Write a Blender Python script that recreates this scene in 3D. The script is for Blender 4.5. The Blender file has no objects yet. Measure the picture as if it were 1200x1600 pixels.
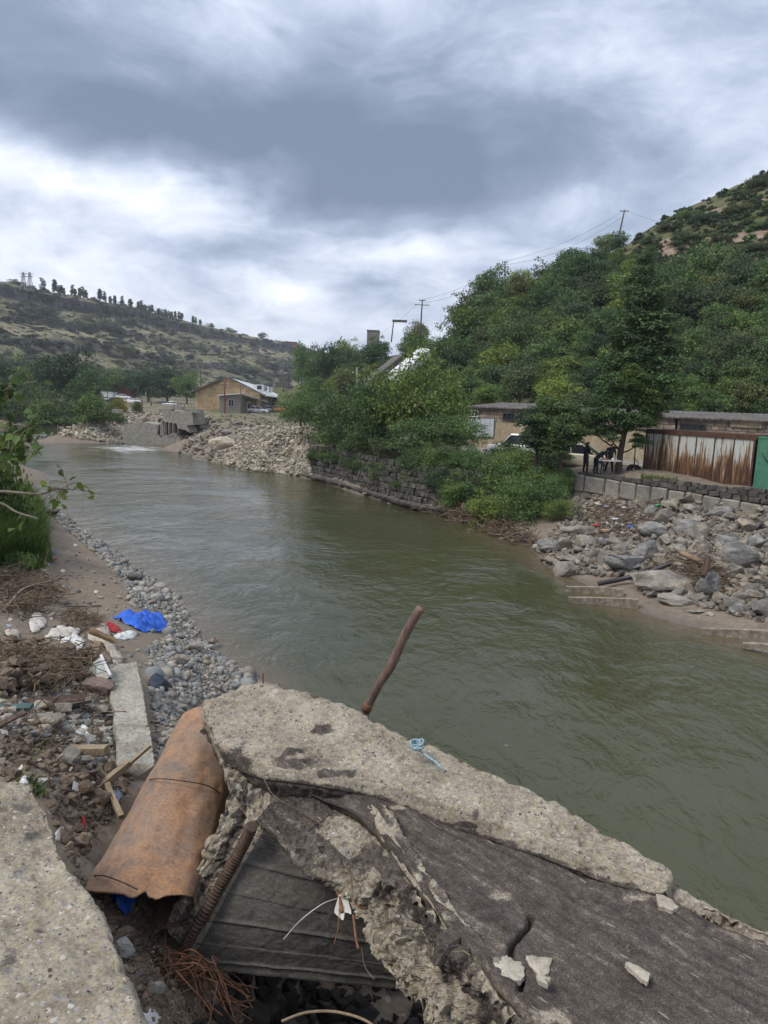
import bpy, bmesh, math, random
import numpy as np
from mathutils import Vector, Matrix
random.seed(7)
RNG = np.random.default_rng(11)
SC = bpy.context.scene
COL = SC.collection
# ------------------------------------------------------------------ camera, sky, sun, exposure
FPX, EYE, PITCH, ROLL = 1109.0, 6.0, math.atan(.15), .04
cF = np.array([0, math.cos(PITCH), -math.sin(PITCH)])
cU0 = np.array([0, math.sin(PITCH), math.cos(PITCH)])
cX = np.array([1., 0, 0])
cR = math.cos(ROLL)*cX + math.sin(ROLL)*cU0
cU = -math.sin(ROLL)*cX + math.cos(ROLL)*cU0
cam_d = bpy.data.cameras.new('camera')
cam = bpy.data.objects.new('camera', cam_d)
COL.objects.link(cam)
cam_d.sensor_fit = 'HORIZONTAL'
cam_d.sensor_width = 36
cam_d.lens = 36*FPX/1200
cam_d.clip_start = .05
cam_d.clip_end = 8000
m = Matrix(((cR[0], cU[0], -cF[0], 0), (cR[1], cU[1], -cF[1], 0), (cR[2], cU[2], -cF[2], EYE), (0, 0, 0, 1)))
cam.matrix_world = m
SC.camera = cam
SC.view_settings.view_transform = 'Standard'
SC.view_settings.look = 'None'
SC.view_settings.gamma = 1
SC.view_settings.use_curve_mapping = False
SC.view_settings.exposure = 0.8
SC.cycles.max_bounces = 5
SC.cycles.diffuse_bounces = 2
SC.cycles.glossy_bounces = 3
SC.cycles.transmission_bounces = 3
SUN_EL, SUN_AZ = math.radians(52), math.radians(-115)      # azimuth from +Y, clockwise
sun_d = bpy.data.lights.new('sun', 'SUN')
sun = bpy.data.objects.new('sun', sun_d)
COL.objects.link(sun)
sun_d.energy = 1.5
sun_d.angle = math.radians(18)
sun_d.color = (1, .94, .84)
sdir = Vector((math.sin(SUN_AZ)*math.cos(SUN_EL), math.cos(SUN_AZ)*math.cos(SUN_EL), math.sin(SUN_EL)))
sun.rotation_euler = sdir.to_track_quat('Z', 'Y').to_euler()
sun.location = (0, 0, 60)


def pdir(px, py):
    px = np.asarray(px, float); py = np.asarray(py, float)
    return cF + ((px-600)/FPX)[..., None]*cR - ((py-800)/FPX)[..., None]*cU


class NT:
    """tiny node helper"""
    def __init__(s, tree):
        s.t = tree; s.n = tree.nodes; s.l = tree.links
        s.n.clear()

    def new(s, typ, **kw):
        n = s.n.new(typ)
        for k, v in kw.items():
            setattr(n, k, v)
        return n

    def put(s, sock, v):
        if isinstance(v, bpy.types.NodeSocket):
            s.l.new(v, sock)
        elif v is not None:
            if sock.type == 'RGBA' and not hasattr(v, '__len__'):
                v = (v, v, v, 1)
            if sock.type == 'RGBA' and len(v) == 3:
                v = (*v, 1)
            sock.default_value = v

    def math(s, op, a, b=None, c=None, clamp=False):
        n = s.new('ShaderNodeMath', operation=op, use_clamp=clamp)
        s.put(n.inputs[0], a); s.put(n.inputs[1], b); s.put(n.inputs[2], c)
        return n.outputs[0]

    def vmath(s, op, a, b=None, scale=None):
        n = s.new('ShaderNodeVectorMath', operation=op)
        s.put(n.inputs[0], a); s.put(n.inputs[1], b)
        if scale is not None:
            s.put(n.inputs['Scale'], scale)
        return n.outputs['Value'] if op in ('LENGTH', 'DOT_PRODUCT', 'DISTANCE') else n.outputs[0]

    def mix(s, f, a, b, blend='MIX'):
        n = s.new('ShaderNodeMix', data_type='RGBA', blend_type=blend)
        s.put(n.inputs[0], f); s.put(n.inputs[6], a); s.put(n.inputs[7], b)
        return n.outputs[2]

    def noise(s, vec, scale, detail=5, rough=.55, dist=0, out=0):
        n = s.new('ShaderNodeTexNoise')
        s.put(n.inputs['Vector'], vec); s.put(n.inputs['Scale'], scale)
        n.inputs['Detail'].default_value = detail
        n.inputs['Roughness'].default_value = rough
        n.inputs['Distortion'].default_value = dist
        return n.outputs[out]

    def voro(s, vec, scale, feature='F1', out='Distance', rand=1.0):
        n = s.new('ShaderNodeTexVoronoi', feature=feature)
        s.put(n.inputs['Vector'], vec); s.put(n.inputs['Scale'], scale)
        n.inputs['Randomness'].default_value = rand
        return n.outputs[out]

    def ramp(s, f, stops, interp='LINEAR'):
        n = s.new('ShaderNodeValToRGB')
        n.color_ramp.interpolation = interp
        e = n.color_ramp.elements
        while len(e) < len(stops):
            e.new(.5)
        for i, (p, c) in enumerate(stops):
            e[i].position = p
            if not hasattr(c, '__len__'):
                c = (c, c, c)
            e[i].color = (*c[:3], 1)
        s.put(n.inputs[0], f)
        return n.outputs[0]

    def map(s, vec, scale=(1, 1, 1), loc=(0, 0, 0), rot=(0, 0, 0)):
        n = s.new('ShaderNodeMapping')
        s.put(n.inputs['Vector'], vec)
        n.inputs['Scale'].default_value = scale
        n.inputs['Location'].default_value = loc
        n.inputs['Rotation'].default_value = rot
        return n.outputs[0]


def build_world():
    w = bpy.data.worlds.new('World')
    SC.world = w
    w.use_nodes = True
    t = NT(w.node_tree)
    tc = t.new('ShaderNodeTexCoord')
    d = tc.outputs['Generated']
    sky = t.new('ShaderNodeTexSky', sky_type='NISHITA')
    sky.sun_disc = False
    sky.sun_elevation = SUN_EL
    sky.sun_rotation = SUN_AZ
    sep = t.new('ShaderNodeSeparateXYZ'); t.put(sep.inputs[0], d)
    z = sep.outputs['Z']
    # cloud sheet: direction projected on a flat layer
    den = t.math('ADD', t.math('MAXIMUM', z, 0), .30)
    cmb = t.new('ShaderNodeCombineXYZ')
    t.put(cmb.inputs[0], t.math('DIVIDE', sep.outputs['X'], den))
    t.put(cmb.inputs[1], t.math('DIVIDE', sep.outputs['Y'], den))
    t.put(cmb.inputs[2], t.math('MULTIPLY', z, 1.2))
    qv = cmb.outputs[0]
    warp = t.noise(t.vmath('ADD', qv, (3.1, 7.7, 0)), 1.3, 3, .5, out=1)
    qw = t.vmath('ADD', qv, t.vmath('SCALE', t.vmath('SUBTRACT', warp, (.5, .5, .5)), None, .55))
    n1 = t.noise(qw, 1.6, 8, .64, .05)
    n2 = t.noise(t.vmath('ADD', qw, (11, 4, 2)), 4.5, 6, .62, .1)
    # slow change with height: bright towards the horizon, heavy above, lighter again overhead
    base = t.ramp(t.math('MAXIMUM', z, 0), [(0, .66), (.10, .69), (.17, .62), (.24, .53), (.34, .43), (.48, .44), (.62, .52), (1, .60)])
    # individual cloud masses
    wd = t.vmath('ADD', d, t.vmath('SCALE', t.vmath('SUBTRACT', t.noise(d, 5, 4, .6, out=1), (.5, .5, .5)), None, .10))
    blobs = [(440, 190, .30, .085, -.42), (640, 290, .20, .05, -.36), (250, 215, .3, .055, -.36), (60, 60, .2, .09, -.12), (800, 230, .22, .07, -.22),
             (330, 398, .085, .022, -.34), (600, 442, .06, .014, -.12), (1000, 120, .25, .10, .10), (90, 285, .16, .035, .20), (430, 265, .05, .028, .16),
             (560, 275, .05, .02, .16), (690, 300, .06, .03, .12), (450, 460, .06, .022, .24), (620, 395, .15, .03, .22), (80, 400, .2, .04, .10), (860, 90, .10, .05, .14),
             (1130, 220, .14, .06, .08), (560, 500, .16, .03, -.05), (300, 330, .14, .02, .06)]
    acc = base
    for (px, py, sx, sz, a) in blobs:
        c = pdir(px, py); c = c/np.linalg.norm(c)
        v = t.vmath('SUBTRACT', wd, tuple(c))
        v = t.vmath('MULTIPLY', v, (1/sx, .3/sx, 1/sz))
        g = t.math('SUBTRACT', 1, t.math('MULTIPLY', t.vmath('LENGTH', v), .62), clamp=True)
        g = t.math('MULTIPLY', t.math('MULTIPLY', g, g), a*1.35)
        acc = t.math('ADD', acc, g)
    acc = t.math('ADD', acc, t.math('MULTIPLY', t.math('SUBTRACT', n1, .5), 1.35))
    acc = t.math('ADD', acc, t.math('MULTIPLY', t.math('SUBTRACT', n2, .5), .60))
    acc = t.math('ADD', t.math('MULTIPLY', acc, .92), .045)
    col = t.ramp(acc, [(0, (.120, .155, .225)), (.25, (.178, .220, .302)), (.45, (.275, .328, .425)), (.60, (.40, .45, .55)), (.74, (.54, .58, .66)), (.88, (.66, .685, .735)), (1, (.76, .775, .81))])
    # overhead (outside the frame) an overcast sky is brighter
    top = t.math('MULTIPLY', t.math('SUBTRACT', z, .52, clamp=True), 1.6, clamp=True)
    col = t.mix(top, col, t.mix(.5, col, (.98, 1.0, 1.06, 1)))
    cl = t.vmath('SCALE', col, None, 10.0)
    mixc = t.mix(.96, sky.outputs[0], cl)
    bg = t.new('ShaderNodeBackground')
    t.put(bg.inputs[0], mixc)
    bg.inputs[1].default_value = .1
    out = t.new('ShaderNodeOutputWorld')
    t.l.new(bg.outputs[0], out.inputs[0])


build_world()

# ------------------------------------------------------------------ helpers


def U(px, py, z):
    """point of the place at height z seen at a pixel of the photograph"""
    d = pdir(px, py)
    t = (z-EYE)/d[..., 2]
    return np.stack([t*d[..., 0], t*d[..., 1], EYE+t*d[..., 2]], -1)


def UD(px, py, drop):
    return U(px, py, EYE-drop)


def UY(px, py, y):
    d = pdir(px, py)
    t = y/d[..., 1]
    return np.stack([t*d[..., 0], t*d[..., 1], EYE+t*d[..., 2]], -1)


def proj(P):
    P = np.asarray(P, float)-np.array([0, 0, EYE])
    k = P@cF
    return 600+FPX*(P@cR)/k, 800-FPX*(P@cU)/k, k


def _h(i, j, k, s):
    n = (i*374761393 + j*668265263 + k*1274126177 + s*974634777) & 0xFFFFFFFF
    n = ((n ^ (n >> 13))*1274126177) & 0xFFFFFFFF
    return ((n ^ (n >> 16)) & 0xFFFF)/65535.0


def vn(P, s=0):
    P = np.asarray(P, float)
    I = np.floor(P).astype(np.int64); f = P-I; f = f*f*(3-2*f)
    r = 0
    for a in (0, 1):
        wa = f[..., 0] if a else 1-f[..., 0]
        for b in (0, 1):
            wb = f[..., 1] if b else 1-f[..., 1]
            for c in (0, 1):
                wc = f[..., 2] if c else 1-f[..., 2]
                r = r+wa*wb*wc*_h(I[..., 0]+a, I[..., 1]+b, I[..., 2]+c, s)
    return r*2-1


def fbm(P, sc=1., o=4, s=0, g=.5):
    P = np.asarray(P, float)*sc
    r = 0; a = 1; t = 0
    for i in range(o):
        r = r+a*vn(P+i*17.3, s+i); t += a
        a *= g; P = P*2.03
    return r/t


class RBF:
    def __init__(s, pts, vals):
        s.p = np.asarray(pts, float); v = np.asarray(vals, float); n = len(v)
        A = np.zeros((n+3, n+3))
        A[:n, :n] = np.linalg.norm(s.p[:, None]-s.p[None], axis=2)
        A[:n, n] = 1; A[:n, n+1:] = s.p
        A[n:, :n] = A[:n, n:].T
        s.w = np.linalg.solve(A+np.eye(n+3)*1e-9, np.r_[v, 0, 0, 0])

    def __call__(s, x, y):
        q = np.stack([np.ravel(x), np.ravel(y)], 1).astype(float)
        out = np.empty(len(q)); n = len(s.p)
        for i in range(0, len(q), 20000):
            b = q[i:i+20000]
            D = np.sqrt(((b[:, None]-s.p[None])**2).sum(2))
            out[i:i+20000] = D@s.w[:n]+s.w[n]+b@s.w[n+1:]
        return out.reshape(np.shape(x))


def inpoly(x, y, poly):
    x = np.asarray(x, float); y = np.asarray(y, float)
    r = np.zeros(x.shape, bool); n = len(poly)
    for i in range(n):
        x1, y1 = poly[i]; x2, y2 = poly[(i+1) % n]
        c = ((y1 > y) != (y2 > y)) & (x < (x2-x1)*(y-y1)/((y2-y1) or 1e-9)+x1)
        r ^= c
    return r


def wloc(o):
    v = np.zeros(3)
    while o is not None:
        v = v+np.array(o.location); o = o.parent
    return v


def mkmesh(name, V, F, smooth=False, mats=None, mi=None, attr=None):
    me = bpy.data.meshes.new(name)
    V = np.asarray(V, np.float32)
    if isinstance(F, np.ndarray):
        n, k = F.shape
        me.vertices.add(len(V)); me.vertices.foreach_set('co', V.ravel())
        me.loops.add(n*k); me.loops.foreach_set('vertex_index', F.astype(np.int32).ravel())
        me.polygons.add(n)
        me.polygons.foreach_set('loop_start', np.arange(0, n*k, k, dtype=np.int32))
    else:
        me.from_pydata([tuple(map(float, v)) for v in V], [], [tuple(map(int, f)) for f in F])
    me.update(calc_edges=True)
    if smooth:
        me.polygons.foreach_set('use_smooth', np.ones(len(me.polygons), bool))
    else:
        me.polygons.foreach_set('use_smooth', np.zeros(len(me.polygons), bool))
    for mt in (mats if isinstance(mats, (list, tuple)) else [mats]):
        if mt: me.materials.append(mt)
    if mi is not None:
        me.polygons.foreach_set('material_index', np.asarray(mi, np.int32))
    if attr:
        for k, v in attr.items():
            a = me.attributes.new(k, 'FLOAT', 'POINT')
            a.data.foreach_set('value', np.asarray(v, np.float32))
    me.validate()
    return me


def ob(name, V, F, mat, parent=None, smooth=False, mi=None, attr=None):
    """one mesh object; V in world coordinates"""
    L = wloc(parent)
    me = mkmesh(name, np.asarray(V, float)-L, F, smooth, mat, mi, attr)
    o = bpy.data.objects.new(name, me)
    COL.objects.link(o)
    if parent is not None: o.parent = parent
    return o


def tag(o, label=None, cat=None, group=None, kind=None):
    if label: o['label'] = label
    if cat: o['category'] = cat
    if group: o['group'] = group
    if kind: o['kind'] = kind
    return o


def thing(name, label, cat, loc=(0, 0, 0), group=None):
    o = bpy.data.objects.new(name, None)
    COL.objects.link(o)
    o.location = tuple(float(a) for a in loc); o.empty_display_size = .2
    return tag(o, label, cat, group)


def copy_tree(o, parent=None):
    c = o.copy(); COL.objects.link(c)
    if parent is not None: c.parent = parent
    for ch in list(o.children):
        copy_tree(ch, c)
    return c


class MB:
    """collects shapes into one mesh"""
    def __init__(s): s.V = []; s.F = []; s.n = 0; s.mi = []

    def add(s, V, F, m=0):
        V = np.asarray(V, float); s.V.append(V)
        for f in F: s.F.append(tuple(int(i)+s.n for i in f)); s.mi.append(m)
        s.n += len(V); return s

    def build(s, name, mat, parent=None, smooth=False):
        return ob(name, np.concatenate(s.V), s.F, mat, parent, smooth, s.mi if isinstance(mat, (list, tuple)) else None)


BOXF = [(0, 3, 2, 1), (4, 5, 6, 7), (0, 1, 5, 4), (1, 2, 6, 5), (2, 3, 7, 6), (3, 0, 4, 7)]


def boxv(o, a, b, c):
    o, a, b, c = map(lambda q: np.asarray(q, float), (o, a, b, c))
    return np.array([o, o+a, o+a+b, o+b, o+c, o+a+c, o+a+b+c, o+b+c])


def cbox(x, y, z, sx, sy, sz, rz=0):
    """box centred at x,y with its bottom at z"""
    c, s = math.cos(rz), math.sin(rz)
    a = np.array([c, s, 0])*sx; b = np.array([-s, c, 0])*sy
    return boxv(np.array([x, y, z])-a/2-b/2, a, b, (0, 0, sz))


def tube(pts, rad, n=7, caps=True):
    P = np.asarray(pts, float); m_ = len(P)
    rad = np.broadcast_to(np.asarray(rad, float), (m_,))
    T = np.gradient(P, axis=0); T /= np.linalg.norm(T, axis=1)[:, None]+1e-9
    ref = np.array([0, 0, 1.]) if abs(T[0, 2]) < .9 else np.array([1., 0, 0])
    V = []
    a = np.linspace(0, 2*math.pi, n, endpoint=False)
    for i in range(m_):
        u = np.cross(T[i], ref); u /= np.linalg.norm(u)+1e-9
        w = np.cross(T[i], u)
        ref = np.cross(u, T[i]) if i else ref
        V.append(P[i]+rad[i]*(np.cos(a)[:, None]*u+np.sin(a)[:, None]*w))
    V = np.concatenate(V)
    F = []
    for i in range(m_-1):
        for j in range(n):
            k = (j+1) % n
            F.append((i*n+j, i*n+k, (i+1)*n+k, (i+1)*n+j))
    if caps:
        F.append(tuple(range(n-1, -1, -1))); F.append(tuple((m_-1)*n+j for j in range(n)))
    return V, F


def crom(P, n):
    """Catmull-Rom through the rows of P -> n samples"""
    P = np.asarray(P, float); k = len(P)
    t = np.linspace(0, k-1, n); i = np.minimum(t.astype(int), k-2); f = (t-i)
    f = f.reshape((-1,)+(1,)*(P.ndim-1))
    p0 = P[np.maximum(i-1, 0)]; p1 = P[i]; p2 = P[i+1]; p3 = P[np.minimum(i+2, k-1)]
    return .5*((2*p1)+(-p0+p2)*f+(2*p0-5*p1+4*p2-p3)*f*f+(-p0+3*p1-3*p2+p3)*f**3)


def gridF(nr, nc, wrap=False):
    r = np.arange(nr-1)[:, None]; c = np.arange(nc if wrap else nc-1)[None]
    c2 = (c+1) % nc
    a = r*nc+c; b = r*nc+c2; d = (r+1)*nc+c2; e = (r+1)*nc+c
    return np.stack([a, b, d, e], -1).reshape(-1, 4)


def gnormals(G):
    du = np.gradient(G, axis=0); dv = np.gradient(G, axis=1)
    n = np.cross(du, dv)
    return n/(np.linalg.norm(n, axis=2)[..., None]+1e-9)


def ringloft(stations, nst, nseg, disp=None, flip=False, lin=False, closed=True):
    """stations: S x K x 3 closed rings, lofted; nseg samples per ring side. returns V,F,s,t"""
    S = np.asarray(stations, float)
    if lin:
        t = np.linspace(0, len(S)-1, nst); i = np.minimum(t.astype(int), len(S)-2); f = (t-i)[:, None, None]
        R = S[i]*(1-f)+S[i+1]*f
    else:
        R = crom(S, nst)
    K = R.shape[1]
    cols = []; side = []
    for k in range(K):
        a = R[:, k]; b = R[:, (k+1) % K]
        for j in range(nseg[k] if hasattr(nseg, '__len__') else nseg):
            f = j/(nseg[k] if hasattr(nseg, '__len__') else nseg)
            cols.append(a*(1-f)+b*f); side.append(k+f)
    Gd = np.stack(cols, 1)                      # nst x C x 3
    n = np.cross(np.gradient(Gd, axis=0), np.roll(Gd, -1, 1)-np.roll(Gd, 1, 1))
    n /= np.linalg.norm(n, axis=2)[..., None]+1e-9
    cen_ = Gd.mean(1, keepdims=True)
    flip = float((n*(Gd-cen_)).sum()) < 0          # keep the relief pointing outwards
    if flip: n = -n
    s = np.linspace(0, 1, nst)[:, None]*np.ones((1, Gd.shape[1]))
    side = np.ones((nst, 1))*np.array(side)[None]
    if disp is not None:
        Gd = Gd+n*disp(Gd, s, side)[..., None]
    nc = Gd.shape[1]
    V = Gd.reshape(-1, 3)
    F = gridF(nst, nc, True)
    # caps as fans (degenerate quads avoided: list of triangles)
    c0 = Gd[0].mean(0); c1 = Gd[-1].mean(0)
    V = np.concatenate([V, [c0, c1]])
    tri = [(len(V)-2, (j+1) % nc, j) for j in range(nc)]+[(len(V)-1, (nst-1)*nc+j, (nst-1)*nc+(j+1) % nc) for j in range(nc)]
    F = [tuple(f) for f in F.tolist()]+tri
    if flip:
        F = [f[::-1] for f in F]
    return V, F, np.r_[s.ravel(), 0, 1], np.r_[side.ravel(), 0, 0]


# ------------------------------------------------------------------ materials
def pmat(name):
    mt = bpy.data.materials.new(name); mt.use_nodes = True
    t = NT(mt.node_tree)
    b = t.new('ShaderNodeBsdfPrincipled'); o = t.new('ShaderNodeOutputMaterial')
    t.l.new(b.outputs[0], o.inputs[0])
    t.b = b; t.out = o
    return mt, t


def coord(t, rand=False):
    tc = t.new('ShaderNodeTexCoord'); v = tc.outputs['Object']
    if rand:
        oi = t.new('ShaderNodeObjectInfo')
        c = t.new('ShaderNodeCombineXYZ')
        for i in range(3): t.put(c.inputs[i], t.math('MULTIPLY', oi.outputs['Random'], 37.0+i*11))
        v = t.vmath('ADD', v, c.outputs[0])
    return v


def bump(t, h, strength, dist):
    n = t.new('ShaderNodeBump'); n.inputs['Strength'].default_value = strength
    n.inputs['Distance'].default_value = dist
    t.put(n.inputs['Height'], h)
    t.l.new(n.outputs[0], t.b.inputs['Normal'])


def M(name, cols, scale=5, detail=8, rough=.9, bs=.5, bd=.02, bscale=None, stretch=(1, 1, 1), rand=False, tint=None,
      agg=None, metal=0, fine=None, spec=.3, var=.35, rot=(0, 0, 0), island=0):
    """noise-coloured material; cols = ramp stops, agg = (scale, amount, light, dark) stony speckle"""
    mt, t = pmat(name)
    v0 = coord(t, rand)
    v = t.map(v0, stretch, rot=rot)
    n = t.noise(v, scale, detail, .6)
    c = t.ramp(n, cols)
    f = fine or scale*9
    n2 = t.noise(v, f, 4, .65)
    c = t.mix(1, c, t.ramp(n2, [(.25, 1-var), (.75, 1+var)]), 'MULTIPLY')
    h = t.math('ADD', t.math('MULTIPLY', n, .6), t.math('MULTIPLY', n2, .4))
    if agg:
        sc, am, lt, dk = agg
        vc = t.voro(v, sc, out='Color')
        vd = t.voro(v, sc)
        s = t.new('ShaderNodeSeparateColor'); t.put(s.inputs[0], vc)
        pebble = t.math('MULTIPLY', t.math('LESS_THAN', vd, .38), t.math('LESS_THAN', s.outputs[0], am))
        pc = t.mix(s.outputs[1], lt, dk)
        c = t.mix(t.math('MULTIPLY', pebble, .85), c, pc)
        pit = t.math('MULTIPLY', t.math('LESS_THAN', vd, .22), t.math('GREATER_THAN', s.outputs[2], .86))
        c = t.mix(t.math('MULTIPLY', pit, .7), c, (.03, .027, .024, 1))
        h = t.math('ADD', h, t.math('MULTIPLY', pebble, .25)); h = t.math('SUBTRACT', h, t.math('MULTIPLY', pit, .5))
    if rand:
        oi = t.new('ShaderNodeObjectInfo')
        r = oi.outputs['Random']
        if tint:
            k = len(tint)-1
            c = t.mix(1, c, t.ramp(r, [(i/max(k, 1), tc_) for i, tc_ in enumerate(tint)]), 'MULTIPLY')
    if island:
        g = t.new('ShaderNodeNewGeometry')
        tt = tint or [.6, 1, 1.4]
        c = t.mix(1, c, t.ramp(g.outputs['Random Per Island'], [(i/(len(tt)-1), q) for i, q in enumerate(tt)]), 'MULTIPLY')
    t.put(t.b.inputs['Base Color'], c)
    t.b.inputs['Roughness'].default_value = rough
    t.b.inputs['Metallic'].default_value = metal
    t.b.inputs['Specular IOR Level'].default_value = spec
    if bs: bump(t, h, bs, bd)
    return mt


def leafmat(name, c1, c2, c3, trans=.25, rough=.5):
    mt, t = pmat(name)
    g = t.new('ShaderNodeNewGeometry')
    oi = t.new('ShaderNodeObjectInfo')
    c = t.ramp(g.outputs['Random Per Island'], [(0, c1), (.55, c2), (1, c3)])
    c = t.mix(1, c, t.ramp(oi.outputs['Random'], [(0, (.58, .66, .66)), (.5, (1, 1, 1)), (1, (1.38, 1.30, .95))]), 'MULTIPLY')
    tc = t.new('ShaderNodeTexCoord')
    n = t.noise(tc.outputs['Object'], 2.2, 3, .5)
    c = t.mix(1, c, t.ramp(n, [(.3, (.7, .75, .78)), (.7, (1.25, 1.2, 1.05))]), 'MULTIPLY')
    t.put(t.b.inputs['Base Color'], c)
    t.b.inputs['Roughness'].default_value = rough
    t.b.inputs['Specular IOR Level'].default_value = .25
    tr = t.new('ShaderNodeBsdfTranslucent'); t.put(tr.inputs[0], c)
    mx = t.new('ShaderNodeMixShader'); mx.inputs[0].default_value = trans
    t.l.new(t.b.outputs[0], mx.inputs[1]); t.l.new(tr.outputs[0], mx.inputs[2])
    t.l.new(mx.outputs[0], t.out.inputs[0])
    return mt


def flat(name, c, rough=.6, metal=0, spec=.4, var=.15, scale=3):
    return M(name, [(.3, tuple(q*(1-var) for q in c)), (.7, tuple(min(1, q*(1+var)) for q in c))], scale, 4, rough, .15, .004, metal=metal, spec=spec, var=.08)


def MM():
    d = {}
    d['cobble'] = M('river_cobble_stone', [(.3, (.17, .18, .185)), (.5, (.26, .26, .25)), (.7, (.36, .35, .32))], 2.2, 6, .75, .3, .01, rand=True,
                    tint=[(.48, .54, .60), (1, 1, 1), (1.25, 1.1, .9), (.62, .66, .68), (1.35, 1.3, 1.2), (.9, .7, .58), (.8, .85, .86)], var=.25)
    d['cobble_s'] = M('small_cobble_stone', [(.3, (.17, .18, .185)), (.5, (.26, .26, .25)), (.7, (.33, .31, .28))], 3, 5, .8, .3, .01, island=1,
                      tint=[(.4, .45, .50), (.9, .9, .9), (1.2, 1.08, .9), (.55, .58, .6), (1.3, 1.25, 1.15), (.9, .72, .6)], var=.25)
    d['rock'] = M('broken_grey_rock', [(.28, (.105, .098, .088)), (.5, (.215, .202, .182)), (.72, (.36, .34, .305))], 2.0, 9, .9, .9, .06, rand=True,
                  tint=[(.5, .5, .51), (1.0, .98, .95), (1.3, 1.2, 1.05), (.65, .63, .60), (1.15, 1.02, .88), (.85, .87, .9)], var=.4)
    d['rock_s'] = M('small_broken_rock', [(.28, (.105, .098, .088)), (.5, (.20, .186, .165)), (.72, (.32, .295, .26))], 2.5, 6, .9, .5, .03, island=1,
                    tint=[(.4, .4, .4), (1.0, .97, .92), (1.35, 1.25, 1.1), (.6, .56, .52), (1.0, .9, .8)], var=.35)
    d['pale'] = M('pale_rubble_stone', [(.28, (.22, .205, .175)), (.5, (.36, .335, .285)), (.72, (.48, .45, .39))], 1.5, 6, .9, .5, .05, rand=True,
                  tint=[(.5, .5, .52), (1.0, 1.0, .98), (1.2, 1.12, .98), (.75, .76, .78), (1.05, .95, .82)], var=.35)
    d['pale_s'] = M('small_pale_rubble', [(.28, (.2, .19, .16)), (.5, (.34, .315, .265)), (.72, (.45, .42, .36))], 1.5, 5, .9, .4, .03, island=1,
                    tint=[(.4, .41, .42), (1.0, .98, .92), (1.3, 1.2, 1.05), (.65, .64, .62), (1.0, .88, .76)], var=.3)
    d['clod'] = M('dirt_clod', [(.3, (.095, .070, .050)), (.55, (.165, .128, .095)), (.75, (.23, .185, .14))], 8, 8, .95, .8, .02, island=1,
                  tint=[(.65, .65, .65), (1, 1, 1), (1.2, 1.18, 1.15)], var=.4)
    d['conc'] = M('weathered_concrete', [(.3, (.20, .185, .155)), (.5, (.30, .28, .235)), (.7, (.38, .36, .31))], 3, 10, .92, .6, .012,
                  agg=(46, .4, (.40, .40, .38, 1), (.12, .125, .13, 1)), var=.35)
    d['bark'] = M('bark', [(.3, (.05, .04, .03)), (.7, (.13, .105, .08))], 4, 6, .95, .8, .02, stretch=(4, 4, .6))
    d['bark_pale'] = M('pale_bark', [(.3, (.16, .13, .10)), (.7, (.34, .29, .23))], 4, 6, .9, .6, .01, stretch=(4, 4, .6))
    d['twig'] = M('dead_twigs', [(.3, (.075, .056, .040)), (.7, (.20, .158, .118))], 6, 4, .95, 0, island=1, tint=[(.45, .42, .4), (1, .95, .9), (1.5, 1.4, 1.25)])
    d['wood'] = M('old_wood', [(.3, (.16, .115, .07)), (.7, (.33, .26, .18))], 5, 6, .85, .6, .008, stretch=(1, 1, 1))
    d['rust'] = M('rusty_steel', [(.3, (.10, .05, .03)), (.5, (.17, .085, .05)), (.72, (.27, .15, .09))], 9, 8, .8, .5, .004, var=.35)
    d['leaf_dark'] = leafmat('dark_leaves', (.016, .035, .014), (.030, .064, .022), (.060, .105, .034))
    d['leaf_mid'] = leafmat('mid_green_leaves', (.022, .050, .015), (.042, .090, .024), (.082, .145, .036))
    d['leaf_light'] = leafmat('light_green_leaves', (.040, .082, .016), (.085, .150, .028), (.16, .23, .045))
    d['leaf_olive'] = leafmat('olive_leaves', (.024, .042, .015), (.046, .074, .025), (.078, .108, .040))
    d['leaf_yellow'] = leafmat('yellow_leaves', (.18, .15, .02), (.30, .25, .035), (.22, .22, .05))
    d['leaf_near'] = leafmat('broad_green_leaves', (.030, .075, .014), (.060, .125, .022), (.12, .19, .035), .35)
    d['leaf_far'] = leafmat('far_shrub_leaves', (.030, .046, .026), (.046, .066, .036), (.070, .090, .050))
    d['grass'] = leafmat('bank_grass', (.020, .055, .012), (.045, .105, .018), (.10, .17, .03), .3)
    d['iron_dark'] = flat('dark_painted_steel', (.03, .03, .032), .5)
    d['white'] = flat('white_car_paint', (.72, .73, .74), .25, 0, .6, .04)
    d['beige'] = flat('beige_car_paint', (.42, .39, .31), .3, 0, .6, .08)
    d['navy'] = flat('navy_car_paint', (.03, .035, .05), .25, 0, .6, .1)
    d['silver'] = flat('silver_car_paint', (.45, .46, .47), .3, .3, .5, .06)
    d['orange'] = flat('orange_car_paint', (.6, .28, .14), .35)
    d['tyre'] = flat('tyre_rubber', (.02, .02, .02), .9)
    d['rim'] = flat('wheel_rim', (.35, .35, .35), .4, .5)
    g, t = pmat('car_window_glass')
    t.b.inputs['Base Color'].default_value = (.02, .025, .03, 1); t.b.inputs['Roughness'].default_value = .08
    d['glass'] = g
    d['pole'] = flat('grey_pole_wood', (.12, .105, .09), .9)
    d['wire'] = flat('wire_black', (.03, .03, .03), .6)
    d['wall_white'] = flat('white_sheet_metal', (.62, .63, .64), .5)
    d['plastic_w'] = flat('white_plastic', (.62, .62, .60), .5)
    d['cloth_w'] = flat('dirty_white_cloth', (.50, .47, .42), .95, var=.25, scale=9)
    d['cloth_tan'] = flat('muddy_cloth', (.40, .35, .29), .95, var=.35, scale=12)
    d['blue'] = flat('blue_plastic_tarp', (.018, .11, .56), .42, var=.25, scale=6)
    d['red'] = flat('red_fabric', (.38, .03, .035), .8, var=.3, scale=12)
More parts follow.
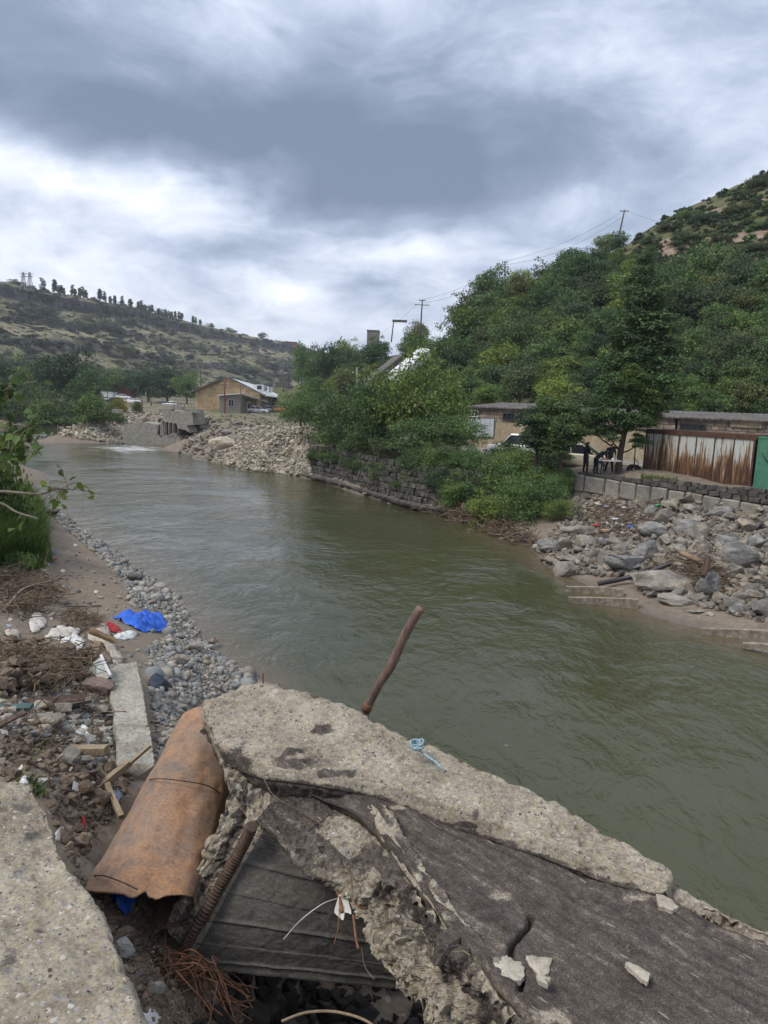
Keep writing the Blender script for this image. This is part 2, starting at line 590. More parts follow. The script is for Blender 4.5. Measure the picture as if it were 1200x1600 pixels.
    d['brown_card'] = flat('brown_board', (.2, .13, .07), .9, var=.3, scale=9)
    return d


def lighten(m_, k):
    for n_ in MT[m_].node_tree.nodes:
        if n_.type == 'VALTORGB' and max(e.color[1] for e in n_.color_ramp.elements) < .5:
            for e in n_.color_ramp.elements: e.color = (min(1, e.color[0]*k*1.16), min(1, e.color[1]*k*.95), min(1, e.color[2]*k*1.34), 1)


MT = MM()
for k_, f_ in (('leaf_dark', 2.0), ('leaf_mid', 2.15), ('leaf_light', 1.6), ('leaf_olive', 2.0), ('leaf_far', 2.3), ('leaf_near', 1.35), ('grass', 1.5)): lighten(k_, f_)


def zone(px, py, x0, x1, y0, y1):
    a = ['left', 'centre', 'right'][int(min(2, max(0, (px-x0)/(x1-x0)*3)))]; b = ['upper', 'middle', 'lower'][int(min(2, max(0, (py-y0)/(y1-y0)*3)))]
    return b, a
# ------------------------------------------------------------------ terrain
R_SHORE = [(0, 650), (90, 660), (190, 690), (255, 700), (330, 722), (480, 748), (540, 768), (640, 795), (760, 830), (830, 855), (850, 885), (940, 925), (1010, 960), (1200, 1010)]
L_SHORE = [(0, 690), (60, 760), (80, 800), (180, 870), (270, 930), (310, 990), (360, 1040), (400, 1060)]
ctl = []


def c3(x, y, z): ctl.append((x, y, z))


def cd(px, py, drop):
    p = UD(px, py, drop); ctl.append(tuple(p))


rs = [U(a, b, 0.) for a, b in R_SHORE]
ls = [U(a, b, 0.) for a, b in L_SHORE]


def along(P, k=3):
    out = []
    for a, b in zip(P[:-1], P[1:]):
        for i in range(k): out.append(a+(b-a)*i/k)
    out.append(P[-1]); return out


for p in along(rs, 3):
    q_ = p[0]
    c3(p[0], p[1], -.45 if -6.0 < q_ < 3.2 and 39 < p[1] < 56 else 0.)
for p in along(ls, 3): c3(p[0], p[1], 0.)
# river bed
for x, y in [(-85, 152), (-62, 120), (-50, 104), (-34, 72), (-26, 60), (-18, 50), (-11, 40), (-7, 33), (-2, 27), (0, 34), (0, 20), (4, 25), (5, 17), (1, 14), (7, 12), (3, 9), (8, 6), (10, 2),
             (-3, 22), (3, 12), (9, 12), (11, -6), (-30, 84), (-45, 92), (-14, 58), (-4, 44)]:
    c3(x, y, -1.3)
c3(12.5, 10, 0); c3(13.5, 0, 0); c3(14, -10, 0); c3(17, 10, 1.2); c3(18, -5, 1.5)
# right bank: toe of retaining wall, street
WALL = [np.array([9.2, 38.6]), np.array([10.2, 37.9]), np.array([17.6, 32.2]), np.array([21, 29.4])]
for i in range(6):
    f = i/5
    w_ = WALL[1]*(1-f)+WALL[3]*f
    c3(w_[0]-.25, w_[1]-.45, 1.25+.35*f)
    c3(w_[0]+.35, w_[1]+.5, 2.66)
    c3(w_[0]+6, w_[1]+7, 2.75)
c3(12, 25.5, .95); c3(14.5, 23, 1.1); c3(17, 21, 1.3); c3(9.3, 27.5, .7); c3(9.5, 31, .9); c3(16, 27, 1.5)
# masonry wall line (centre), land behind it
MW = [U(478, 735, .5), U(560, 762, .5), U(650, 785, .5), U(735, 800, .6)]
for a in along(MW, 3):
    c3(a[0]-.3, a[1]-.3, -.5)
    c3(a[0]+1.6, a[1]+1.6, 2.7)
    c3(a[0]+5, a[1]+6, 2.8)
c3(7.2, 39, 1.0); c3(8.4, 36, 1.0); c3(6.4, 38, .6); c3(7.9, 40.5, 2.6)
for x, y, z in [(2, 58, 2.8), (8, 50, 2.75), (14, 48, 2.75), (20, 42, 2.8), (26, 36, 2.8), (34, 28, 2.9), (8, 64, 2.8), (0, 75, 3.1), (-6, 72, 3.6), (-8, 90, 3.5), (-14, 110, 3.5), (-5, 140, 3.5),
                (-28, 140, 3.6), (-45, 130, 3.6), (-60, 150, 3.8), (-60, 200, 4), (-90, 210, 4), (-40, 220, 3.9), (-120, 230, 4), (-30, 400, 4), (-200, 300, 4.5), (-300, 450, 5),
                (-100, 600, 5), (60, 150, 3), (120, 120, 3), (120, 30, 3), (60, 10, 3), (40, -40, 3), (200, 300, 3), (100, -200, 4), (0, -60, 4.5), (-60, -60, 5), (0, -300, 5), (-300, -200, 6),
                (400, 0, 3), (300, 600, 3), (0, 900, 6), (-500, 700, 6), (500, -500, 5), (-700, 0, 8)]:
    c3(x, y, z)
# gravel slope between the rubble tip and the culvert
for px, py, z in [(480, 715, 1.6), (440, 700, 2.0), (400, 690, 2.2), (360, 690, 1.8), (430, 672, 3.5), (460, 668, 3.6), (395, 660, 3.3), (350, 660, 3.2), (320, 655, 3.3), (330, 690, 1.2), (300, 680, 1.8),
                  (200, 670, 1.4), (150, 662, 1.8), (200, 645, 3.6), (150, 645, 3.6), (130, 668, .9), (90, 652, 1.5), (0, 640, 2.2), (50, 642, 2.), (255, 645, 3.9), (300, 648, 3.8), (268, 696, .1), (282, 692, .3), (240, 690, .1)]:
    p = U(px, py, z); ctl.append(tuple(p))
# near bank (drops below the eye)
for px, py, d in [(0, 1100, 2.55), (80, 1140, 2.45), (0, 1190, 2.1), (60, 1215, 2.12), (-200, 1200, 2.0), (-300, 1000, 2.6), (150, 1210, 2.5), (150, 1290, 2.62), (100, 1250, 2.3), (120, 1370, 2.35),
                  (60, 1320, 2.2), (170, 1470, 2.45), (200, 1560, 2.4), (250, 1590, 2.55), (240, 1480, 2.75), (270, 1540, 2.85), (350, 1570, 3.05), (450, 1590, 3.5), (600, 1600, 3.7), (150, 1405, 2.48), (190, 1425, 2.56),
                  (230, 1180, 2.95), (190, 1250, 2.8), (300, 1250, 2.9), (340, 1150, 3.1), (200, 1045, 3.05), (205, 1100, 2.95), (210, 1165, 2.85), (150, 1090, 2.9), (100, 1080, 2.8), (260, 1100, 3.3),
                  (290, 1070, 4.2), (330, 1070, 4.9), (370, 1065, 5.6), (260, 1040, 4.4), (200, 1010, 4.2), (150, 1010, 3.9), (100, 1000, 4.2), (40, 1030, 3.3), (0, 1040, 3.0), (215, 975, 5.15), (280, 980, 5.7),
                  (250, 940, 5.75), (120, 920, 5.2), (170, 900, 5.6), (100, 860, 5.5), (130, 850, 5.8), (60, 940, 4.9), (0, 930, 4.4), (-60, 900, 3.9), (30, 890, 4.8), (-100, 800, 3.8), (20, 860, 4.7), (60, 850, 5.2),
                  (0, 840, 4.3), (-60, 700, 4.2), (-200, 690, 3.5), (-400, 700, 2), (-500, 900, 2), (40, 780, 5.2), (20, 740, 5.3)]:
    cd(px, py, d)
for x, y, z in [(0, 0, 4.35), (-1.2, .6, 4.0), (1, 0, 4.2), (-.6, 1.2, 3.9), (0, 1.4, 3.3), (0, 2.2, 2.5), (.4, 2.8, 2.4), (1, 2, 2.5), (2, 2, 2.5), (3, 0, 3), (0, 4.5, 2.6), (-.6, 5.2, 2.4), (1.2, 4.2, 2.0), (2.2, 3.2, 2.0), (4, 1, 2.0),
                (6, 0, 0), (6.4, -4, 0), (6.8, -12, 0), (5.5, 1.5, 0), (4.0, 4.2, -.2), (2.2, 6.2, -.2), (.4, 8.2, -.2), (-.9, 10.2, 0), (-1.8, 12.2, 0), (-1.6, 7.5, 1.6), (-2.1, 9.5, 1.2),
                (-3, 0, 4.3), (-6, 3, 4.2), (-10, 8, 3.8), (-16, 14, 3.4), (-26, 20, 3.6), (-40, 30, 4), (-50, 50, 4), (-70, 70, 4.2), (-110, 90, 4.5), (-3, -8, 4.4), (3.5, -8, 4)]:
    c3(x, y, z)
ctl = np.array(ctl)
# drop near-duplicates so the interpolation stays smooth
keep = []
for i, p in enumerate(ctl):
    tol = .12+.006*np.hypot(p[0], p[1])
    if all(np.hypot(*(ctl[j][:2]-p[:2])) > tol for j in keep): keep.append(i)
ctl = ctl[keep]
_rbf = RBF(ctl[:, :2], ctl[:, 2])


def G0(x, y): return _rbf(x, y)


def G(x, y):
    x = np.asarray(x, float); y = np.asarray(y, float)
    z = G0(x, y)
    r = np.hypot(x, y)
    P = np.stack([x, y, np.zeros_like(x)], -1)
    near = np.clip((14-r)/7, 0, 1)
    land = np.clip(z*1.5+.2, 0, 1)
    z = z+land*(fbm(P, .5, 4, 3)*.16*np.clip(r/12, .3, 1)+near*(fbm(P, 2.6, 4, 9)*.10+np.abs(fbm(P, 9, 3, 5))*.05))
    wA = np.array([10.2, 37.9]); wD = np.array([19.5, 30.7])-wA; wD = wD/np.linalg.norm(wD); wN = np.array([-wD[1], wD[0]])
    sd = (x-wA[0])*wN[0]+(y-wA[1])*wN[1]; al = (x-wA[0])*wD[0]+(y-wA[1])*wD[1]
    z = np.where((sd > .42) & (sd < 9) & (al > -2) & (al < 14), np.maximum(z, 2.68), z)
    z = np.where((sd < .25) & (sd > -5) & (al > -.3) & (al < 14), np.minimum(z, 1.55+.12*sd), z)
    return z


_LA = np.radians(np.linspace(-62, 62, 760)); _LR = np.geomspace(.7, 700, 760)
_a, _r = np.meshgrid(_LA, _LR)
_LG = G(_r*np.sin(_a), _r*np.cos(_a))
_GEX = G


def G(x, y):
    """fast lookup of the same ground"""
    x = np.asarray(x, float); y = np.asarray(y, float)
    r = np.hypot(x, y); a = np.arctan2(x, y)
    u = np.clip((a-_LA[0])/(_LA[1]-_LA[0]), 0, 758.999); v = np.clip(np.log(np.maximum(r, .7)/.7)/np.log(_LR[1]/_LR[0]), 0, 758.999)
    i = u.astype(int); j = v.astype(int); f = u-i; g = v-j
    return (_LG[j, i]*(1-f)+_LG[j, i+1]*f)*(1-g)+(_LG[j+1, i]*(1-f)+_LG[j+1, i+1]*f)*g


def ground_at(px, py, lo=1.2, hi=320, H=G, n=260):
    """first crossing of the view ray with the ground (array safe)"""
    px = np.atleast_1d(np.asarray(px, float)); py = np.atleast_1d(np.asarray(py, float))
    d = pdir(px, py); d = d/d[:, 1:2]
    ys = np.geomspace(lo, hi, n)
    X = d[:, 0:1]*ys; Y = np.ones((len(px), 1))*ys; Zr = EYE+d[:, 2:3]*ys
    h = H(X, Y)
    below = Zr < h
    i = np.argmax(below, 1); ok = below.any(1); i = np.maximum(i, 1)
    a = np.take_along_axis(Zr-h, (i-1)[:, None], 1)[:, 0]; b = np.take_along_axis(Zr-h, i[:, None], 1)[:, 0]
    f = a/(a-b+1e-12)
    yy = ys[i-1]*(1-f)+ys[i]*f
    P = np.stack([d[:, 0]*yy, yy, EYE+d[:, 2]*yy], -1)
    return P, ok


def gp(px, py): return ground_at(px, py)[0][0]


def ground_material():
    mt, t = pmat('bank_earth')
    v = coord(t)
    n1 = t.noise(v, .55, 6, .6)
    n2 = t.noise(v, 3.2, 8, .62)
    n3 = t.noise(v, 22, 5, .65)
    earth = t.ramp(t.math('ADD', t.math('MULTIPLY', n2, .6), t.math('MULTIPLY', n3, .4)), [(.32, (.10, .077, .056)), (.5, (.175, .138, .103)), (.68, (.255, .21, .16))])
    silt = t.ramp(n2, [(.3, (.155, .12, .085)), (.7, (.215, .172, .125))])
    s = t.new('ShaderNodeSeparateXYZ'); t.put(s.inputs[0], v)
    at = t.new('ShaderNodeAttribute', attribute_name='silt')
    c = t.mix(at.outputs['Fac'], earth, silt)
    # gravel speckle
    vc = t.voro(v, 14, out='Color'); vd = t.voro(v, 14)
    sc = t.new('ShaderNodeSeparateColor'); t.put(sc.inputs[0], vc)
    peb = t.math('MULTIPLY', t.math('LESS_THAN', vd, .33), t.math('LESS_THAN', sc.outputs[0], .28))
    c = t.mix(t.math('MULTIPLY', peb, .8), c, t.mix(sc.outputs[1], (.32, .31, .29, 1), (.13, .13, .14, 1)))
    # dry grass and dust far from the river
    gr = t.new('ShaderNodeAttribute', attribute_name='green')
    c = t.mix(gr.outputs['Fac'], c, t.ramp(t.noise(v, .25, 6, .6), [(.35, (.05, .075, .022)), (.5, (.10, .105, .045)), (.62, (.22, .19, .12))]))
    wet = t.math('SUBTRACT', 1, t.math('MULTIPLY', s.outputs['Z'], 5.5), clamp=True)
    c = t.mix(t.math('MULTIPLY', wet, .5), c, (.045, .038, .026, 1))
    t.put(t.b.inputs['Base Color'], c)
    t.put(t.b.inputs['Roughness'], t.math('SUBTRACT', .95, t.math('MULTIPLY', wet, .55)))
    h = t.math('ADD', t.math('MULTIPLY', n2, .5), t.math('ADD', t.math('MULTIPLY', n3, .35), t.math('MULTIPLY', peb, .2)))
    bump(t, h, .8, .03)
    return mt


def build_ground():
    az = np.r_[np.linspace(-180, -44, 60)[:-1], np.linspace(-44, 42, 400), np.linspace(42, 180, 60)[1:]]
    az = np.radians(az[:-1])
    rr = np.r_[.02, np.geomspace(.7, 1900, 540)]
    A, Rr = np.meshgrid(az, rr)
    x = Rr*np.sin(A); y = Rr*np.cos(A)
    z = _GEX(x, y)
    z = np.where(Rr > 260, np.maximum(z, 2.0), z)
    z = np.where((Rr > 1000), 4.0, z)
    px, py, k = proj(np.stack([x, y, z], -1))
    beach = inpoly(px, py, [(40, 830), (130, 850), (200, 920), (230, 980), (250, 1060), (170, 1040), (60, 1000), (0, 990), (0, 930), (70, 900)]) & (y > 8) & (y < 40)
    P = np.stack([x, y, z*0], -1)
    silt = beach*1.0
    green = np.clip((z-2.4)*1.2, 0, 1)*np.clip((Rr-48)/20, 0, 1)
    green = green*np.clip(.6+fbm(P, .06, 3, 2)*1.5, 0, 1)
    V = np.stack([x, y, z], -1).reshape(-1, 3)
    F = gridF(len(rr), len(az), True)
    o = ob('ground', V, F[:, ::-1], ground_material(), None, True, attr={'silt': silt.ravel(), 'green': green.ravel()})
    tag(o, 'brown silty river banks and valley floor', kind='structure')


build_ground()


# ------------------------------------------------------------------ river
def water_material():
    mt, t = pmat('river_water')
    v = coord(t)
    # current lines: stretched along the flow, finer up close
    w = t.noise(v, .22, 3, .5, out=1)
    vw = t.vmath('ADD', v, t.vmath('SCALE', t.vmath('SUBTRACT', w, (.5, .5, .5)), None, 1.6))
    vm = t.map(vw, (1.0, .62, 1), rot=(0, 0, math.radians(-32)))
    a = t.noise(vm, .55, 3, .5, 1.2)
    b = t.noise(vm, 2.0, 4, .55, 1.0)
    c = t.noise(vm, 6.5, 4, .55, .8)
    bo = t.noise(v, .16, 4, .5)
    calm = t.ramp(bo, [(.35, .35), (.6, 1)])
    h = t.math('ADD', t.math('MULTIPLY', a, .9), t.math('ADD', t.math('MULTIPLY', b, .55), t.math('MULTIPLY', c, .17)))
    h = t.math('MULTIPLY', h, calm)
    at = t.new('ShaderNodeAttribute', attribute_name='shallow')
    fo = t.new('ShaderNodeAttribute', attribute_name='foam')
    deep = t.mix(t.noise(v, .3, 4, .5), (.047, .051, .024, 1), (.066, .068, .034, 1))
    col = t.mix(at.outputs['Fac'], deep, (.115, .088, .055, 1))
    fn = t.noise(t.map(vw, (.35, 2.0, 1), rot=(0, 0, math.radians(-12))), 1.1, 7, .7)
    foam = t.math('GREATER_THAN', t.math('ADD', fn, t.math('MULTIPLY', fo.outputs['Fac'], .19)), .70)
    fl = t.noise(v, 30, 3, .6)
    fleck = t.math('MULTIPLY', t.math('GREATER_THAN', fl, .745), t.math('GREATER_THAN', t.noise(v, .8, 3, .5), .56))
    foam = t.math('MAXIMUM', foam, t.math('MULTIPLY', fleck, .5))
    col = t.mix(t.math('MULTIPLY', foam, .8), col, (.55, .56, .55, 1))
    t.put(t.b.inputs['Base Color'], col)
    t.put(t.b.inputs['Roughness'], t.math('ADD', .045, t.math('MULTIPLY', foam, .5)))
    t.b.inputs['IOR'].default_value = 1.333
    t.b.inputs['Specular IOR Level'].default_value = .5
    bump(t, h, 1.0, .125)
    return mt


def build_water():
    az = np.radians(np.linspace(-46, 80, 420))
    rr = np.geomspace(2.0, 260, 360)
    A, Rr = np.meshgrid(az, rr)
    x = Rr*np.sin(A); y = Rr*np.cos(A)
    g = G0(x, y)
    sh = np.clip(1+g/.55, 0, 1)*np.clip((60-Rr)/20, 0, 1)
    px, py, k = proj(np.stack([x, y, 0*x], -1))
    fa = np.exp(-(((px-205)/62)**2+((py-701)/7.0)**2))*1.3+np.exp(-(((px-95)/75)**2+((py-684)/4.5)**2))*.7
    fa += np.exp(-(((px-740)/9)**2+((py-1050)/6)**2))*.0
    z = .03*fbm(np.stack([x, y, 0*x], -1), .45, 3, 4)*np.clip((80-Rr)/60, .2, 1)
    V = np.stack([x, y, z], -1).reshape(-1, 3)
    o = ob('river_water', V, gridF(len(rr), len(az)), water_material(), None, True, attr={'shallow': sh.ravel(), 'foam': fa.ravel()})
    tag(o, 'murky green brown river water with ripples and a line of white rapids', kind='structure')
    # keep water only where the bed is below the surface
    bm = bmesh.new(); bm.from_mesh(o.data)
    gg = G0(V[:, 0], V[:, 1]); bm.verts.ensure_lookup_table()
    bad = [vv for vv in bm.verts if gg[vv.index] > .8 or (V[vv.index, 1] > 120 and V[vv.index, 0] > -40)]
    bmesh.ops.delete(bm, geom=bad, context='VERTS'); bm.to_mesh(o.data); bm.free()
    if len(o.data.polygons) and o.data.polygons[0].normal.z < 0: o.data.flip_normals()


build_water()


# ------------------------------------------------------------------ hills
def hill_material(name, far):
    mt, t = pmat(name)
    v = coord(t)
    g = t.new('ShaderNodeNewGeometry')
    s = t.new('ShaderNodeSeparateXYZ'); t.put(s.inputs[0], g.outputs['Normal'])
    if far:
        n = t.noise(v, .022, 8, .62); n2 = t.noise(v, .16, 6, .65); n3 = t.noise(t.map(v, (1, 1, 3)), .06, 7, .6)
        grass = t.ramp(n, [(.32, (.12, .125, .075)), (.46, (.19, .18, .11)), (.58, (.28, .245, .155)), (.72, (.36, .30, .205))])
        scrub = t.ramp(n2, [(.46, 0), (.56, 1)])
        grass = t.mix(t.math('MULTIPLY', scrub, .75), grass, (.075, .09, .058, 1))
        rock = t.ramp(t.noise(t.map(v, (1, 1, .35)), .35, 8, .7), [(.35, (.035, .035, .040)), (.5, (.085, .080, .080)), (.68, (.17, .155, .145))])
        rk = t.new('ShaderNodeAttribute', attribute_name='rock')
        f = t.math('ADD', rk.outputs['Fac'], t.math('MULTIPLY', t.math('SUBTRACT', n3, .5), 1.6))
        f = t.ramp(f, [(.42, 0), (.58, 1)])
        c = t.mix(f, grass, rock)
        bump(t, t.math('ADD', n2, t.math('MULTIPLY', n3, .8)), .9, 4)
    else:
        n = t.noise(v, .07, 7, .6); n2 = t.noise(v, .5, 6, .7)
        grass = t.ramp(t.math('ADD', t.math('MULTIPLY', n, .5), t.math('MULTIPLY', n2, .5)), [(.38, (.060, .075, .032)), (.50, (.100, .108, .050)), (.60, (.155, .140, .078)), (.72, (.25, .20, .13))])
        rk = t.new('ShaderNodeAttribute', attribute_name='rock')
        f = t.ramp(t.math('ADD', rk.outputs['Fac'], t.math('MULTIPLY', t.math('SUBTRACT', n2, .5), 1.1)), [(.40, 0), (.62, 1)])
        c = t.mix(f, grass, t.ramp(n2, [(.35, (.17, .12, .085)), (.65, (.34, .27, .205))]))
        bump(t, t.math('ADD', n2, n), .9, .8)
    t.put(t.b.inputs['Base Color'], c)
    t.b.inputs['Roughness'].default_value = .95
    t.b.inputs['Specular IOR Level'].default_value = .1
    return mt


HC = []
for x, y in [(-34, 240), (-16, 165), (-5, 112), (3, 78), (9, 65.5), (16, 60), (25, 52.5), (33, 46), (48, 33), (80, 10)]:
    HC.append((x, y, 2.6)); HC.append((x-4, y-9, -2))
RIDGE = [(440, 585, 260, 12), (500, 562, 215, 15), (560, 545, 185, 15), (600, 520, 150, 17), (640, 512, 140, 18.2), (700, 492, 125, 18.0), (750, 462, 122, 21), (790, 428, 125, 25), (870, 402, 135, 32), (960, 388, 150, 39),
         (1000, 357, 155, 46.5), (1050, 336, 155, 50.5), (1100, 313, 155, 53.6), (1150, 294, 155, 56.8), (1200, 274, 155, 59.8), (1320, 222, 155, 67), (1600, 150, 155, 78)]
for px, py, y, z in RIDGE:
    p = UY(px, py, y); z = p[2]-np.interp(px, [440, 560, 790, 870, 960, 1000], [4, 4, 4.6, 3.6, 2.2, .9])
    HC.append((p[0], p[1], z)); HC.append((p[0]*1.3, p[1]*1.3, z-9)); HC.append((p[0]*1.9, p[1]*1.9, z-26))
HC = np.array(HC)
_hr = RBF(HC[:, :2], HC[:, 2])


def HHX(x, y):
    P = np.stack([x, y, 0*np.asarray(x)], -1)
    return _hr(x, y)+fbm(P, .06, 4, 21)*1.6+fbm(P, .35, 3, 22)*.35


_hx = np.linspace(-95, 330, 500); _hy = np.linspace(28, 420, 460)
_HG = HHX(*np.meshgrid(_hx, _hy))


def HH(x, y):
    u = np.clip((np.asarray(x, float)-_hx[0])/(_hx[1]-_hx[0]), 0, 498.999); v = np.clip((np.asarray(y, float)-_hy[0])/(_hy[1]-_hy[0]), 0, 458.999)
    i = u.astype(int); j = v.astype(int); f = u-i; g = v-j
    return (_HG[j, i]*(1-f)+_HG[j, i+1]*f)*(1-g)+(_HG[j+1, i]*(1-f)+_HG[j+1, i+1]*f)*g


def GH(x, y): return np.maximum(G(x, y), HH(x, y))


def build_hills():
    x = np.linspace(-95, 330, 330); y = np.geomspace(28, 420, 300)
    X, Y = np.meshgrid(x, y)
    Z = HHX(X, Y)
    px, py, k = proj(np.stack([X, Y, Z], -1))
    dry = inpoly(px, py, [(985, 395), (1020, 372), (1090, 372), (1200, 355), (1200, 400), (1130, 415), (1060, 420)])*1. + inpoly(px, py, [(1080, 335), (1200, 305), (1200, 325), (1120, 345)])*.7\
        + inpoly(px, py, [(900, 455), (960, 440), (1010, 445), (960, 468), (905, 470)])*.6 + inpoly(px, py, [(1120, 425), (1200, 415), (1200, 440), (1140, 445)])*.6
    o = ob('right_hillside', np.stack([X, Y, Z], -1).reshape(-1, 3), gridF(len(y), len(x)), hill_material('hillside_grass', False), None, True, attr={'rock': dry.ravel()})
    tag(o, 'steep hillside rising on the right with dry grass patches', kind='structure')
    # far plateau: profile lofted along its foot
    pxs = [-700, -300, 0, 80, 200, 300, 420, 500, 620, 900, 1300]
    sky = [300, 395, 438, 457, 481, 507, 532, 549, 565, 590, 600]
    ds = [260, 350, 450, 480, 540, 610, 720, 820, 950, 1200, 1500]
    prof = [(-.1, -.08), (0, 0), (.18, .05), (.38, .20), (.50, .34), (.53, .42), (.66, .53), (.74, .60), (.755, .67), (.86, .76), (.93, .83), (.945, .95), (1, 1.0), (1.15, 1.01), (1.5, 1.0), (2.4, .9)]
    top = np.array([UY(a, b, d) for a, b, d in zip(pxs, sky, ds)])
    foot = np.array([UY(a, b, d*.50) for a, b, d in zip(pxs, sky, ds)]); foot[:, 2] = 3.2
    st = []
    for f, hgt in prof:
        q = foot*(1-f)+top*f; q[:, 2] = foot[:, 2]*(1-hgt)+top[:, 2]*hgt
        st.append(q)
    st = np.array(st)                              # rows up the slope
    nu, nv = 520, 190
    rowsv = []
    t = np.linspace(0, len(prof)-1, nv); i = np.minimum(t.astype(int), len(prof)-2); f = (t-i)[:, None, None]
    S = st[i]*(1-f)+st[i+1]*f
    S = np.stack([crom(r, nu) for r in S])
    prf = np.array(prof); hv = np.interp(t, np.arange(len(prf)), prf[:, 1])
    cliff = (np.exp(-((hv-.89)/.075)**2)+.75*np.exp(-((hv-.38)/.05)**2)+.55*np.exp(-((hv-.64)/.04)**2))[:, None]
    wgt = np.clip(1-np.abs(hv-.5)*1.3, .25, 1)[:, None]
    S[..., 2] += fbm(S, .012, 5, 31)*7*wgt+fbm(S, .06, 4, 33)*2.2*wgt
    S[..., 1] += cliff*(np.abs(fbm(S*np.array([1, 1, .3]), .05, 4, 35))*16)-fbm(S, .01, 3, 36)*20*wgt
    cl = np.clip(cliff*(1.15+fbm(S, .008, 3, 41)*1.0), 0, 1)
    o = ob('far_plateau_hill', S.reshape(-1, 3), gridF(nv, nu), hill_material('far_hill_rock_and_grass', True), None, True, attr={'rock': cl.ravel()})
    tag(o, 'long far plateau with dark basalt cliff bands above ochre slopes', kind='structure')
    return S


FAR = build_hills()
# ------------------------------------------------------------------ foreground: broken concrete, pipe
def slab_material(name, base, bitumen, streak_rot, agg=True):
    """concrete or bitumen chosen by the 'tar' attribute, roughened by noise"""
    mt, t = pmat(name)
    v = coord(t)
    n = t.noise(v, 3.2, 9, .62); n2 = t.noise(v, 26, 6, .7); n3 = t.noise(v, 90, 3, .6)
    c = t.ramp(t.math('ADD', t.math('MULTIPLY', n, .55), t.math('MULTIPLY', n2, .45)), base)
    c = t.mix(1, c, t.ramp(n3, [(.3, .72), (.7, 1.25)]), 'MULTIPLY')
    h = t.math('ADD', t.math('MULTIPLY', n, .5), t.math('ADD', t.math('MULTIPLY', n2, .35), t.math('MULTIPLY', n3, .12)))
    if agg:
        for sc, am in ((38, .42), (85, .45)):
            vc = t.voro(v, sc, out='Color'); vd = t.voro(v, sc)
            s = t.new('ShaderNodeSeparateColor'); t.put(s.inputs[0], vc)
            pb = t.math('MULTIPLY', t.math('LESS_THAN', vd, .36), t.math('LESS_THAN', s.outputs[0], am))
            pc = t.ramp(s.outputs[1], [(0, (.09, .095, .105)), (.4, (.22, .225, .23)), (.75, (.38, .36, .32)), (1, (.52, .50, .46))])
            c = t.mix(t.math('MULTIPLY', pb, .8), c, pc)
            pit = t.math('MULTIPLY', t.math('LESS_THAN', vd, .26), t.math('GREATER_THAN', s.outputs[2], .86))
            c = t.mix(t.math('MULTIPLY', pit, .8), c, (.035, .03, .027, 1))
            h = t.math('SUBTRACT', t.math('ADD', h, t.math('MULTIPLY', pb, .22)), t.math('MULTIPLY', pit, .6))
    vs = t.map(t.map(v, rot=(0, 0, math.radians(streak_rot))), (1.0, 6, 3))
    s1 = t.noise(vs, 3.2, 10, .72)
    grit = t.noise(v, 160, 3, .7)
    tar = t.ramp(t.math('ADD', t.math('MULTIPLY', s1, .6), t.math('MULTIPLY', n2, .4)), bitumen)
    tar = t.mix(1, tar, t.ramp(grit, [(.32, .45), (.55, 1.0), (.72, 1.9)]), 'MULTIPLY')
    fl_ = t.voro(vs, 9, out='Distance'); fc_ = t.voro(vs, 9, out='Color'); fs_ = t.new('ShaderNodeSeparateColor'); t.put(fs_.inputs[0], fc_)
    fleck = t.math('MULTIPLY', t.math('LESS_THAN', fl_, .20), t.math('GREATER_THAN', fs_.outputs[0], .86))
    tar = t.mix(t.math('MULTIPLY', fleck, .75), tar, (.30, .26, .20, 1))
    h = t.math('ADD', h, t.math('MULTIPLY', grit, .12))
    at = t.new('ShaderNodeAttribute', attribute_name='tar')
    f = t.ramp(t.math('ADD', at.outputs['Fac'], t.math('MULTIPLY', t.math('SUBTRACT', t.math('ADD', t.math('MULTIPLY', t.noise(v, 7.5, 7, .7), .75), t.math('MULTIPLY', n2, .25)), .5), 2.6)), [(.46, 0), (.66, 1)])
    c = t.mix(f, c, tar)
    t.put(t.b.inputs['Base Color'], c)
    t.b.inputs['Roughness'].default_value = .9
    t.b.inputs['Specular IOR Level'].default_value = .25
    h = t.math('ADD', h, t.math('MULTIPLY', s1, .25))
    bump(t, h, .9, .012)
    return mt


CB = [(.33, (.125, .10, .072)), (.46, (.25, .213, .158)), (.60, (.37, .325, .25)), (.75, (.50, .45, .37))]
TB = [(.33, (.030, .025, .022)), (.46, (.070, .058, .050)), (.56, (.115, .096, .082)), (.63, (.24, .205, .165))]
MT['slab'] = slab_material('broken_concrete_with_tar', CB, TB, 45)
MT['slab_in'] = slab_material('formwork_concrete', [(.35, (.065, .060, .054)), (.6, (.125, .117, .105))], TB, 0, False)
MT['slab_left'] = slab_material('worn_tan_concrete', [(.34, (.12, .098, .070)), (.46, (.235, .20, .148)), (.56, (.325, .285, .215)), (.68, (.40, .36, .285))], [(.3, (.06, .05, .042)), (.55, (.13, .115, .10)), (.7, (.22, .20, .17))], 20)


def cells(P, sc, seed):
    """random value of the nearest cell: broken facets"""
    Q = np.asarray(P, float)*sc; Q = Q+.5*fbm(Q, .9, 2, seed)[..., None]; I = np.floor(Q).astype(np.int64)
    best = np.full(Q.shape[:-1], 9e9); val = np.zeros(Q.shape[:-1])
    for a in (-1, 0, 1):
        for b in (-1, 0, 1):
            for c in (-1, 0, 1):
                J = I+np.array([a, b, c]); o_ = np.stack([_h(J[..., 0], J[..., 1], J[..., 2], seed+k) for k in (1, 2, 3)], -1)
                d = ((J+o_-Q)**2).sum(-1); m_ = d < best
                v = _h(J[..., 0], J[..., 1], J[..., 2], seed+4)+((Q-J-o_)*(o_-.5)).sum(-1)*.8
                best = np.where(m_, d, best); val = np.where(m_, v, val)
    return val


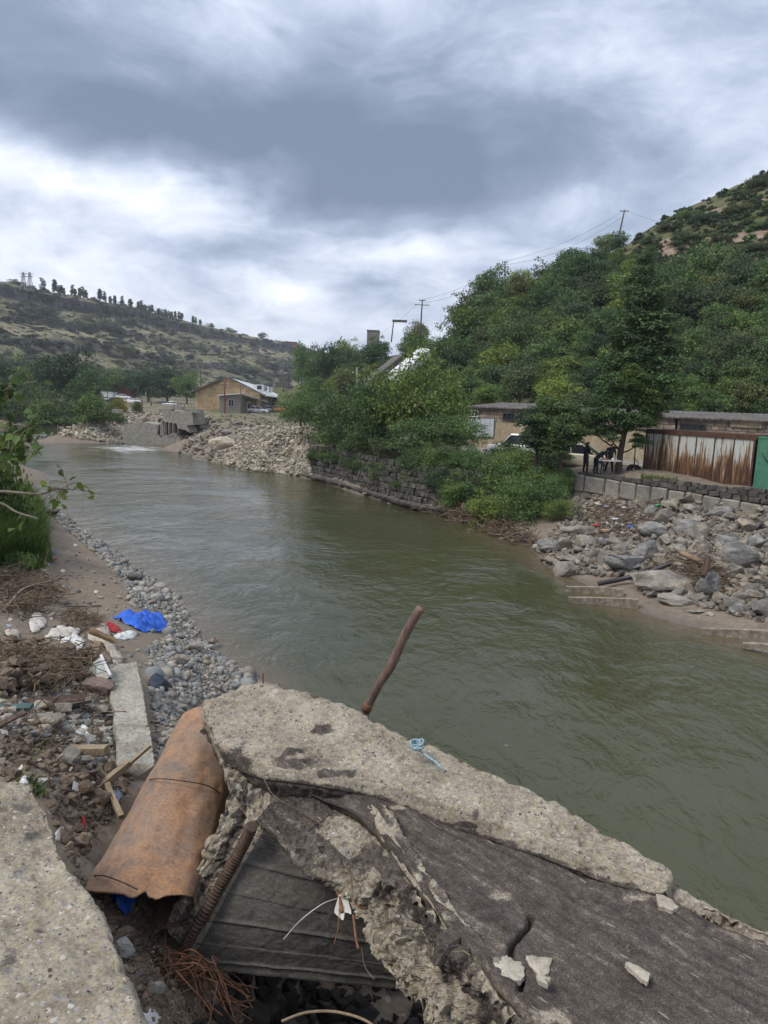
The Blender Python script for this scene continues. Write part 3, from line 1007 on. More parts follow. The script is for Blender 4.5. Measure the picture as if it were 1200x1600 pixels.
def rough(G_, amp=1., s=0):
    return amp*(fbm(G_, 3.2, 4, 50+s)*.034+fbm(G_, 11, 4, 55+s)*.020-np.clip(np.abs(fbm(G_, 17, 3, 57+s))-.22, 0, 1)*.05+fbm(G_, 45, 3, 60+s)*.008)


def build_broken_slab():
    root = thing('broken_concrete_channel', 'big broken concrete channel piece with tar coated slab lying in the foreground', 'concrete', (0.2, 3.4, 3.4))
    Apx = [(425, 1063), (482, 1079), (545, 1103), (605, 1130), (668, 1156), (752, 1197), (832, 1235), (902, 1271), (962, 1306), (1040, 1353), (1052, 1374)]
    Bpx = [(322, 1102), (330, 1150), (392, 1186), (478, 1206), (590, 1222), (688, 1250), (788, 1290), (872, 1320), (945, 1346), (1026, 1375), (1046, 1382)]
    Cpx = [(318, 1130), (338, 1180), (392, 1215), (482, 1228), (590, 1250), (690, 1290), (790, 1325), (870, 1352), (940, 1380), (1018, 1399), (1040, 1396)]
    st = []; cdrop = []
    for i, (a, b, c) in enumerate(zip(Apx, Bpx, Cpx)):
        dA = 1.90+.012*i if i < 10 else 2.03
        A = UD(*a, dA); B = UD(*b, 1.93+.008*i); Cc = UD(*c, 2.07+.012*i)
        if i >= 2:                                 # the front face is upright: same distance as its top edge
            kf = (B[1]-.035)/Cc[1]; Cc = np.array([0, 0, EYE])+(Cc-np.array([0, 0, EYE]))*kf
        cdrop.append((c[0], EYE-Cc[2]))
        A2 = A+np.array([.04, .06, -.55]); C2 = Cc+np.array([.06, .06, -.16])
        if i == 0: A2 = A+np.array([.02, .02, -.3])
        st.append([A, B, Cc, C2, A2])
    st = np.array(st)
    first = st[0].copy(); cen = first.mean(0)
    pre = cen+(first-cen)*.72+np.array([-.07, .05, -.03])
    st = np.concatenate([[pre], st])

    def dsp(P, s, side):
        e = np.minimum(np.abs((side+.5) % 1-.5), .5)*2           # 0 at the corners
        r = rough(P, 1.0)
        end = np.clip(1-s/.18, 0, 1)
        r = r+end*(fbm(P, 4.5, 4, 71)*.10+(cells(P, 9, 3)-.5)*.07+(cells(P, 22, 4)-.5)*.03)
        front = ((side > 1) & (side < 2))*1.
        r = r*(1-.55*front*(1-end))
        chips = -np.clip(fbm(P, 6, 3, 77)-.25, 0, 1)*.09*np.exp(-e*6)
        return r+chips-.02*np.exp(-e*14)
    V, F, s, sd = ringloft(st, 420, [46, 26, 12, 12, 14], dsp)
    px, py, k = proj(V)
    tar = np.zeros(len(V))

    def blot(x, y, rx, ry, a=1.):
        nonlocal tar
        tar = np.maximum(tar, a*np.exp(-(((px-x)/rx)**2+((py-y)/ry)**2)))
    for q in [(372, 1190, 40, 30, 1.), (350, 1250, 30, 40, 1.), (465, 1192, 50, 12, .95), (520, 1208, 45, 9, .9), (503, 1141, 20, 13, .95), (745, 1275, 12, 14, .75), (745, 1306, 40, 5, .6), (455, 1175, 20, 9, .9),
              (640, 1268, 40, 6, .6), (900, 1358, 50, 7, .75), (820, 1338, 60, 6, .8), (330, 1150, 8, 26, .4), (470, 1120, 8, 5, .8), (455, 1112, 8, 4, .7), (960, 1385, 60, 10, .8), (700, 1290, 70, 9, .9)]:
        blot(*q)
    tar = np.maximum(tar, np.clip((sd-1.45)*1.9, 0, .82)*(sd < 2.6))
    curb = ob('curb', V, F, MT['slab'], root, True, attr={'tar': tar})

    # tar coated plate with a torn left edge
    Cp = [(470, 1205), (540, 1232), (600, 1248), (690, 1288), (790, 1323), (870, 1350), (940, 1378), (1020, 1394), (1120, 1438), (1215, 1482), (1430, 1580)]
    Ep = [(458, 1222), (505, 1252), (560, 1278), (628, 1350), (676, 1420), (735, 1492), (786, 1552), (838, 1612), (915, 1700), (1010, 1790), (1210, 1960)]
    st = []
    for i, (c, e) in enumerate(zip(Cp, Ep)):
        c = UD(*c, float(np.interp(c[0], [q_[0] for q_ in cdrop[2:]], [q_[1] for q_ in cdrop[2:]]))-.01 if c[0] < 1040 else 2.06); e = UD(*e, 2.09+.006*i)
        st.append([c, e, e+np.array([.03, .03, -.10]), c+np.array([.05, .05, -.12])])

    def dsp2(P, s, side):
        top = (side < 1)*1.
        u = side
        q = P@np.array([[.7071, .7071, 0], [-.7071, .7071, 0], [0, 0, 1.]]).T
        strk = fbm(q*np.array([3, 1.3, 1])@np.eye(3), 5, 4, 81)
        q2 = np.stack([q[..., 0]*7, q[..., 1]*1.4, q[..., 2]], -1)
        r = fbm(P, 2.2, 3, 80)*.022+fbm(q2, 2.6, 4, 82)*.010+fbm(P, 30, 3, 83)*.004
        edge = np.exp(-((u-1)/.10)**2)
        r = r+top*edge*(.02+.05*np.abs(fbm(P, 9, 3, 84)))
        # the crack seen from (800,1500) up to (830,1440)
        px, py, k = proj(P)
        xs = np.interp(py, [1420, 1445, 1475, 1500, 1530, 1560], [832, 826, 800, 797, 815, 812])
        crack = np.exp(-((px-xs)/4.5)**2)*((py > 1425) & (py < 1560))
        x2 = np.interp(px, [800, 860, 930, 1000], [1490, 1500, 1530, 1556])
        r = r-crack*.06*top
        return r
    V, F, s, sd = ringloft(st, 520, [150, 10, 20, 8], dsp2)
    px, py, k = proj(V)
    pale = np.zeros(len(V))
    for x, y, rx, ry in [(640, 1262, 50, 5), (1000, 1402, 30, 8), (690, 1430, 22, 40), (740, 1490, 20, 30), (860, 1590, 40, 20), (765, 1400, 60, 12), (650, 1375, 15, 30)]:
        pale = np.maximum(pale, np.exp(-(((px-x)/rx)**2+((py-y)/ry)**2)))
    ob('tar_plate', V, F, MT['slab'], root, True, attr={'tar': 1.0-.45*pale})

    # fractured edge of the plate: thickness and broken face
    E2 = [(452, 1226), (500, 1256), (552, 1286), (622, 1360), (668, 1428), (726, 1500), (778, 1562), (832, 1625), (910, 1712), (1200, 1980)]
    Fp = [(398, 1284), (436, 1315), (478, 1368), (524, 1392), (560, 1432), (578, 1488), (608, 1537), (662, 1590), (760, 1690), (1000, 1900)]
    st = []
    for i, (e, f) in enumerate(zip(E2, Fp)):
        dF = [2.16, 2.20, 2.26, 2.32, 2.36, 2.40, 2.43, 2.44, 2.42, 2.4][i]
        e = UD(*e, 2.105+.006*i); f = UD(*f, dF)
        st.append([e, f, f+np.array([.12, .16, -.03]), e+np.array([.15, .18, -.17])])

    def dsp3(P, s, side):
        face = np.clip(1-side, 0, 1)*(side < 1)
        r = rough(P, 1.1, 3)
        big = np.abs(fbm(P, 5.0, 5, 91, .6))*.24-.07+np.abs(fbm(P, 16, 4, 94, .6))*.06
        blocky = (cells(P, 7, 5)-.5)*.09+(cells(P, 17, 6)-.5)*.045
        w = np.clip((s-.28)*8, .15, 1)
        return r+w*(big*.5+blocky*.62*(side < 1.05))
    V, F, s, sd = ringloft(st, 420, [110, 20, 20, 20], dsp3)
    px, py, k = proj(V)
    tar = np.zeros(len(V))
    for q in [(440, 1270, 60, 50, .85), (480, 1340, 40, 40, .6), (600, 1390, 30, 40, .7), (640, 1480, 30, 60, .6), (500, 1300, 20, 26, .6), (640, 1410, 14, 40, .95), (700, 1500, 16, 60, .95), (760, 1570, 20, 40, .9), (620, 1440, 22, 26, .8), (600, 1420, 18, 18, .6), (820, 1600, 30, 40, .8), (470, 1330, 25, 25, .72), (655, 1470, 18, 24, .7)]:
        tar = np.maximum(tar, q[4]*np.exp(-(((px-q[0])/q[2])**2+((py-q[1])/q[3])**2)))
    tar = np.maximum(tar, .80*np.clip((.40-s)/.14, 0, 1)*(sd < 1.6)); tar = np.maximum(tar, .78*(sd < .24)); tar = np.where((s > .16) & (s < .27) & (sd < .45), tar*.62, tar)
    ob('broken_edge', V, F, MT['slab'], root, False, attr={'tar': tar})

    # standing lip of tar along the torn edge
    Lo = [(556, 1262), (578, 1290), (600, 1330), (640, 1382), (674, 1430), (700, 1468), (742, 1514), (790, 1570), (850, 1640)]
    Lr = [(572, 1258), (596, 1284), (622, 1318), (660, 1368), (696, 1416), (724, 1456), (762, 1500), (806, 1556), (866, 1626)]
    st = []
    for i, (a, b) in enumerate(zip(Lo, Lr)):
        hgt = [.03, .10, .09, .05, .06, .05, .05, .04, .03][i]
        a0 = UD(*a, 2.15+.004*i); b0 = UD(*b, 2.13+.004*i)
        up = np.array([0, 0, hgt])
        st.append([a0+up*.8, b0+up, b0-np.array([0, 0, .06]), a0-np.array([0, 0, .08])])
    V, F, s, sd = ringloft(st, 260, [14, 10, 10, 10], lambda P, s, u: rough(P, .8, 7)+fbm(P, 14, 3, 93)*.02)
    ob('torn_lip', V, F, MT['slab'], root, True, attr={'tar': np.clip(.62+.35*fbm(V, 9, 2, 3)-.5*(sd < .5), 0, 1)})

    # wall under the curb: end face with the duct, smooth inner face
    K = [  # outer edge, inner edge (px,py,drop)
        ((322, 1118, 2.00), (392, 1168, 2.02)), ((334, 1165, 2.05), (412, 1222, 2.11)), ((356, 1228, 2.10), (404, 1282, 2.17)), ((340, 1290, 2.24), (384, 1322, 2.30)), ((303, 1362, 2.45), (345, 1390, 2.50)),
        ((268, 1420, 2.62), (312, 1452, 2.68)), ((263, 1448, 2.72), (290, 1496, 2.83)), ((280, 1485, 2.82), (296, 1514, 2.88))]
    Rt = [np.array([1.15, 2.95, 3.78]), np.array([1.15, 2.95, 3.75]), np.array([1.15, 2.95, 3.66]), np.array([1.14, 3.0, 3.52]), np.array([1.12, 3.08, 3.34]), np.array([1.1, 3.18, 3.18]), np.array([1.08, 3.26, 3.02]), np.array([1.06, 3.28, 2.94])]
    st = []
    for (o_, i_), r in zip(K, Rt):
        o3 = UD(*o_); i3 = UD(*i_)
        st.append([o3, i3, r, r+np.array([.2, .3, .02]), o3+np.array([.3, .25, 0])])

    def dsp4(P, s, side):
        inner = ((side > 1) & (side < 2))*1.
        e = np.minimum(np.abs((side+.5) % 1-.5), .5)*2
        r = (rough(P, 1.4, 11)+((cells(P, 8, 7)-.5)*.06+(cells(P, 20, 8)-.5)*.025)*(1.1-s)+fbm(P, 22, 3, 13)*.008)*(1-.85*inner)
        # formwork board lines run along the wall
        ph = (s*5.2+.12*(side-1)) % 1
        r = r+inner*(np.exp(-((ph-.5)/.035)**2)*.010-.004*np.round(((s*5.2) % 2)/2))
        # duct groove along the inner arris
        r = r-np.exp(-((side-.93)/.05)**2)*.03*((s > .3) & (s < .93))
        return r
    V, F, s, sd = ringloft(st, 360, [90, 230, 10, 10, 30], dsp4)
    px, py, k = proj(V)
    tar = np.zeros(len(V))
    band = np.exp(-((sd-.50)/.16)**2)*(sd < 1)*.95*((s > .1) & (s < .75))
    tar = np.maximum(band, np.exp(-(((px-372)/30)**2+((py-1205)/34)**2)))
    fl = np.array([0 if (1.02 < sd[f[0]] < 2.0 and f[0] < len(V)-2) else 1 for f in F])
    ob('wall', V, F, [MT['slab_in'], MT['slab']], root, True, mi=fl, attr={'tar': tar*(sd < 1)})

    # ribbed steel duct
    pts = [UD(*q) for q in [(398, 1286, 2.14), (383, 1318, 2.27), (358, 1362, 2.42), (330, 1412, 2.56), (300, 1462, 2.72), (290, 1482, 2.79)]]
    c = crom(np.array(pts), 300)+np.array([-.01, -.03, 0])
    rad = .024+.010*np.abs(np.sin(np.arange(300)*math.pi/6.0))
    V, F = tube(c, rad, 12)
    ob('ribbed_duct', V, F, MT['rust_dark'], root, True)

    # crumbling remnant of the curb towards the right
    A_ = [(1046, 1372), (1085, 1396), (1120, 1416), (1160, 1434), (1204, 1454), (1300, 1498), (1420, 1550)]
    C_ = [(1030, 1402), (1075, 1418), (1110, 1440), (1150, 1458), (1200, 1482), (1290, 1524), (1400, 1590)]
    st = []
    for i, (a, c) in enumerate(zip(A_, C_)):
        a = UD(*a, 2.08+.006*i); c = UD(*c, 2.10+.008*i); mdl = (a+c)/2+np.array([0, 0, .03])
        st.append([a, mdl, c, c+np.array([0, 0, -.2]), a+np.array([.05, .05, -.5])])
    V, F, s, sd = ringloft(st, 240, [14, 14, 8, 8, 10], lambda P, s, u: rough(P, 1.3, 17)+fbm(P, 16, 3, 95)*.02)
    ob('crumbled_curb', V, F, MT['crumb'], root, True)

    # pale flakes of mortar lying loose on the tar
    for i, (poly, dr, lb) in enumerate([
        ([(1026, 1400), (1034, 1398), (1062, 1418), (1052, 1424), (1028, 1418)], 2.10, 'long pale mortar flake against the end of the curb'),
        ([(771, 1508), (790, 1491), (812, 1504), (822, 1530), (806, 1538), (776, 1524)], 2.12, 'largest pale mortar flake beside the crack in the tar slab'),
        ([(819, 1492), (862, 1500), (858, 1522), (840, 1524), (826, 1508)], 2.12, 'pale mortar flake just right of the crack in the tar slab'),
        ([(838, 1524), (860, 1530), (856, 1542), (842, 1534)], 2.13, 'smallest pale mortar chip below the crack in the tar slab'),
        ([(974, 1506), (984, 1504), (1013, 1522), (1010, 1536), (996, 1526)], 2.12, 'narrow pale mortar flake alone on the tar slab')]):
        P = np.array([UD(x, y, dr-(.012 if i in (1, 2) else .055)) for x, y in poly]); cen = P.mean(0)
        N = 40
        cl_ = np.concatenate([P, P[:1]]); tt_ = np.linspace(0, len(P), N, endpoint=False); ii_ = tt_.astype(int); B = cl_[ii_]*(1-(tt_-ii_))[:, None]+cl_[ii_+1]*(tt_-ii_)[:, None]
        B = cen+(B-cen)*(1+.30*fbm(B, 45, 3, 5))[:, None]
        rings = [cen+(B-cen)*f for f in (0.02, .4, .75, 1.0)]
        top = np.concatenate([r+np.array([0, 0, h])+np.c_[0*r[:, :2], vn(r*30, 9)*.006] for r, h in zip(rings, (.010, .010, .009, .006))])
        V = np.concatenate([top, B-np.array([0, 0, .012])])
        F = gridF(5, N, True)
        o = ob('mortar_flake', V, F, MT['mortar'], None, False)
        tag(o, lb, 'mortar flake', 'mortar flakes on the tar slab')


MT['rust_dark'] = M('dark_rusted_duct', [(.3, (.035, .022, .018)), (.6, (.095, .060, .045)), (.8, (.16, .11, .08))], 30, 6, .8, .4, .003)
MT['crumb'] = M('crumbled_concrete', [(.3, (.13, .10, .075)), (.5, (.24, .20, .155)), (.7, (.37, .33, .27))], 7, 9, .95, .9, .02, agg=(60, .4, (.42, .4, .36, 1), (.16, .15, .14, 1)))
MT['mortar'] = M('pale_mortar', [(.3, (.27, .235, .185)), (.7, (.46, .42, .35))], 9, 8, .95, .6, .01)
build_broken_slab()


def pipe_material():
    mt, t = pmat('rusty_pipe_steel')
    v = coord(t)
    n = t.noise(v, 2.6, 8, .6, .6); n2 = t.noise(v, 16, 7, .65); n3 = t.noise(t.map(v, (3.0, .7, 3.0), rot=(0, 0, math.radians(-20))), 5, 6, .6)
    c = t.ramp(n, [(.30, (.16, .122, .098)), (.44, (.225, .158, .115)), (.56, (.285, .175, .110)), (.70, (.36, .195, .10))])
    c = t.mix(t.ramp(n3, [(.52, 0), (.68, .6)]), c, (.42, .21, .095, 1))
    c = t.mix(t.ramp(n2, [(.50, 0), (.66, .5)]), c, (.135, .085, .065, 1))
    c = t.mix(1, c, t.ramp(t.noise(v, 70, 4, .6), [(.3, .75), (.7, 1.25)]), 'MULTIPLY')
    t.put(t.b.inputs['Base Color'], c)
    t.b.inputs['Roughness'].default_value = .72
    t.b.inputs['Specular IOR Level'].default_value = .35
    bump(t, t.math('ADD', n2, t.math('MULTIPLY', t.noise(v, 60, 4, .6), .5)), .4, .004)
    return mt


def build_pipe():
    root = thing('rusty_pipe', 'large rusty orange steel pipe half buried beside the broken concrete', 'pipe', (-1.2, 4.2, 3.3))
    a = UD(194, 1390, 2.33)-np.array([0, 0, .215]); b = UD(336, 1106, 2.22)-np.array([0, 0, .215])
    L = np.linalg.norm(b-a); T = (b-a)/L
    up = np.array([0, 0, 1.]); sx = np.cross(T, up); sx /= np.linalg.norm(sx); up = np.cross(sx, T)
    ns, nc = 200, 150
    s = np.linspace(0, 1, ns)[:, None]; th = np.linspace(-math.pi*.98, math.pi*.98, nc)[None]
    # near lip is torn: bites at the right of the crown
    lip = -.24*np.cos(np.clip(th, -1.57, 1.57))+.010*vn(np.stack([th*1.3, 0*th, 0*th], -1), 3)+.045*np.exp(-((th-.38)/.10)**2)+.012*vn(np.stack([th*9, 0*th, 0*th], -1), 4)*(th > 0)
    z = s*(L+.05)+(lip+.22)*(1-s)**5
    P0 = a+z[..., None]*T
    dent = fbm(np.stack([th*1.2+0*s, s*3+0*th, 0*s*th], -1), 1.6, 3, 8)*.030
    r = .285+dent-.03*np.exp(-((th-.5)/.5)**2)*np.exp(-(s/.12)**2)
    seam = .004*np.exp(-((th+.32)/.018)**2)
    r = r+seam+.005*np.exp(-((s-.36)/.006)**2)
    V = P0+(r*np.sin(th))[..., None]*sx+(.80*r*np.cos(th))[..., None]*up
    outer = V.reshape(-1, 3)
    rin = r-.012
    Vi = P0+(rin*np.sin(th))[..., None]*sx+(.80*rin*np.cos(th))[..., None]*up
    F = gridF(ns, nc)
    n0 = ns*nc
    rim = [(j, j+1, n0+j+1, n0+j) for j in range(nc-1)]
    Fa = np.concatenate([F[:, ::-1], F+n0, np.array(rim)])
    ob('pipe_shell', np.concatenate([outer, Vi.reshape(-1, 3)]), Fa, pipe_material(), root, True)
    # wires lying over the crown
    for q in [[(208, 1228), (240, 1217), (285, 1220), (325, 1228), (352, 1245)], [(130, 1370), (160, 1368), (190, 1378), (215, 1390)]]:
        P = [UD(x, y, 2.30 if y < 1300 else 2.33) for x, y in q]
        P = crom(np.array(P), 40)
        # lay it on the shell
        out = []
        for p in P:
            t_ = np.dot(p-a, T); c0 = a+t_*T; rdir = p-c0; rdir -= np.dot(rdir, T)*T
            d = p-np.array([0, 0, EYE]); d = d/np.linalg.norm(d)
            # intersect view ray with the cylinder
            o_ = np.array([0, 0, EYE])-a; dd = d-np.dot(d, T)*T; oo = o_-np.dot(o_, T)*T
            A_ = dd@dd; B_ = 2*dd@oo; C_ = oo@oo-.262**2
            D_ = B_*B_-4*A_*C_
            if D_ <= 0: continue
            out.append(np.array([0, 0, EYE])+d*((-B_-math.sqrt(D_))/(2*A_)))
        if len(out) > 3:
            V, F = tube(np.array(out), .0035, 5)
            w = ob('steel_wire', V, F, MT['rust_dark'], None, True)
            tag(w, 'thin wire bent over the middle of the rusty pipe' if q[0][1] < 1300 else 'thin wire lying on the lower end of the rusty pipe', 'wire')


build_pipe()


def build_left_slab():
    E_ = [(40, 1222), (66, 1262), (80, 1292), (104, 1352), (132, 1400), (160, 1446), (186, 1500), (206, 1550), (226, 1606), (262, 1700)]
    st = []
    for i, (x, y) in enumerate(E_):
        a = UD(x, y, 1.80-.01*i)
        l = a+np.array([-1.5, -.12, .02])
        if i == 0: l = UD(-220, 1222, 1.8)
        st.append([a, a+np.array([.02, 0, -.03]), a+np.array([.05, .03, -.34]), l+np.array([0, 0, -.34]), l])
    st = np.array(st); st = np.concatenate([[st[0]+np.array([0, .05, -.04])], st])

    def d(P, s, u):
        e = np.minimum(np.abs((u+.5) % 1-.5), .5)*2
        return rough(P, .75, 31)+np.exp(-np.minimum(np.abs(u), np.abs(u-5))*14)*fbm(P, 7, 3, 99)*.03-np.clip(fbm(P, 2.4, 4, 98)-.22, 0, 1)*.05
    V, F, s, u = ringloft(st, 330, [4, 30, 4, 4, 200], d)
    px, py, k = proj(V)
    tar = np.zeros(len(V))
    for q in [(35, 1262, 30, 12, .7), (55, 1305, 22, 14, .75), (40, 1340, 40, 60, .35), (110, 1420, 40, 70, .38), (10, 1500, 30, 40, .5), (150, 1500, 30, 70, .35), (70, 1470, 50, 40, .35)]:
        tar = np.maximum(tar, q[4]*np.exp(-(((px-q[0])/q[2])**2+((py-q[1])/q[3])**2)))
    o = ob('concrete_slab', V, F, MT['slab_left'], None, True, attr={'tar': tar})
    tag(o, 'worn tan concrete slab in the bottom left corner with pitted top', 'concrete slab')


build_left_slab()


def build_low_beam():
    def seg(P, lab):
        st = []
        for (l, r, dr) in P:
            a = UD(*l, dr); b = UD(*r, dr)
            st.append([a, b, b+np.array([.02, 0, -.3]), a+np.array([-.02, 0, -.3])])
        V, F, s, u = ringloft(st, 120, [36, 14, 10, 14], lambda P, s, u: rough(P, .7, 41), lin=True)
        o = ob('concrete_beam', V, F, MT['conc'], None, True)
        tag(o, lab, 'concrete beam', 'sections of the low concrete beam on the bank')
    seg([((172, 1038), (214, 1036), 2.86), ((174, 1090), (224, 1088), 2.78), ((178, 1131), (233, 1131), 2.74)], 'far longer section of the low rough concrete beam on the bank')
    seg([((180, 1134), (234, 1134), 2.76), ((182, 1160), (238, 1160), 2.72), ((186, 1196), (242, 1194), 2.70)], 'near shorter section of the low rough concrete beam beside the rusty pipe')


build_low_beam()


def build_post():
    root = thing('rusty_post', 'slim rusty steel post leaning up from behind the broken concrete', 'post', UY(566, 1140, 4.75))
    P = np.array([UY(562, 1150, 4.78), UY(572, 1110, 4.74), UY(592, 1070, 4.7), UY(612, 1038, 4.66), UY(634, 990, 4.6), UY(657, 950, 4.55)])
    C_ = crom(P, 60)
    rad = np.interp(np.linspace(0, 1, 60), [0, .3, .5, .55, 1], [.031, .031, .031, .034, .029])
    V, F = tube(C_, rad, 16)
    ob('post_shaft', V, F, MT['post'], root, True)
    i = 13
    V, F = tube(C_[i-1:i+3], .036, 16)
    ob('clamp_ring', V, F, MT['rust'], root, True)


MT['post'] = M('weathered_rusty_post', [(.3, (.085, .055, .046)), (.5, (.165, .108, .088)), (.7, (.27, .20, .16))], 14, 7, .7, .4, .003, stretch=(1, 1, .35))
build_post()
# ------------------------------------------------------------------ stones
def hull_rock(seed, n=15, flat=.7, detail=0):
    r = np.random.default_rng(seed)
    bm = bmesh.new()
    for i in range(n):
        v = r.normal(size=3); v /= np.linalg.norm(v); v *= r.uniform(.82, 1.05)
        bm.verts.new((v[0]*.5, v[1]*.5*r.uniform(.8, 1), v[2]*.5*flat))
    res = bmesh.ops.convex_hull(bm, input=bm.verts)
    bmesh.ops.delete(bm, geom=[v for v in bm.verts if not v.link_faces], context='VERTS')
    if detail:
        bmesh.ops.bevel(bm, geom=bm.edges[:], offset=.045, segments=1, affect='EDGES')
        bmesh.ops.triangulate(bm, faces=bm.faces)
        bmesh.ops.subdivide_edges(bm, edges=bm.edges[:], cuts=detail, use_grid_fill=True)
    bmesh.ops.recalc_face_normals(bm, faces=bm.faces)
    V = np.array([v.co[:] for v in bm.verts]); F = [tuple(v.index for v in f.verts) for f in bm.faces]
    bm.free()
    if detail:
        V = V+V*(fbm(V, 3.5, 4, seed)*.16+fbm(V, 11, 3, seed+1)*.05)[:, None]
    return V, F


def cob_rock(seed, sub=2):
    bm = bmesh.new(); bmesh.ops.create_icosphere(bm, subdivisions=sub, radius=.5)
    V = np.array([v.co[:] for v in bm.verts]); F = [tuple(v.index for v in f.verts) for f in bm.faces]; bm.free()
    r = np.random.default_rng(seed)
    V = V*(1+.32*vn(V*2.3+seed*3.1, seed))[:, None]
    V[:, 2] *= r.uniform(.42, .72); V[:, 1] *= r.uniform(.62, .95)
    return V, F


ROCKS = [hull_rock(i, 13+i % 5, .55+.05*(i % 5)) for i in range(10)]
COBS = [cob_rock(i) for i in range(9)]
COBS1 = [cob_rock(i, 1) for i in range(9)]


def inst_mesh(name, VF, mat, smooth): return [mkmesh(name, v, f, smooth, mat) for v, f in VF]


def put(me, name, p, size, rot, sc=(1, 1, 1), label=None, cat=None, group=None):
    o = bpy.data.objects.new(name, me); COL.objects.link(o)
    o.location = tuple(map(float, p)); o.rotation_euler = rot
    o.scale = (size*sc[0], size*sc[1], size*sc[2])
    return tag(o, label, cat, group)


def sample_world(poly, n, H=G, ymin=2, ymax=200, seed=0, power=2.0):
    """random points of the ground inside an image outline, spread evenly over the ground when power=2"""
    r = np.random.default_rng(seed)
    xs = [p[0] for p in poly]; ys = [p[1] for p in poly]
    out = []; got = 0
    for _ in range(60):
        px = r.uniform(min(xs), max(xs), 4000); py = r.uniform(min(ys), max(ys), 4000)
        k = inpoly(px, py, poly); px, py = px[k], py[k]
        if len(px) == 0: continue
        P, ok = ground_at(px, py, ymin, ymax, H)
        P = P[ok]
        if len(P) == 0: continue
        w = (P[:, 1]/ymax)**power if power else np.ones(len(P))
        w = w/np.quantile(w, .93)
        P = P[r.uniform(size=len(P)) < w]
        out.append(P); got += len(P)
        if got > n: break
    return np.concatenate(out)[:n] if out else np.zeros((0, 3))


def joined(name, VFs, P, size, mat, label, cat, seed=0, flat=1., sink=.25, smooth=False, lift=None, ground=True):
    r = np.random.default_rng(seed)
    Vs, Fs, n0 = [], [], 0
    k = len(P)
    which = r.integers(0, len(VFs), k)
    for w, (V, F) in enumerate(VFs):
        idx = np.where(which == w)[0]
        if not len(idx): continue
        a, b, c = r.uniform(0, 6.28, (3, len(idx)))
        b = (b-3.14)*.25; c = (c-3.14)*.25
        ca, sa, cb, sb, cc, sc = np.cos(a), np.sin(a), np.cos(b), np.sin(b), np.cos(c), np.sin(c)
        Rz = np.zeros((len(idx), 3, 3)); Rz[:, 0, 0] = ca; Rz[:, 0, 1] = -sa; Rz[:, 1, 0] = sa; Rz[:, 1, 1] = ca; Rz[:, 2, 2] = 1
        Rx = np.zeros_like(Rz); Rx[:, 0, 0] = 1; Rx[:, 1, 1] = cb; Rx[:, 1, 2] = -sb; Rx[:, 2, 1] = sb; Rx[:, 2, 2] = cb
        Ry = np.zeros_like(Rz); Ry[:, 1, 1] = 1; Ry[:, 0, 0] = cc; Ry[:, 0, 2] = sc; Ry[:, 2, 0] = -sc; Ry[:, 2, 2] = cc
        Rm = Rz@Rx@Ry
        s = size[idx] if hasattr(size, '__len__') else np.full(len(idx), size)
        Q = np.einsum('nij,vj->nvi', Rm, V)*s[:, None, None]
        Q[..., 2] *= flat
        Q += P[idx][:, None]+np.array([0, 0, 1])*(s*(.5-sink)*.6)[:, None, None]
        Vs.append(Q.reshape(-1, 3))
        Fn = np.array(F)
        Fs.append((Fn[None]+(np.arange(len(idx))*len(V))[:, None, None]).reshape(-1, 3)+n0); n0 += len(idx)*len(V)
    o = ob(name, np.concatenate(Vs), np.concatenate(Fs), mat, None, smooth)
    return tag(o, label, cat, None, 'stuff')


def scatter(name, meshes, P, sizes, label, cat, group, seed=0, sink=.2, tilt=.5, sc=None):
    r = random.Random(seed)
    ppx, ppy, _ = proj(P); bx0, bx1, by0, by1 = ppx.min(), ppx.max(), ppy.min(), ppy.max(); q1, q2 = np.quantile(sizes, [.33, .8])
    for p, s, ux, uy in zip(P, sizes, ppx, ppy):
        zb, za = zone(ux, uy, bx0, bx1, by0, by1); lb = label.format(s='small' if s < q1 else 'large' if s > q2 else 'middle sized', z=f'in the {zb} {za} part')
        q = (p[0], p[1], p[2]+s*(.5-sink)*.55)
        put(meshes[r.randrange(len(meshes))], name, q, float(s), (r.uniform(-tilt, tilt), r.uniform(-tilt, tilt), r.uniform(0, 6.28)),
            (1, r.uniform(.8, 1.1), r.uniform(.8, 1.15)) if sc is None else sc, lb, cat, group)


def vis_size(P): return P[:, 1]/FPX


# --- cobbles on the left beach
BEACH = [(78, 802), (95, 798), (180, 862), (240, 905), (272, 930), (292, 950), (308, 985), (330, 1015), (362, 1035), (402, 1060), (436, 1072), (430, 1085), (330, 1088), (318, 1100), (290, 1105), (262, 1130), (244, 1130),
         (232, 1060), (236, 1010), (266, 990), (262, 960), (206, 950), (190, 905), (165, 880), (120, 842), (95, 820)]
me_cob = inst_mesh('cobble', COBS, MT['cobble'], True)
rr_ = np.random.default_rng(5)
P = sample_world(BEACH, 300, ymin=5, ymax=40, seed=1, power=1.2)
siz = np.clip(rr_.lognormal(-1.75, .38, len(P)), .09, .48)*np.clip(.42+P[:, 1]/30, .5, 1.25)
scatter('cobble', me_cob, P, siz, '{s} rounded cobble {z} of the beach strip', 'cobble', 'cobbles on the left beach', 3, .22, .35)
P = sample_world(BEACH, 5200, ymin=5, ymax=40, seed=2, power=1.0)
siz = np.clip(rr_.lognormal(-2.55, .42, len(P)), .035, .22)*np.clip(.35+P[:, 1]/28, .4, 1.3)
joined('beach_pebbles', COBS1, P, siz, MT['cobble_s'], 'mixed small grey river pebbles filling the strip of stones beside the left waterline', 'pebbles', 4, 1, .2, True)
LB = [(0, 900), (60, 880), (100, 850), (190, 900), (240, 960), (260, 1010), (235, 1060), (170, 1045), (60, 1040), (0, 1010)]
P = sample_world(LB, 380, ymin=5, ymax=40, seed=9, power=1.0)
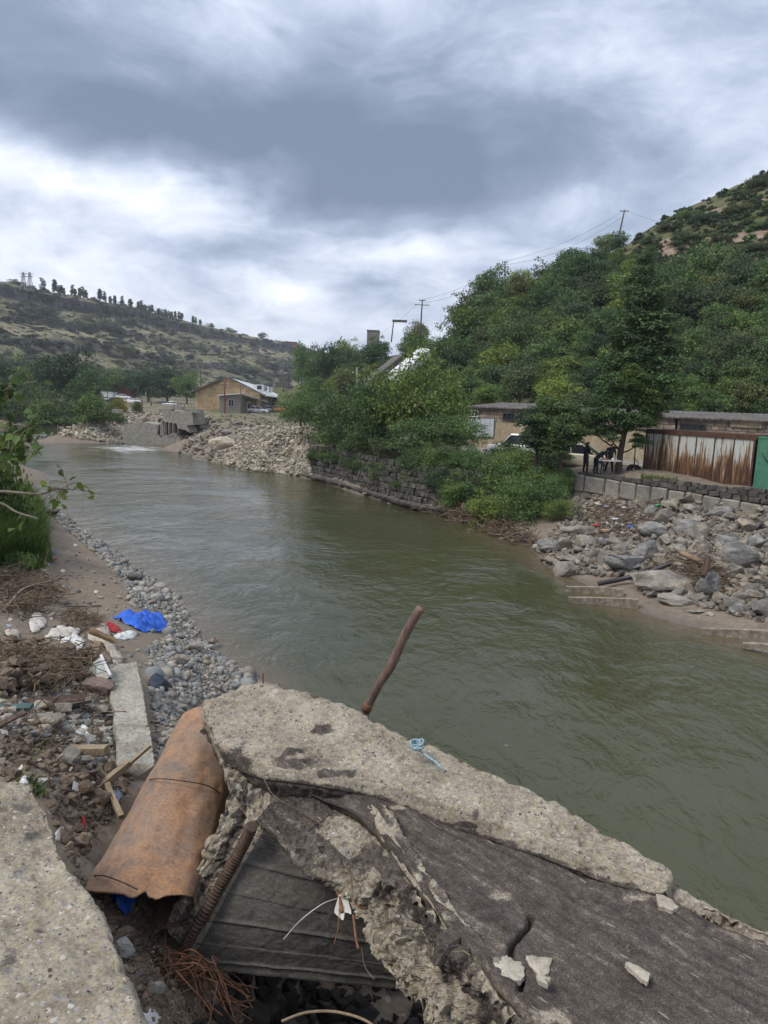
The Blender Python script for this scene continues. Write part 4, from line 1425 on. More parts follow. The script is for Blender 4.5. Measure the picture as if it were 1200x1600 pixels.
joined('scattered_pebbles', COBS1, P, np.clip(rr_.lognormal(-2.7, .5, len(P)), .03, .2), MT['cobble_s'], 'loose pebbles scattered thinly over the silt of the left bank', 'pebbles', 5, 1, .3, True)

# --- rubble and stones near the beam and the pipe
RUB = [(0, 1085), (90, 1070), (172, 1085), (178, 1190), (215, 1190), (150, 1270), (100, 1340), (60, 1225), (0, 1225)]
NR = [(0, 1075), (176, 1075), (184, 1195), (225, 1190), (120, 1372), (58, 1222), (0, 1222)]
P = sample_world(NR, 1500, ymin=2, ymax=14, seed=21, power=1)
joined('dirt_clods', ROCKS, P, np.clip(rr_.lognormal(-3.3, .5, len(P)), .015, .12), MT['clod'], 'brown crumbly dirt clods covering the near left bank above the tan slab', 'dirt', 6, 1, .3)
NR2 = [(120, 1372), (250, 1400), (270, 1500), (360, 1530), (420, 1620), (240, 1620), (170, 1480)]
P = sample_world(NR2, 1500, ymin=1.5, ymax=6, seed=22, power=.5)
joined('gully_clods', ROCKS, P, np.clip(rr_.lognormal(-3.7, .5, len(P)), .01, .07), MT['clod'], 'dark damp clods in the gully between the two concrete pieces', 'dirt', 7, 1, .3)
MT['shade_rock'] = M('shade_coloured_rubble', [(.3, (.012, .010, .009)), (.6, (.030, .025, .021)), (.8, (.06, .05, .042))], 9, 7, .8, .8, .02)  # near-black base colour stands in for the deep shade of the hollow
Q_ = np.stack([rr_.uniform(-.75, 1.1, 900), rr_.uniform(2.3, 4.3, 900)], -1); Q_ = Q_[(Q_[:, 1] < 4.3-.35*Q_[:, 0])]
joined('hollow_rubble', ROCKS, np.c_[Q_, G(Q_[:, 0], Q_[:, 1])], np.clip(rr_.lognormal(-2.3, .5, len(Q_)), .04, .28), MT['shade_rock'], 'rubble coloured near black for shade in the hollow under the broken concrete channel', 'rubble', 77, 1, .2)
NR3 = [(60, 1080), (176, 1060), (180, 1190), (120, 1200), (60, 1150), (0, 1140), (0, 1100)]
P = sample_world(NR3, 420, ymin=3, ymax=14, seed=23, power=1)
joined('rubble_chips', ROCKS, P, np.clip(rr_.lognormal(-2.75, .45, len(P)), .03, .2), MT['cobble_s'], 'grey and tan stone chips left of the low concrete beam', 'rubble', 8, .7, .3)
P = sample_world([(236, 1080), (330, 1085), (310, 1110), (250, 1190), (240, 1180)], 240, ymin=3, ymax=14, seed=24, power=1)
joined('pipe_side_chips', ROCKS, P, np.clip(rr_.lognormal(-2.9, .45, len(P)), .03, .14), MT['cobble_s'], 'dark stone chips between the low beam and the rusty pipe', 'rubble', 9, .7, .3)


def stone_at(px, py, w, name, label, cat, mat, h=.6, depth=.8, seed=1, group=None, rot=None, detail=2, sink=.12, H=G, yd=None):
    """a single modelled stone: its foot at a pixel, w = width in pixels, h = height / width"""
    p = ground_at(px, py, 1.3, 250, H)[0][0] if yd is None else UY(px, py, yd)
    dist = (p-np.array([0, 0, EYE]))@cF
    s = w*dist/FPX
    V, F = hull_rock(100+seed, 14+seed % 6, 1.0, detail)
    V = V/np.ptp(V, axis=0)
    a = (seed*1.3) % .6-.3 if rot is None else rot
    c, sn = math.cos(a), math.sin(a)
    V = V*np.array([s, s*depth, s*h])
    V = V@np.array([[c, sn, 0], [-sn, c, 0], [0, 0, 1.]])
    V = V+p+np.array([0, s*depth*.4, s*h*(.5-sink)])
    o = ob(name, V, F, mat, None, False)
    return tag(o, label, cat, group)


rock2 = M('blue_grey_boulder', [(.28, (.085, .082, .078)), (.46, (.165, .162, .155)), (.60, (.255, .248, .232)), (.75, (.37, .355, .32))], 2.2, 10, .9, 1, .05, stretch=(1, 1, 2.2), rot=(.4, .6, 0))
rock3 = M('tan_boulder', [(.28, (.125, .11, .09)), (.48, (.235, .21, .18)), (.72, (.37, .345, .30))], 2.0, 9, .9, .9, .05)
rock4 = M('brown_red_rock', [(.3, (.10, .065, .055)), (.5, (.17, .12, .10)), (.7, (.27, .21, .18))], 4, 8, .9, .6, .02)
# near stones that can be told apart
for i, (px, py, w, h, m_, lb) in enumerate([
    (105, 1202, 46, .62, 'rock', 'grey angular stone half sunk in dirt above the tan slab'), (128, 1195, 30, .3, 'rock', 'flat dark stone lying against the low concrete beam'),
    (90, 1118, 44, .45, 'rock3', 'rounded tan stone in the rubble left of the low beam'), (75, 1136, 40, .5, 'rock', 'blue grey stone below the rounded tan stone'),
    (140, 1085, 52, .42, 'rock4', 'reddish brown block under the white broken panel'), (60, 1112, 30, .5, 'rock', 'dark slaty stone beside the rusty strip on the left'),
    (190, 1502, 36, .9, 'rock2', 'upright blue grey stone between the tan slab and the pipe mouth'), (242, 1556, 26, .7, 'rock3', 'egg shaped tan stone near the red roots'),
    (258, 1500, 24, .6, 'rock3', 'small tan stone in the gully beside the ribbed duct'), (325, 1580, 30, .9, 'rock3', 'brownish stone beneath the open end of the concrete channel'),
    (260, 1572, 26, .7, 'rock', 'grey stone under the egg shaped tan stone'), (188, 1472, 34, .6, 'clodm', 'dirt covered stone under the blue plastic in the gully'),
    (125, 1244, 38, .6, 'clodm', 'big dirt lump left of the rusty pipe'), (150, 1262, 44, .6, 'clodm', 'large dirt lump touching the rusty pipe'), (108, 1255, 26, .5, 'clodm', 'small dirt lump near the red strap'),
    (330, 1012, 30, .7, 'rock4', 'reddish brown stone among the cobbles at the water edge'), (208, 912, 32, .65, 'rock_d', 'largest dark cobble on the upper beach'),
    (80, 806, 26, .6, 'rock_d', 'dark boulder at the water edge under the grass bank'), (305, 1020, 26, .7, 'rock3', 'pale yellowish cobble near the reddish stone'), (275, 1040, 36, .5, 'rock3', 'flat tan cobble among the grey ones below the blue tarp'),
    (372, 1100, 22, .6, 'rock3', 'small tan stone lying on the tar at the broken end')]):
    mm_ = {'rock': MT['rock'], 'rock2': rock2, 'rock3': rock3, 'rock4': rock4}.get(m_)
    if m_ == 'clodm': mm_ = MT['clod_big'] if 'clod_big' in MT else MT.setdefault('clod_big', M('dirt_lump', [(.3, (.085, .06, .042)), (.5, (.15, .11, .08)), (.7, (.22, .17, .125))], 7, 9, .95, 1, .03))
    if m_ == 'rock_d': mm_ = MT['rock_d'] if 'rock_d' in MT else MT.setdefault('rock_d', M('dark_wet_stone', [(.3, (.05, .045, .045)), (.5, (.10, .09, .085)), (.7, (.16, .15, .14))], 5, 8, .7, .6, .02))
    if i == 20: stone_at(px, py+90, w, 'stone', 'small tan stone lying on the tar at the broken end of the channel', 'stone', mm_, h, .8, i, yd=3.85); continue
    stone_at(px, py, w, 'stone', lb, 'stone', mm_, h, .8, i)

# --- rubble slope under the block wall, right bank
me_rock = inst_mesh('rubble_stone', [hull_rock(200+i, 11+i % 5, .6+.06*(i % 5), 1 if i % 3 == 0 else 0) for i in range(12)], MT['rock'], False)
RB = [(838, 858), (870, 825), (895, 785), (940, 770), (1010, 776), (1090, 784), (1200, 800), (1200, 975), (1150, 962), (1080, 945), (1010, 935), (985, 905), (930, 900), (880, 895), (850, 875)]
P = sample_world(RB, 300, ymin=15, ymax=40, seed=31, power=1.0)
r_ = np.random.default_rng(8)
siz = np.clip(r_.lognormal(-.68, .36, len(P)), .26, .95)
px_, py_, k_ = proj(P)
siz *= np.where((px_ < 1000) & (py_ < 850), .55, 1.05)
scatter('rubble_stone', me_rock, P, siz, '{s} angular grey stone {z} of the rubble slope', 'stone', 'rubble stones on the right bank', 12, .10, .7)
P = sample_world(RB, 3800, ymin=15, ymax=40, seed=32, power=1.0)
joined('rubble_fill', ROCKS, P, np.clip(r_.lognormal(-1.6, .45, len(P)), .08, .5), MT['rock_s'], 'small broken stones filling the gaps of the right bank rubble slope', 'rubble', 13, 1, .2)
for i, (px, py, w, h, m_, lb) in enumerate([
    (985, 903, 92, .62, 'g', 'largest blue grey boulder, rounded, at the right water edge'), (885, 903, 40, .75, 't', 'pale angular boulder standing in the shallow water left of the largest boulder'),
    (1052, 930, 92, .42, 't', 'long tan block of broken concrete below the driftwood pile'), (1116, 938, 40, 1.3, 'g', 'upright slab like stone leaning beside the long tan block'),
    (905, 838, 56, .36, 't', 'flat topped tan slab stone at the left of the rubble slope'), (921, 857, 30, .9, 't', 'round tan boulder right below the flat topped slab stone'),
    (865, 862, 52, .42, 'g', 'low grey boulder at the left tip of the rubble'), (943, 855, 24, .9, 'g', 'small dark grey boulder right of the round tan one'),
    (1160, 890, 56, .85, 'g', 'tall dark boulder near the right picture edge'), (1142, 858, 40, .6, 'g', 'mid size boulder in front of the tall dark boulder'), (1060, 946, 58, .3, 't', 'flat lumpy rock lying at the waterline below the long tan block'),
    (1160, 962, 44, .5, 'g', 'dark grey boulder in the shallows at the right'), (1190, 955, 36, .6, 't', 'pale tan boulder at the right picture edge by the water'), (1092, 960, 26, .3, 't', 'small flat stone in the shallow water under the lumpy rock'),
    (1112, 963, 16, .4, 't', 'tiny flat stone in the shallows'), (829, 889, 20, .4, 't', 'small pale stone alone in the water left of the rubble'), (900, 880, 52, .25, 't', 'flat muddy slab stone behind the pale angular boulder'),
    (1030, 840, 44, .6, 'g', 'blue grey boulder in the middle of the rubble slope'), (1075, 835, 40, .7, 'g', 'boulder above and right of the largest boulder'), (1130, 810, 46, .5, 'g', 'dark boulder just under the right end of the block wall'),
    (1020, 808, 34, .6, 'g', 'dark boulder touching the foot of the block wall'), (1190, 860, 44, .6, 'g', 'boulder cut by the right picture edge'), (1010, 880, 40, 1.0, 'g', 'slab like stone leaning on the largest boulder'),
    (610, 792, 18, .45, 'g', 'flat grey stone in the water under the masonry wall'), (576, 774, 24, .4, 't', 'flat stone in the water below the masonry wall footing')]):
    stone_at(px, py, w, 'boulder', lb, 'boulder', rock2 if m_ == 'g' else rock3, h, .75, 40+i, detail=2, sink=.16)
stone_at(345, 706, 46, 'boulder', 'grey wet slab of broken concrete tipped into the river at the gravel tip', 'boulder', MT['pale'], .55, .9, 77, detail=2)

# --- pale gravel tip in the middle distance
me_pale = inst_mesh('pale_stone', [hull_rock(300+i, 12+i % 5, .65) for i in range(8)], MT['pale'], False)
TIP = [(332, 722), (345, 700), (380, 672), (440, 662), (478, 672), (488, 745), (440, 742), (390, 735)]
P = sample_world(TIP, 200, ymin=40, ymax=110, seed=41, power=0)
siz = r_.uniform(.35, .8, len(P))
scatter('pale_stone', me_pale, P, siz, '{s} pale broken stone {z} of the gravel tip', 'stone', 'pale stones of the gravel tip', 14, .2, .7)
P = sample_world(TIP, 2600, ymin=40, ymax=110, seed=42, power=0)
joined('gravel_tip_fill', ROCKS, P, np.clip(r_.lognormal(-1.25, .35, len(P)), .15, .55), MT['pale_s'], 'pale crushed rock dumped down the river bank in a long tip', 'rubble', 15, 1, .2)
TIP2 = [(285, 700), (300, 665), (312, 648), (395, 652), (440, 662), (380, 680), (345, 705), (330, 722), (280, 708)]
P = sample_world(TIP2, 420, ymin=40, ymax=140, seed=43, power=0)
joined('dark_bank_fill', ROCKS, P, np.clip(r_.lognormal(-1.1, .4, len(P)), .2, .7), MT['rock_s'], 'dark earthy rubble on the bank below the stone house', 'rubble', 16, 1, .15)
for i, (px, py, w, h) in enumerate([(308, 664, 22, .7), (322, 662, 18, .7), (315, 672, 16, .7), (336, 668, 14, .6), (352, 680, 18, .7), (345, 676, 10, .7), (381, 676, 22, .5), (342, 703, 18, .5), (310, 705, 22, .6), (300, 692, 14, .6), (330, 690, 16, .6), (356, 700, 16, .5), (372, 690, 14, .6), (292, 655, 20, .4), (278, 652, 16, .4)]):
    stone_at(px, py, w, 'boulder', 'rough grey boulder on the bank between culvert and gravel tip', 'boulder', MT['rock'] if i % 3 else rock3, h, .8, 70+i, 'boulders beside the culvert', detail=1)
LT = [(80, 676), (92, 664), (130, 645), (215, 640), (258, 648), (262, 668), (200, 672), (192, 694), (150, 690), (100, 682)]
P = sample_world(LT, 100, ymin=60, ymax=200, seed=45, power=0)
scatter('pale_stone', me_pale, P, r_.uniform(.5, 1.1, len(P)), '{s} pale stone {z} of the left heap', 'stone', 'pale stones left of the culvert', 17, .2, .7)
P = sample_world(LT, 1900, ymin=60, ymax=200, seed=46, power=0)
joined('left_bank_fill', ROCKS, P, np.clip(r_.lognormal(-.9, .35, len(P)), .2, .8), MT['pale_s'], 'pale stones heaped on the far bank left of the culvert', 'rubble', 18, 1, .2)
# small stones breaking the rapids
P = []
for i in range(46):
    a = r_.uniform(0, 1)
    P.append(U(45+a*110+r_.normal()*6, 679+a*7+r_.normal()*2.2, 0.02))
P = np.array(P)
scatter('rapids_stone', me_cob, P, r_.uniform(.25, .8, len(P)), '{s} dark wet stone {z} of the rapids', 'stone', 'stones in the rapids', 19, .35, .3)
# ------------------------------------------------------------------ vegetation


def leaf_quads(C, Nrm, size, r, aspect=.55, fold=.15):
    """one bent leaf (two quads' worth of a rhombus) per centre"""
    n = len(C)
    t = r.normal(size=(n, 3)); t -= (t*Nrm).sum(1)[:, None]*Nrm; t /= np.linalg.norm(t, axis=1)[:, None]+1e-9
    b = np.cross(Nrm, t)
    s = size[:, None]
    V = np.stack([C-t*s*.5, C+b*s*aspect*.5+Nrm*s*fold, C+t*s*.5, C-b*s*aspect*.5+Nrm*s*fold], 1).reshape(-1, 3)
    F = np.arange(4*n).reshape(-1, 4)
    return V, F


def crown(seed, nclump=62, per=74, leaf=.075, shape=(1, 1, .85), cr=(.20, .36), bottom=-.75, fill=.25, droop=.0, cone=0):
    r = np.random.default_rng(seed)
    cs = []; rs_ = []
    while len(cs) < nclump:
        v = r.normal(size=3); v /= np.linalg.norm(v)
        v *= r.uniform(.45, .95) if r.uniform() > fill else r.uniform(.1, .5)
        if v[2] < bottom: continue
        if cone:
            h = (v[2]+1)/2; v[:2] *= (1-h)*cone+(1-cone)+.12
        v = v*(1+.25*vn(v*1.7+seed, seed))
        cs.append(v*shape); rs_.append(r.uniform(*cr))
    C = []; N = []
    for c, q in zip(cs, rs_):
        k = int(per*(q/.28)**2)
        u = r.normal(size=(k, 3)); u /= np.linalg.norm(u, axis=1)[:, None]
        u[:, 2] = np.where(u[:, 2] < -.3, -u[:, 2]*.6, u[:, 2])
        rad = q*(1+.35*r.normal(size=k)*.6)
        P = c+u*rad[:, None]*np.array([1, 1, .78])
        nn = u*.8+r.normal(size=(k, 3))*.55+np.array([0, 0, .5])
        nn /= np.linalg.norm(nn, axis=1)[:, None]
        C.append(P); N.append(nn)
    C = np.concatenate(C); N = np.concatenate(N)
    return leaf_quads(C, N, leaf*r.uniform(.6, 1.35, len(C)), r)


def limbs(seed, h=1., base=-1.6, n=7, r0=.06, spread=.7):
    r = random.Random(seed); mb = MB()
    trunk = [(0, 0, base), (r.uniform(-.04, .04), r.uniform(-.04, .04), base*.5), (r.uniform(-.08, .08), r.uniform(-.08, .08), 0), (r.uniform(-.1, .1), r.uniform(-.1, .1), .55)]
    C_ = crom(np.array(trunk), 12)
    mb.add(*tube(C_, np.linspace(r0, r0*.3, 12), 7))
    for i in range(n):
        a = r.uniform(0, 6.28); k = r.randint(3, 9); p = C_[k]
        q = p+np.array([math.cos(a)*spread*.5, math.sin(a)*spread*.5, .28]); e = p+np.array([math.cos(a+.3)*spread, math.sin(a+.3)*spread, .55])
        mb.add(*tube(crom(np.array([p, q, e]), 7), np.linspace(r0*.45, r0*.12, 7), 5))
    return mb


# unit plants (crown radius about 1, crown centre at the origin); meshes are shared by the copies
CROWNS = [crown(i, leaf=.098) for i in range(5)]
CROWNS_N = [crown(80+i, nclump=84, per=130, leaf=.062, cr=(.16, .30)) for i in range(4)]
CROWNS_F = [crown(20+i, nclump=40, per=44, leaf=.14) for i in range(4)]
SHRUBS = [crown(40+i, nclump=44, per=66, leaf=.098, shape=(1, 1, .7), bottom=-.2) for i in range(4)]
CONES = [crown(60+i, nclump=46, per=90, leaf=.15, shape=(.42, .42, 1.1), cr=(.16, .24), bottom=-1, cone=.8) for i in range(3)]
TRUNKS = [limbs(i) for i in range(4)]
LEAFS = ['leaf_dark', 'leaf_mid', 'leaf_light', 'leaf_olive']
me_crown = {k: [mkmesh('crown', v, f, False, MT[k]) for v, f in CROWNS] for k in LEAFS}
me_fine = {k: [mkmesh('crown', v, f, False, MT[k]) for v, f in CROWNS_N] for k in LEAFS}
me_shrub = {k: [mkmesh('foliage', v, f, False, MT[k]) for v, f in SHRUBS] for k in LEAFS+['leaf_yellow']}
me_far = {k: [mkmesh('crown', v, f, False, MT[k]) for v, f in CROWNS_F] for k in ['leaf_dark', 'leaf_mid', 'leaf_far']}
me_cone = [mkmesh('crown', v, f, False, MT['leaf_dark']) for v, f in CONES]
me_trunk = [mkmesh('trunk', np.concatenate(t_.V), t_.F, True, MT['bark']) for t_ in TRUNKS]


def plant(name, p, r, sz, mesh, trunk=None, label='', cat='tree', group=None, rot=None, lift=None, part='crown', seed=0):
    """Empty at the foot; crown (and trunk) as parts. r = crown radius, sz = vertical stretch"""
    q = random.Random(seed*7+3)
    t = thing(name, label, cat, p, group)
    a = q.uniform(0, 6.28) if rot is None else rot
    lift = r*1.3 if lift is None else lift
    c = bpy.data.objects.new(part, mesh); COL.objects.link(c); c.parent = t
    c.location = (0, 0, lift); c.rotation_euler = (0, 0, a); c.scale = (r, r*q.uniform(.85, 1.1), r*sz)
    if trunk is not None:
        k = bpy.data.objects.new('trunk', trunk); COL.objects.link(k); k.parent = t
        k.location = (0, 0, lift); k.scale = (r, r, max(.3, lift/1.6)); k.rotation_euler = (0, 0, a)
    return t


def tree_px(px, py, w, h, kind, label, yd=None, group=None, H=None, name='tree', far=False, shrub=False, seed=0, cat='tree', trunk=True):
    """a tree whose foot is seen at px,py (or stands at distance yd), w x h pixels large"""
    H = H or GH
    if yd is None:
        P, ok = ground_at(px, py, 3, 400, H); p = P[0]
    else:
        p = UY(px, py, yd); g = float(H(p[0], p[1])); hgt = 0
        p = np.array([p[0], p[1], g]) if p[2] < g or p[2]-g < 3 else p
    d = (p-np.array([0, 0, EYE]))@cF
    r = w*d/FPX/2; hh = h*d/FPX
    if shrub:
        m_ = me_shrub[kind][seed % 4]
        return plant(name, p, r*1.0, max(.35, hh/(r*1.15)), m_, None, label, cat, group, lift=hh*.22, part='foliage', seed=seed)
    m_ = (me_far if far else me_crown)[kind][seed % (4 if far else 5)]
    ch = hh*1.02
    sz = ch/2/(r*.92)
    return plant(name, p, r*1.02, sz, m_, me_trunk[seed % 4] if trunk else None, label, cat, group, lift=hh-ch/2, seed=seed)


def hillside_trees():
    r = np.random.default_rng(77)
    pts = []
    # dense band
    band = [(668, 540), (700, 522), (740, 497), (800, 470), (880, 440), (980, 470), (1040, 450), (1210, 470), (1215, 672), (1040, 668), (840, 655), (740, 650), (700, 640), (680, 570)]
    for gy in np.arange(430, 672, 21):
        for gx in np.arange(672, 1215, 29):
            x = gx+r.uniform(-12, 12); y = gy+r.uniform(-9, 9)
            if inpoly(x, y, band): pts.append((x, y, r.uniform(44, 76), 'b'))
    left = [(470, 620), (500, 582), (560, 568), (600, 552), (660, 545), (680, 560), (690, 620), (560, 640)]
    for gy in np.arange(548, 640, 20):
        for gx in np.arange(470, 690, 27):
            x = gx+r.uniform(-10, 10); y = gy+r.uniform(-7, 7)
            if inpoly(x, y, left): pts.append((x, y, r.uniform(36, 58), 'b'))
    up = [(880, 425), (960, 412), (1040, 425), (1210, 440), (1210, 470), (1040, 462), (960, 470)]
    for gy in np.arange(395, 475, 22):
        for gx in np.arange(870, 1215, 32):
            x = gx+r.uniform(-14, 14); y = gy+r.uniform(-9, 9)
            if inpoly(x, y, up): pts.append((x, y, r.uniform(30, 62), 's'))
    # shrubs on the dry upper slope
    upper = [(1010, 365), (1100, 320), (1210, 275), (1210, 400), (1090, 400), (1000, 395)]
    for _ in range(60):
        x = r.uniform(1000, 1205); y = r.uniform(280, 405)
        if inpoly(x, y+4, upper): pts.append((x, y+6, r.uniform(16, 44), 'u'))
    sky = [(505, 572), (530, 565), (548, 560), (575, 556), (598, 545), (612, 535), (632, 528), (655, 524), (678, 520), (690, 508), (705, 505), (722, 496), (740, 486), (755, 478), (770, 470), (786, 455), (800, 446), (818, 436), (835, 428), (850, 418), (868, 410), (885, 412), (905, 405), (925, 402), (945, 400), (965, 398)]
    for x, y in sky: pts.append((x, y, r.uniform(26, 42), 'k'))
    names = {'leaf_dark': 'dark green leafy tree in the dense wood on the right hillside', 'leaf_mid': 'mid green leafy tree in the dense wood on the right hillside', 'leaf_light': 'light yellowish green tree among the darker trees on the right hillside', 'leaf_olive': 'dull olive tree in the dense wood on the right hillside'}
    gn = {'leaf_dark': 'dark trees on the right hillside', 'leaf_mid': 'green trees on the right hillside', 'leaf_light': 'light trees on the right hillside', 'leaf_olive': 'olive trees on the right hillside'}
    arr = np.array([(a, b) for a, b, c, d in pts])
    P, ok = ground_at(arr[:, 0], arr[:, 1], 40, 400, HH, 400)
    i = 0
    for (x, y, w, k), p, o in zip(pts, P, ok):
        i += 1
        if not o or p[1] > 330: continue
        d = p[1]
        if x+.8*0 and (p[0]+.8*p[1] > 52) and (p[0]*.8+p[1]) < 0: continue
        u = r.uniform()
        if k == 'u':
            kind = 'leaf_olive' if u < .6 else 'leaf_mid' if u < .8 else 'leaf_dark'
            R = w*d/FPX/2
            plant('hillside_shrub', p, R, .75, me_shrub[kind][i % 4], None, {'leaf_olive': 'olive', 'leaf_mid': 'green', 'leaf_dark': 'dark'}[kind]+' low shrub on the '+' '.join(zone(x, y, 1000, 1210, 280, 405))+' dry hillside', 'shrub', 'shrubs on the upper hillside', lift=R*.25, part='foliage', seed=i)
            continue
        kind = 'leaf_dark' if u < .27 else 'leaf_mid' if u < .72 else 'leaf_olive' if u < .85 else 'leaf_light'
        R = w*d/FPX/2
        sz = r.uniform(.85, 1.25)
        plant('leafy_tree', p, R, sz, me_crown[kind][i % 5], me_trunk[i % 4], names[kind].replace('in the dense wood', 'in the '+' '.join(zone(x, y, 470, 1210, 430, 660))+' wood').replace('darker trees', 'darker trees, '+' '.join(zone(x, y, 470, 1210, 430, 660))), 'tree', gn[kind], lift=R*sz*(.85 if k != 's' else .6), seed=i)


hillside_trees()


def hill_scrub():
    r = np.random.default_rng(78)
    reg = [(870, 430), (960, 395), (1000, 352), (1100, 305), (1215, 262), (1215, 480), (1040, 470), (900, 450)]
    P = sample_world(reg, 620, H=HH, ymin=60, ymax=260, seed=79, power=0)
    V0, F0 = crown(301, nclump=7, per=12, leaf=.5, shape=(1, 1, .7), bottom=-.2)
    for nm, mat, lb, sl, sz in (('olive_scrub', 'leaf_olive', 'low olive scrub covering the upper right hillside', slice(0, 470), .6), ('green_scrub', 'leaf_mid', 'low green scrub covering the upper right hillside', slice(470, 620), .55)):
        Q = P[sl]; n = len(Q); a = r.uniform(0, 6.28, n); s = np.clip(r.lognormal(-.3, .4, n), .3, 1.8)*sz*1.6
        c, sn = np.cos(a), np.sin(a)
        X = (V0[None, :, 0]*c[:, None]-V0[None, :, 1]*sn[:, None]); Y = (V0[None, :, 0]*sn[:, None]+V0[None, :, 1]*c[:, None])
        V = np.stack([X, Y, np.broadcast_to(V0[:, 2], X.shape)], -1)*s[:, None, None]+Q[:, None]
        F = (F0[None]+(np.arange(n)*len(V0))[:, None, None]).reshape(-1, 4)
        tag(ob(nm, V.reshape(-1, 3), F, MT[mat]), lb, 'scrub', None, 'stuff')


hill_scrub()


def far_trees():
    r = np.random.default_rng(3)
    S = FAR
    top = S[np.argmax(np.arange(S.shape[0]) >= 0)]
    # height lookup on the plateau along a pixel column: use the loft itself
    fl = S.reshape(-1, 3); px, py, k = proj(fl)
    vis = k > 0
    def on_edge(x):
        m_ = vis & (np.abs(px-x) < 4)
        idx = np.where(m_)[0]
        return fl[idx[np.argmin(py[idx])]]
    cyp = [(70, 22, 'p'), (88, 20, 'c'), (94, 12, 'd'), (99, 14, 'c'), (104, 10, 'c'), (116, 16, 'c'), (121, 12, 'c'), (127, 14, 'c'), (132, 16, 'c'), (138, 14, 'c'), (159, 18, 'c'), (167, 15, 'c'), (176, 11, 'd'), (183, 13, 'c'), (194, 14, 'c'), (206, 14, 'd'),
           (218, 12, 'c'), (224, 14, 'd'), (230, 11, 'c'), (237, 10, 'c'), (241, 12, 'd'), (251, 10, 'd'), (262, 10, 'c'), (267, 9, 'd'), (272, 10, 'd'), (277, 11, 'c'), (282, 11, 'd'), (288, 11, 'd'), (304, 11, 'c'), (309, 10, 'c'), (315, 9, 'd'), (333, 7, 'b'), (360, 7, 'b'), (368, 6, 'b'), (413, 9, 'b'), (25, 8, 'b'), (38, 7, 'b'), (452, 5, 'b'), (470, 5, 'b'), (150, 6, 'b')]
    for i, (x, h, k_) in enumerate(cyp):
        p = on_edge(x); p = p-np.array([0, 0, 1.5]); d = p[1]; hh = h*d/FPX+1.5
        if k_ in 'cpd':
            t = plant('cypress_tree', p, hh/2.3*(1.0 if k_ != 'd' else 1.25), 1.0 if k_ != 'd' else .8, me_cone[i % 3] if k_ != 'p' else me_far['leaf_mid'][0], None,
                      {'c': 'slim dark cypress on the skyline of the far plateau', 'd': 'wider dark conifer in the skyline row of the far plateau', 'p': 'tall pale poplar on the far skyline next to the pylon'}[k_], 'tree', None if k_ == 'p' else {'c': 'slim cypresses on the skyline', 'd': 'wider conifers on the skyline'}[k_], lift=hh/2, seed=i)
            if k_ == 'p': t.children[0].scale = (hh*.2, hh*.2, hh*.5)
        else:
            plant('skyline_bush', p, hh*.75, .7, me_far['leaf_far'][i % 4], None, 'round dark bush on the edge of the far plateau', 'bush', 'bushes on the plateau edge', lift=hh*.45, seed=i)
    # shrubs dotted over the slope
    idx = np.where(vis & (px > -10) & (px < 500) & (py > 445) & (py < 620))[0]
    w = (fl[idx, 1]/400)**-1
    sel = r.choice(idx, 3400, p=w/w.sum(), replace=False)
    Q = fl[sel]
    sm = []
    dens = fbm(Q*np.array([1, 1, .5]), .011, 3, 5)+(py[sel]-540)/260
    o = np.argsort(-dens+r.normal(size=len(sel))*.35)
    Q = Q[o]
    for i, p in enumerate(Q[:130]):
        R = r.uniform(3.2, 7.0)*min(1.3, p[1]/420)
        plant('slope_bush', p-np.array([0, 0, R*.2]), R, .7, me_far['leaf_far'][i % 4], None, 'rounded dark bush dotted on the slope of the far plateau', 'bush', 'bushes on the far slope', lift=R*.35, seed=i)
    P = Q[130:2300]
    V0, F0 = crown(300, nclump=7, per=12, leaf=.5, shape=(1, 1, .7), bottom=-.2)
    n = len(P); a = r.uniform(0, 6.28, n); s = np.clip(r.lognormal(.45, .5, n), .8, 5.0)
    c, sn = np.cos(a), np.sin(a)
    X = (V0[None, :, 0]*c[:, None]-V0[None, :, 1]*sn[:, None]); Y = (V0[None, :, 0]*sn[:, None]+V0[None, :, 1]*c[:, None])
    V = np.stack([X, Y, np.broadcast_to(V0[:, 2], X.shape)], -1)*s[:, None, None]+P[:, None]
    F = (F0[None]+(np.arange(n)*len(V0))[:, None, None]).reshape(-1, 4)
    o = ob('slope_scrub', V.reshape(-1, 3), F, MT['leaf_far'])
    tag(o, 'scattered dark scrub over the slopes of the far plateau', 'scrub', None, 'stuff')


far_trees()


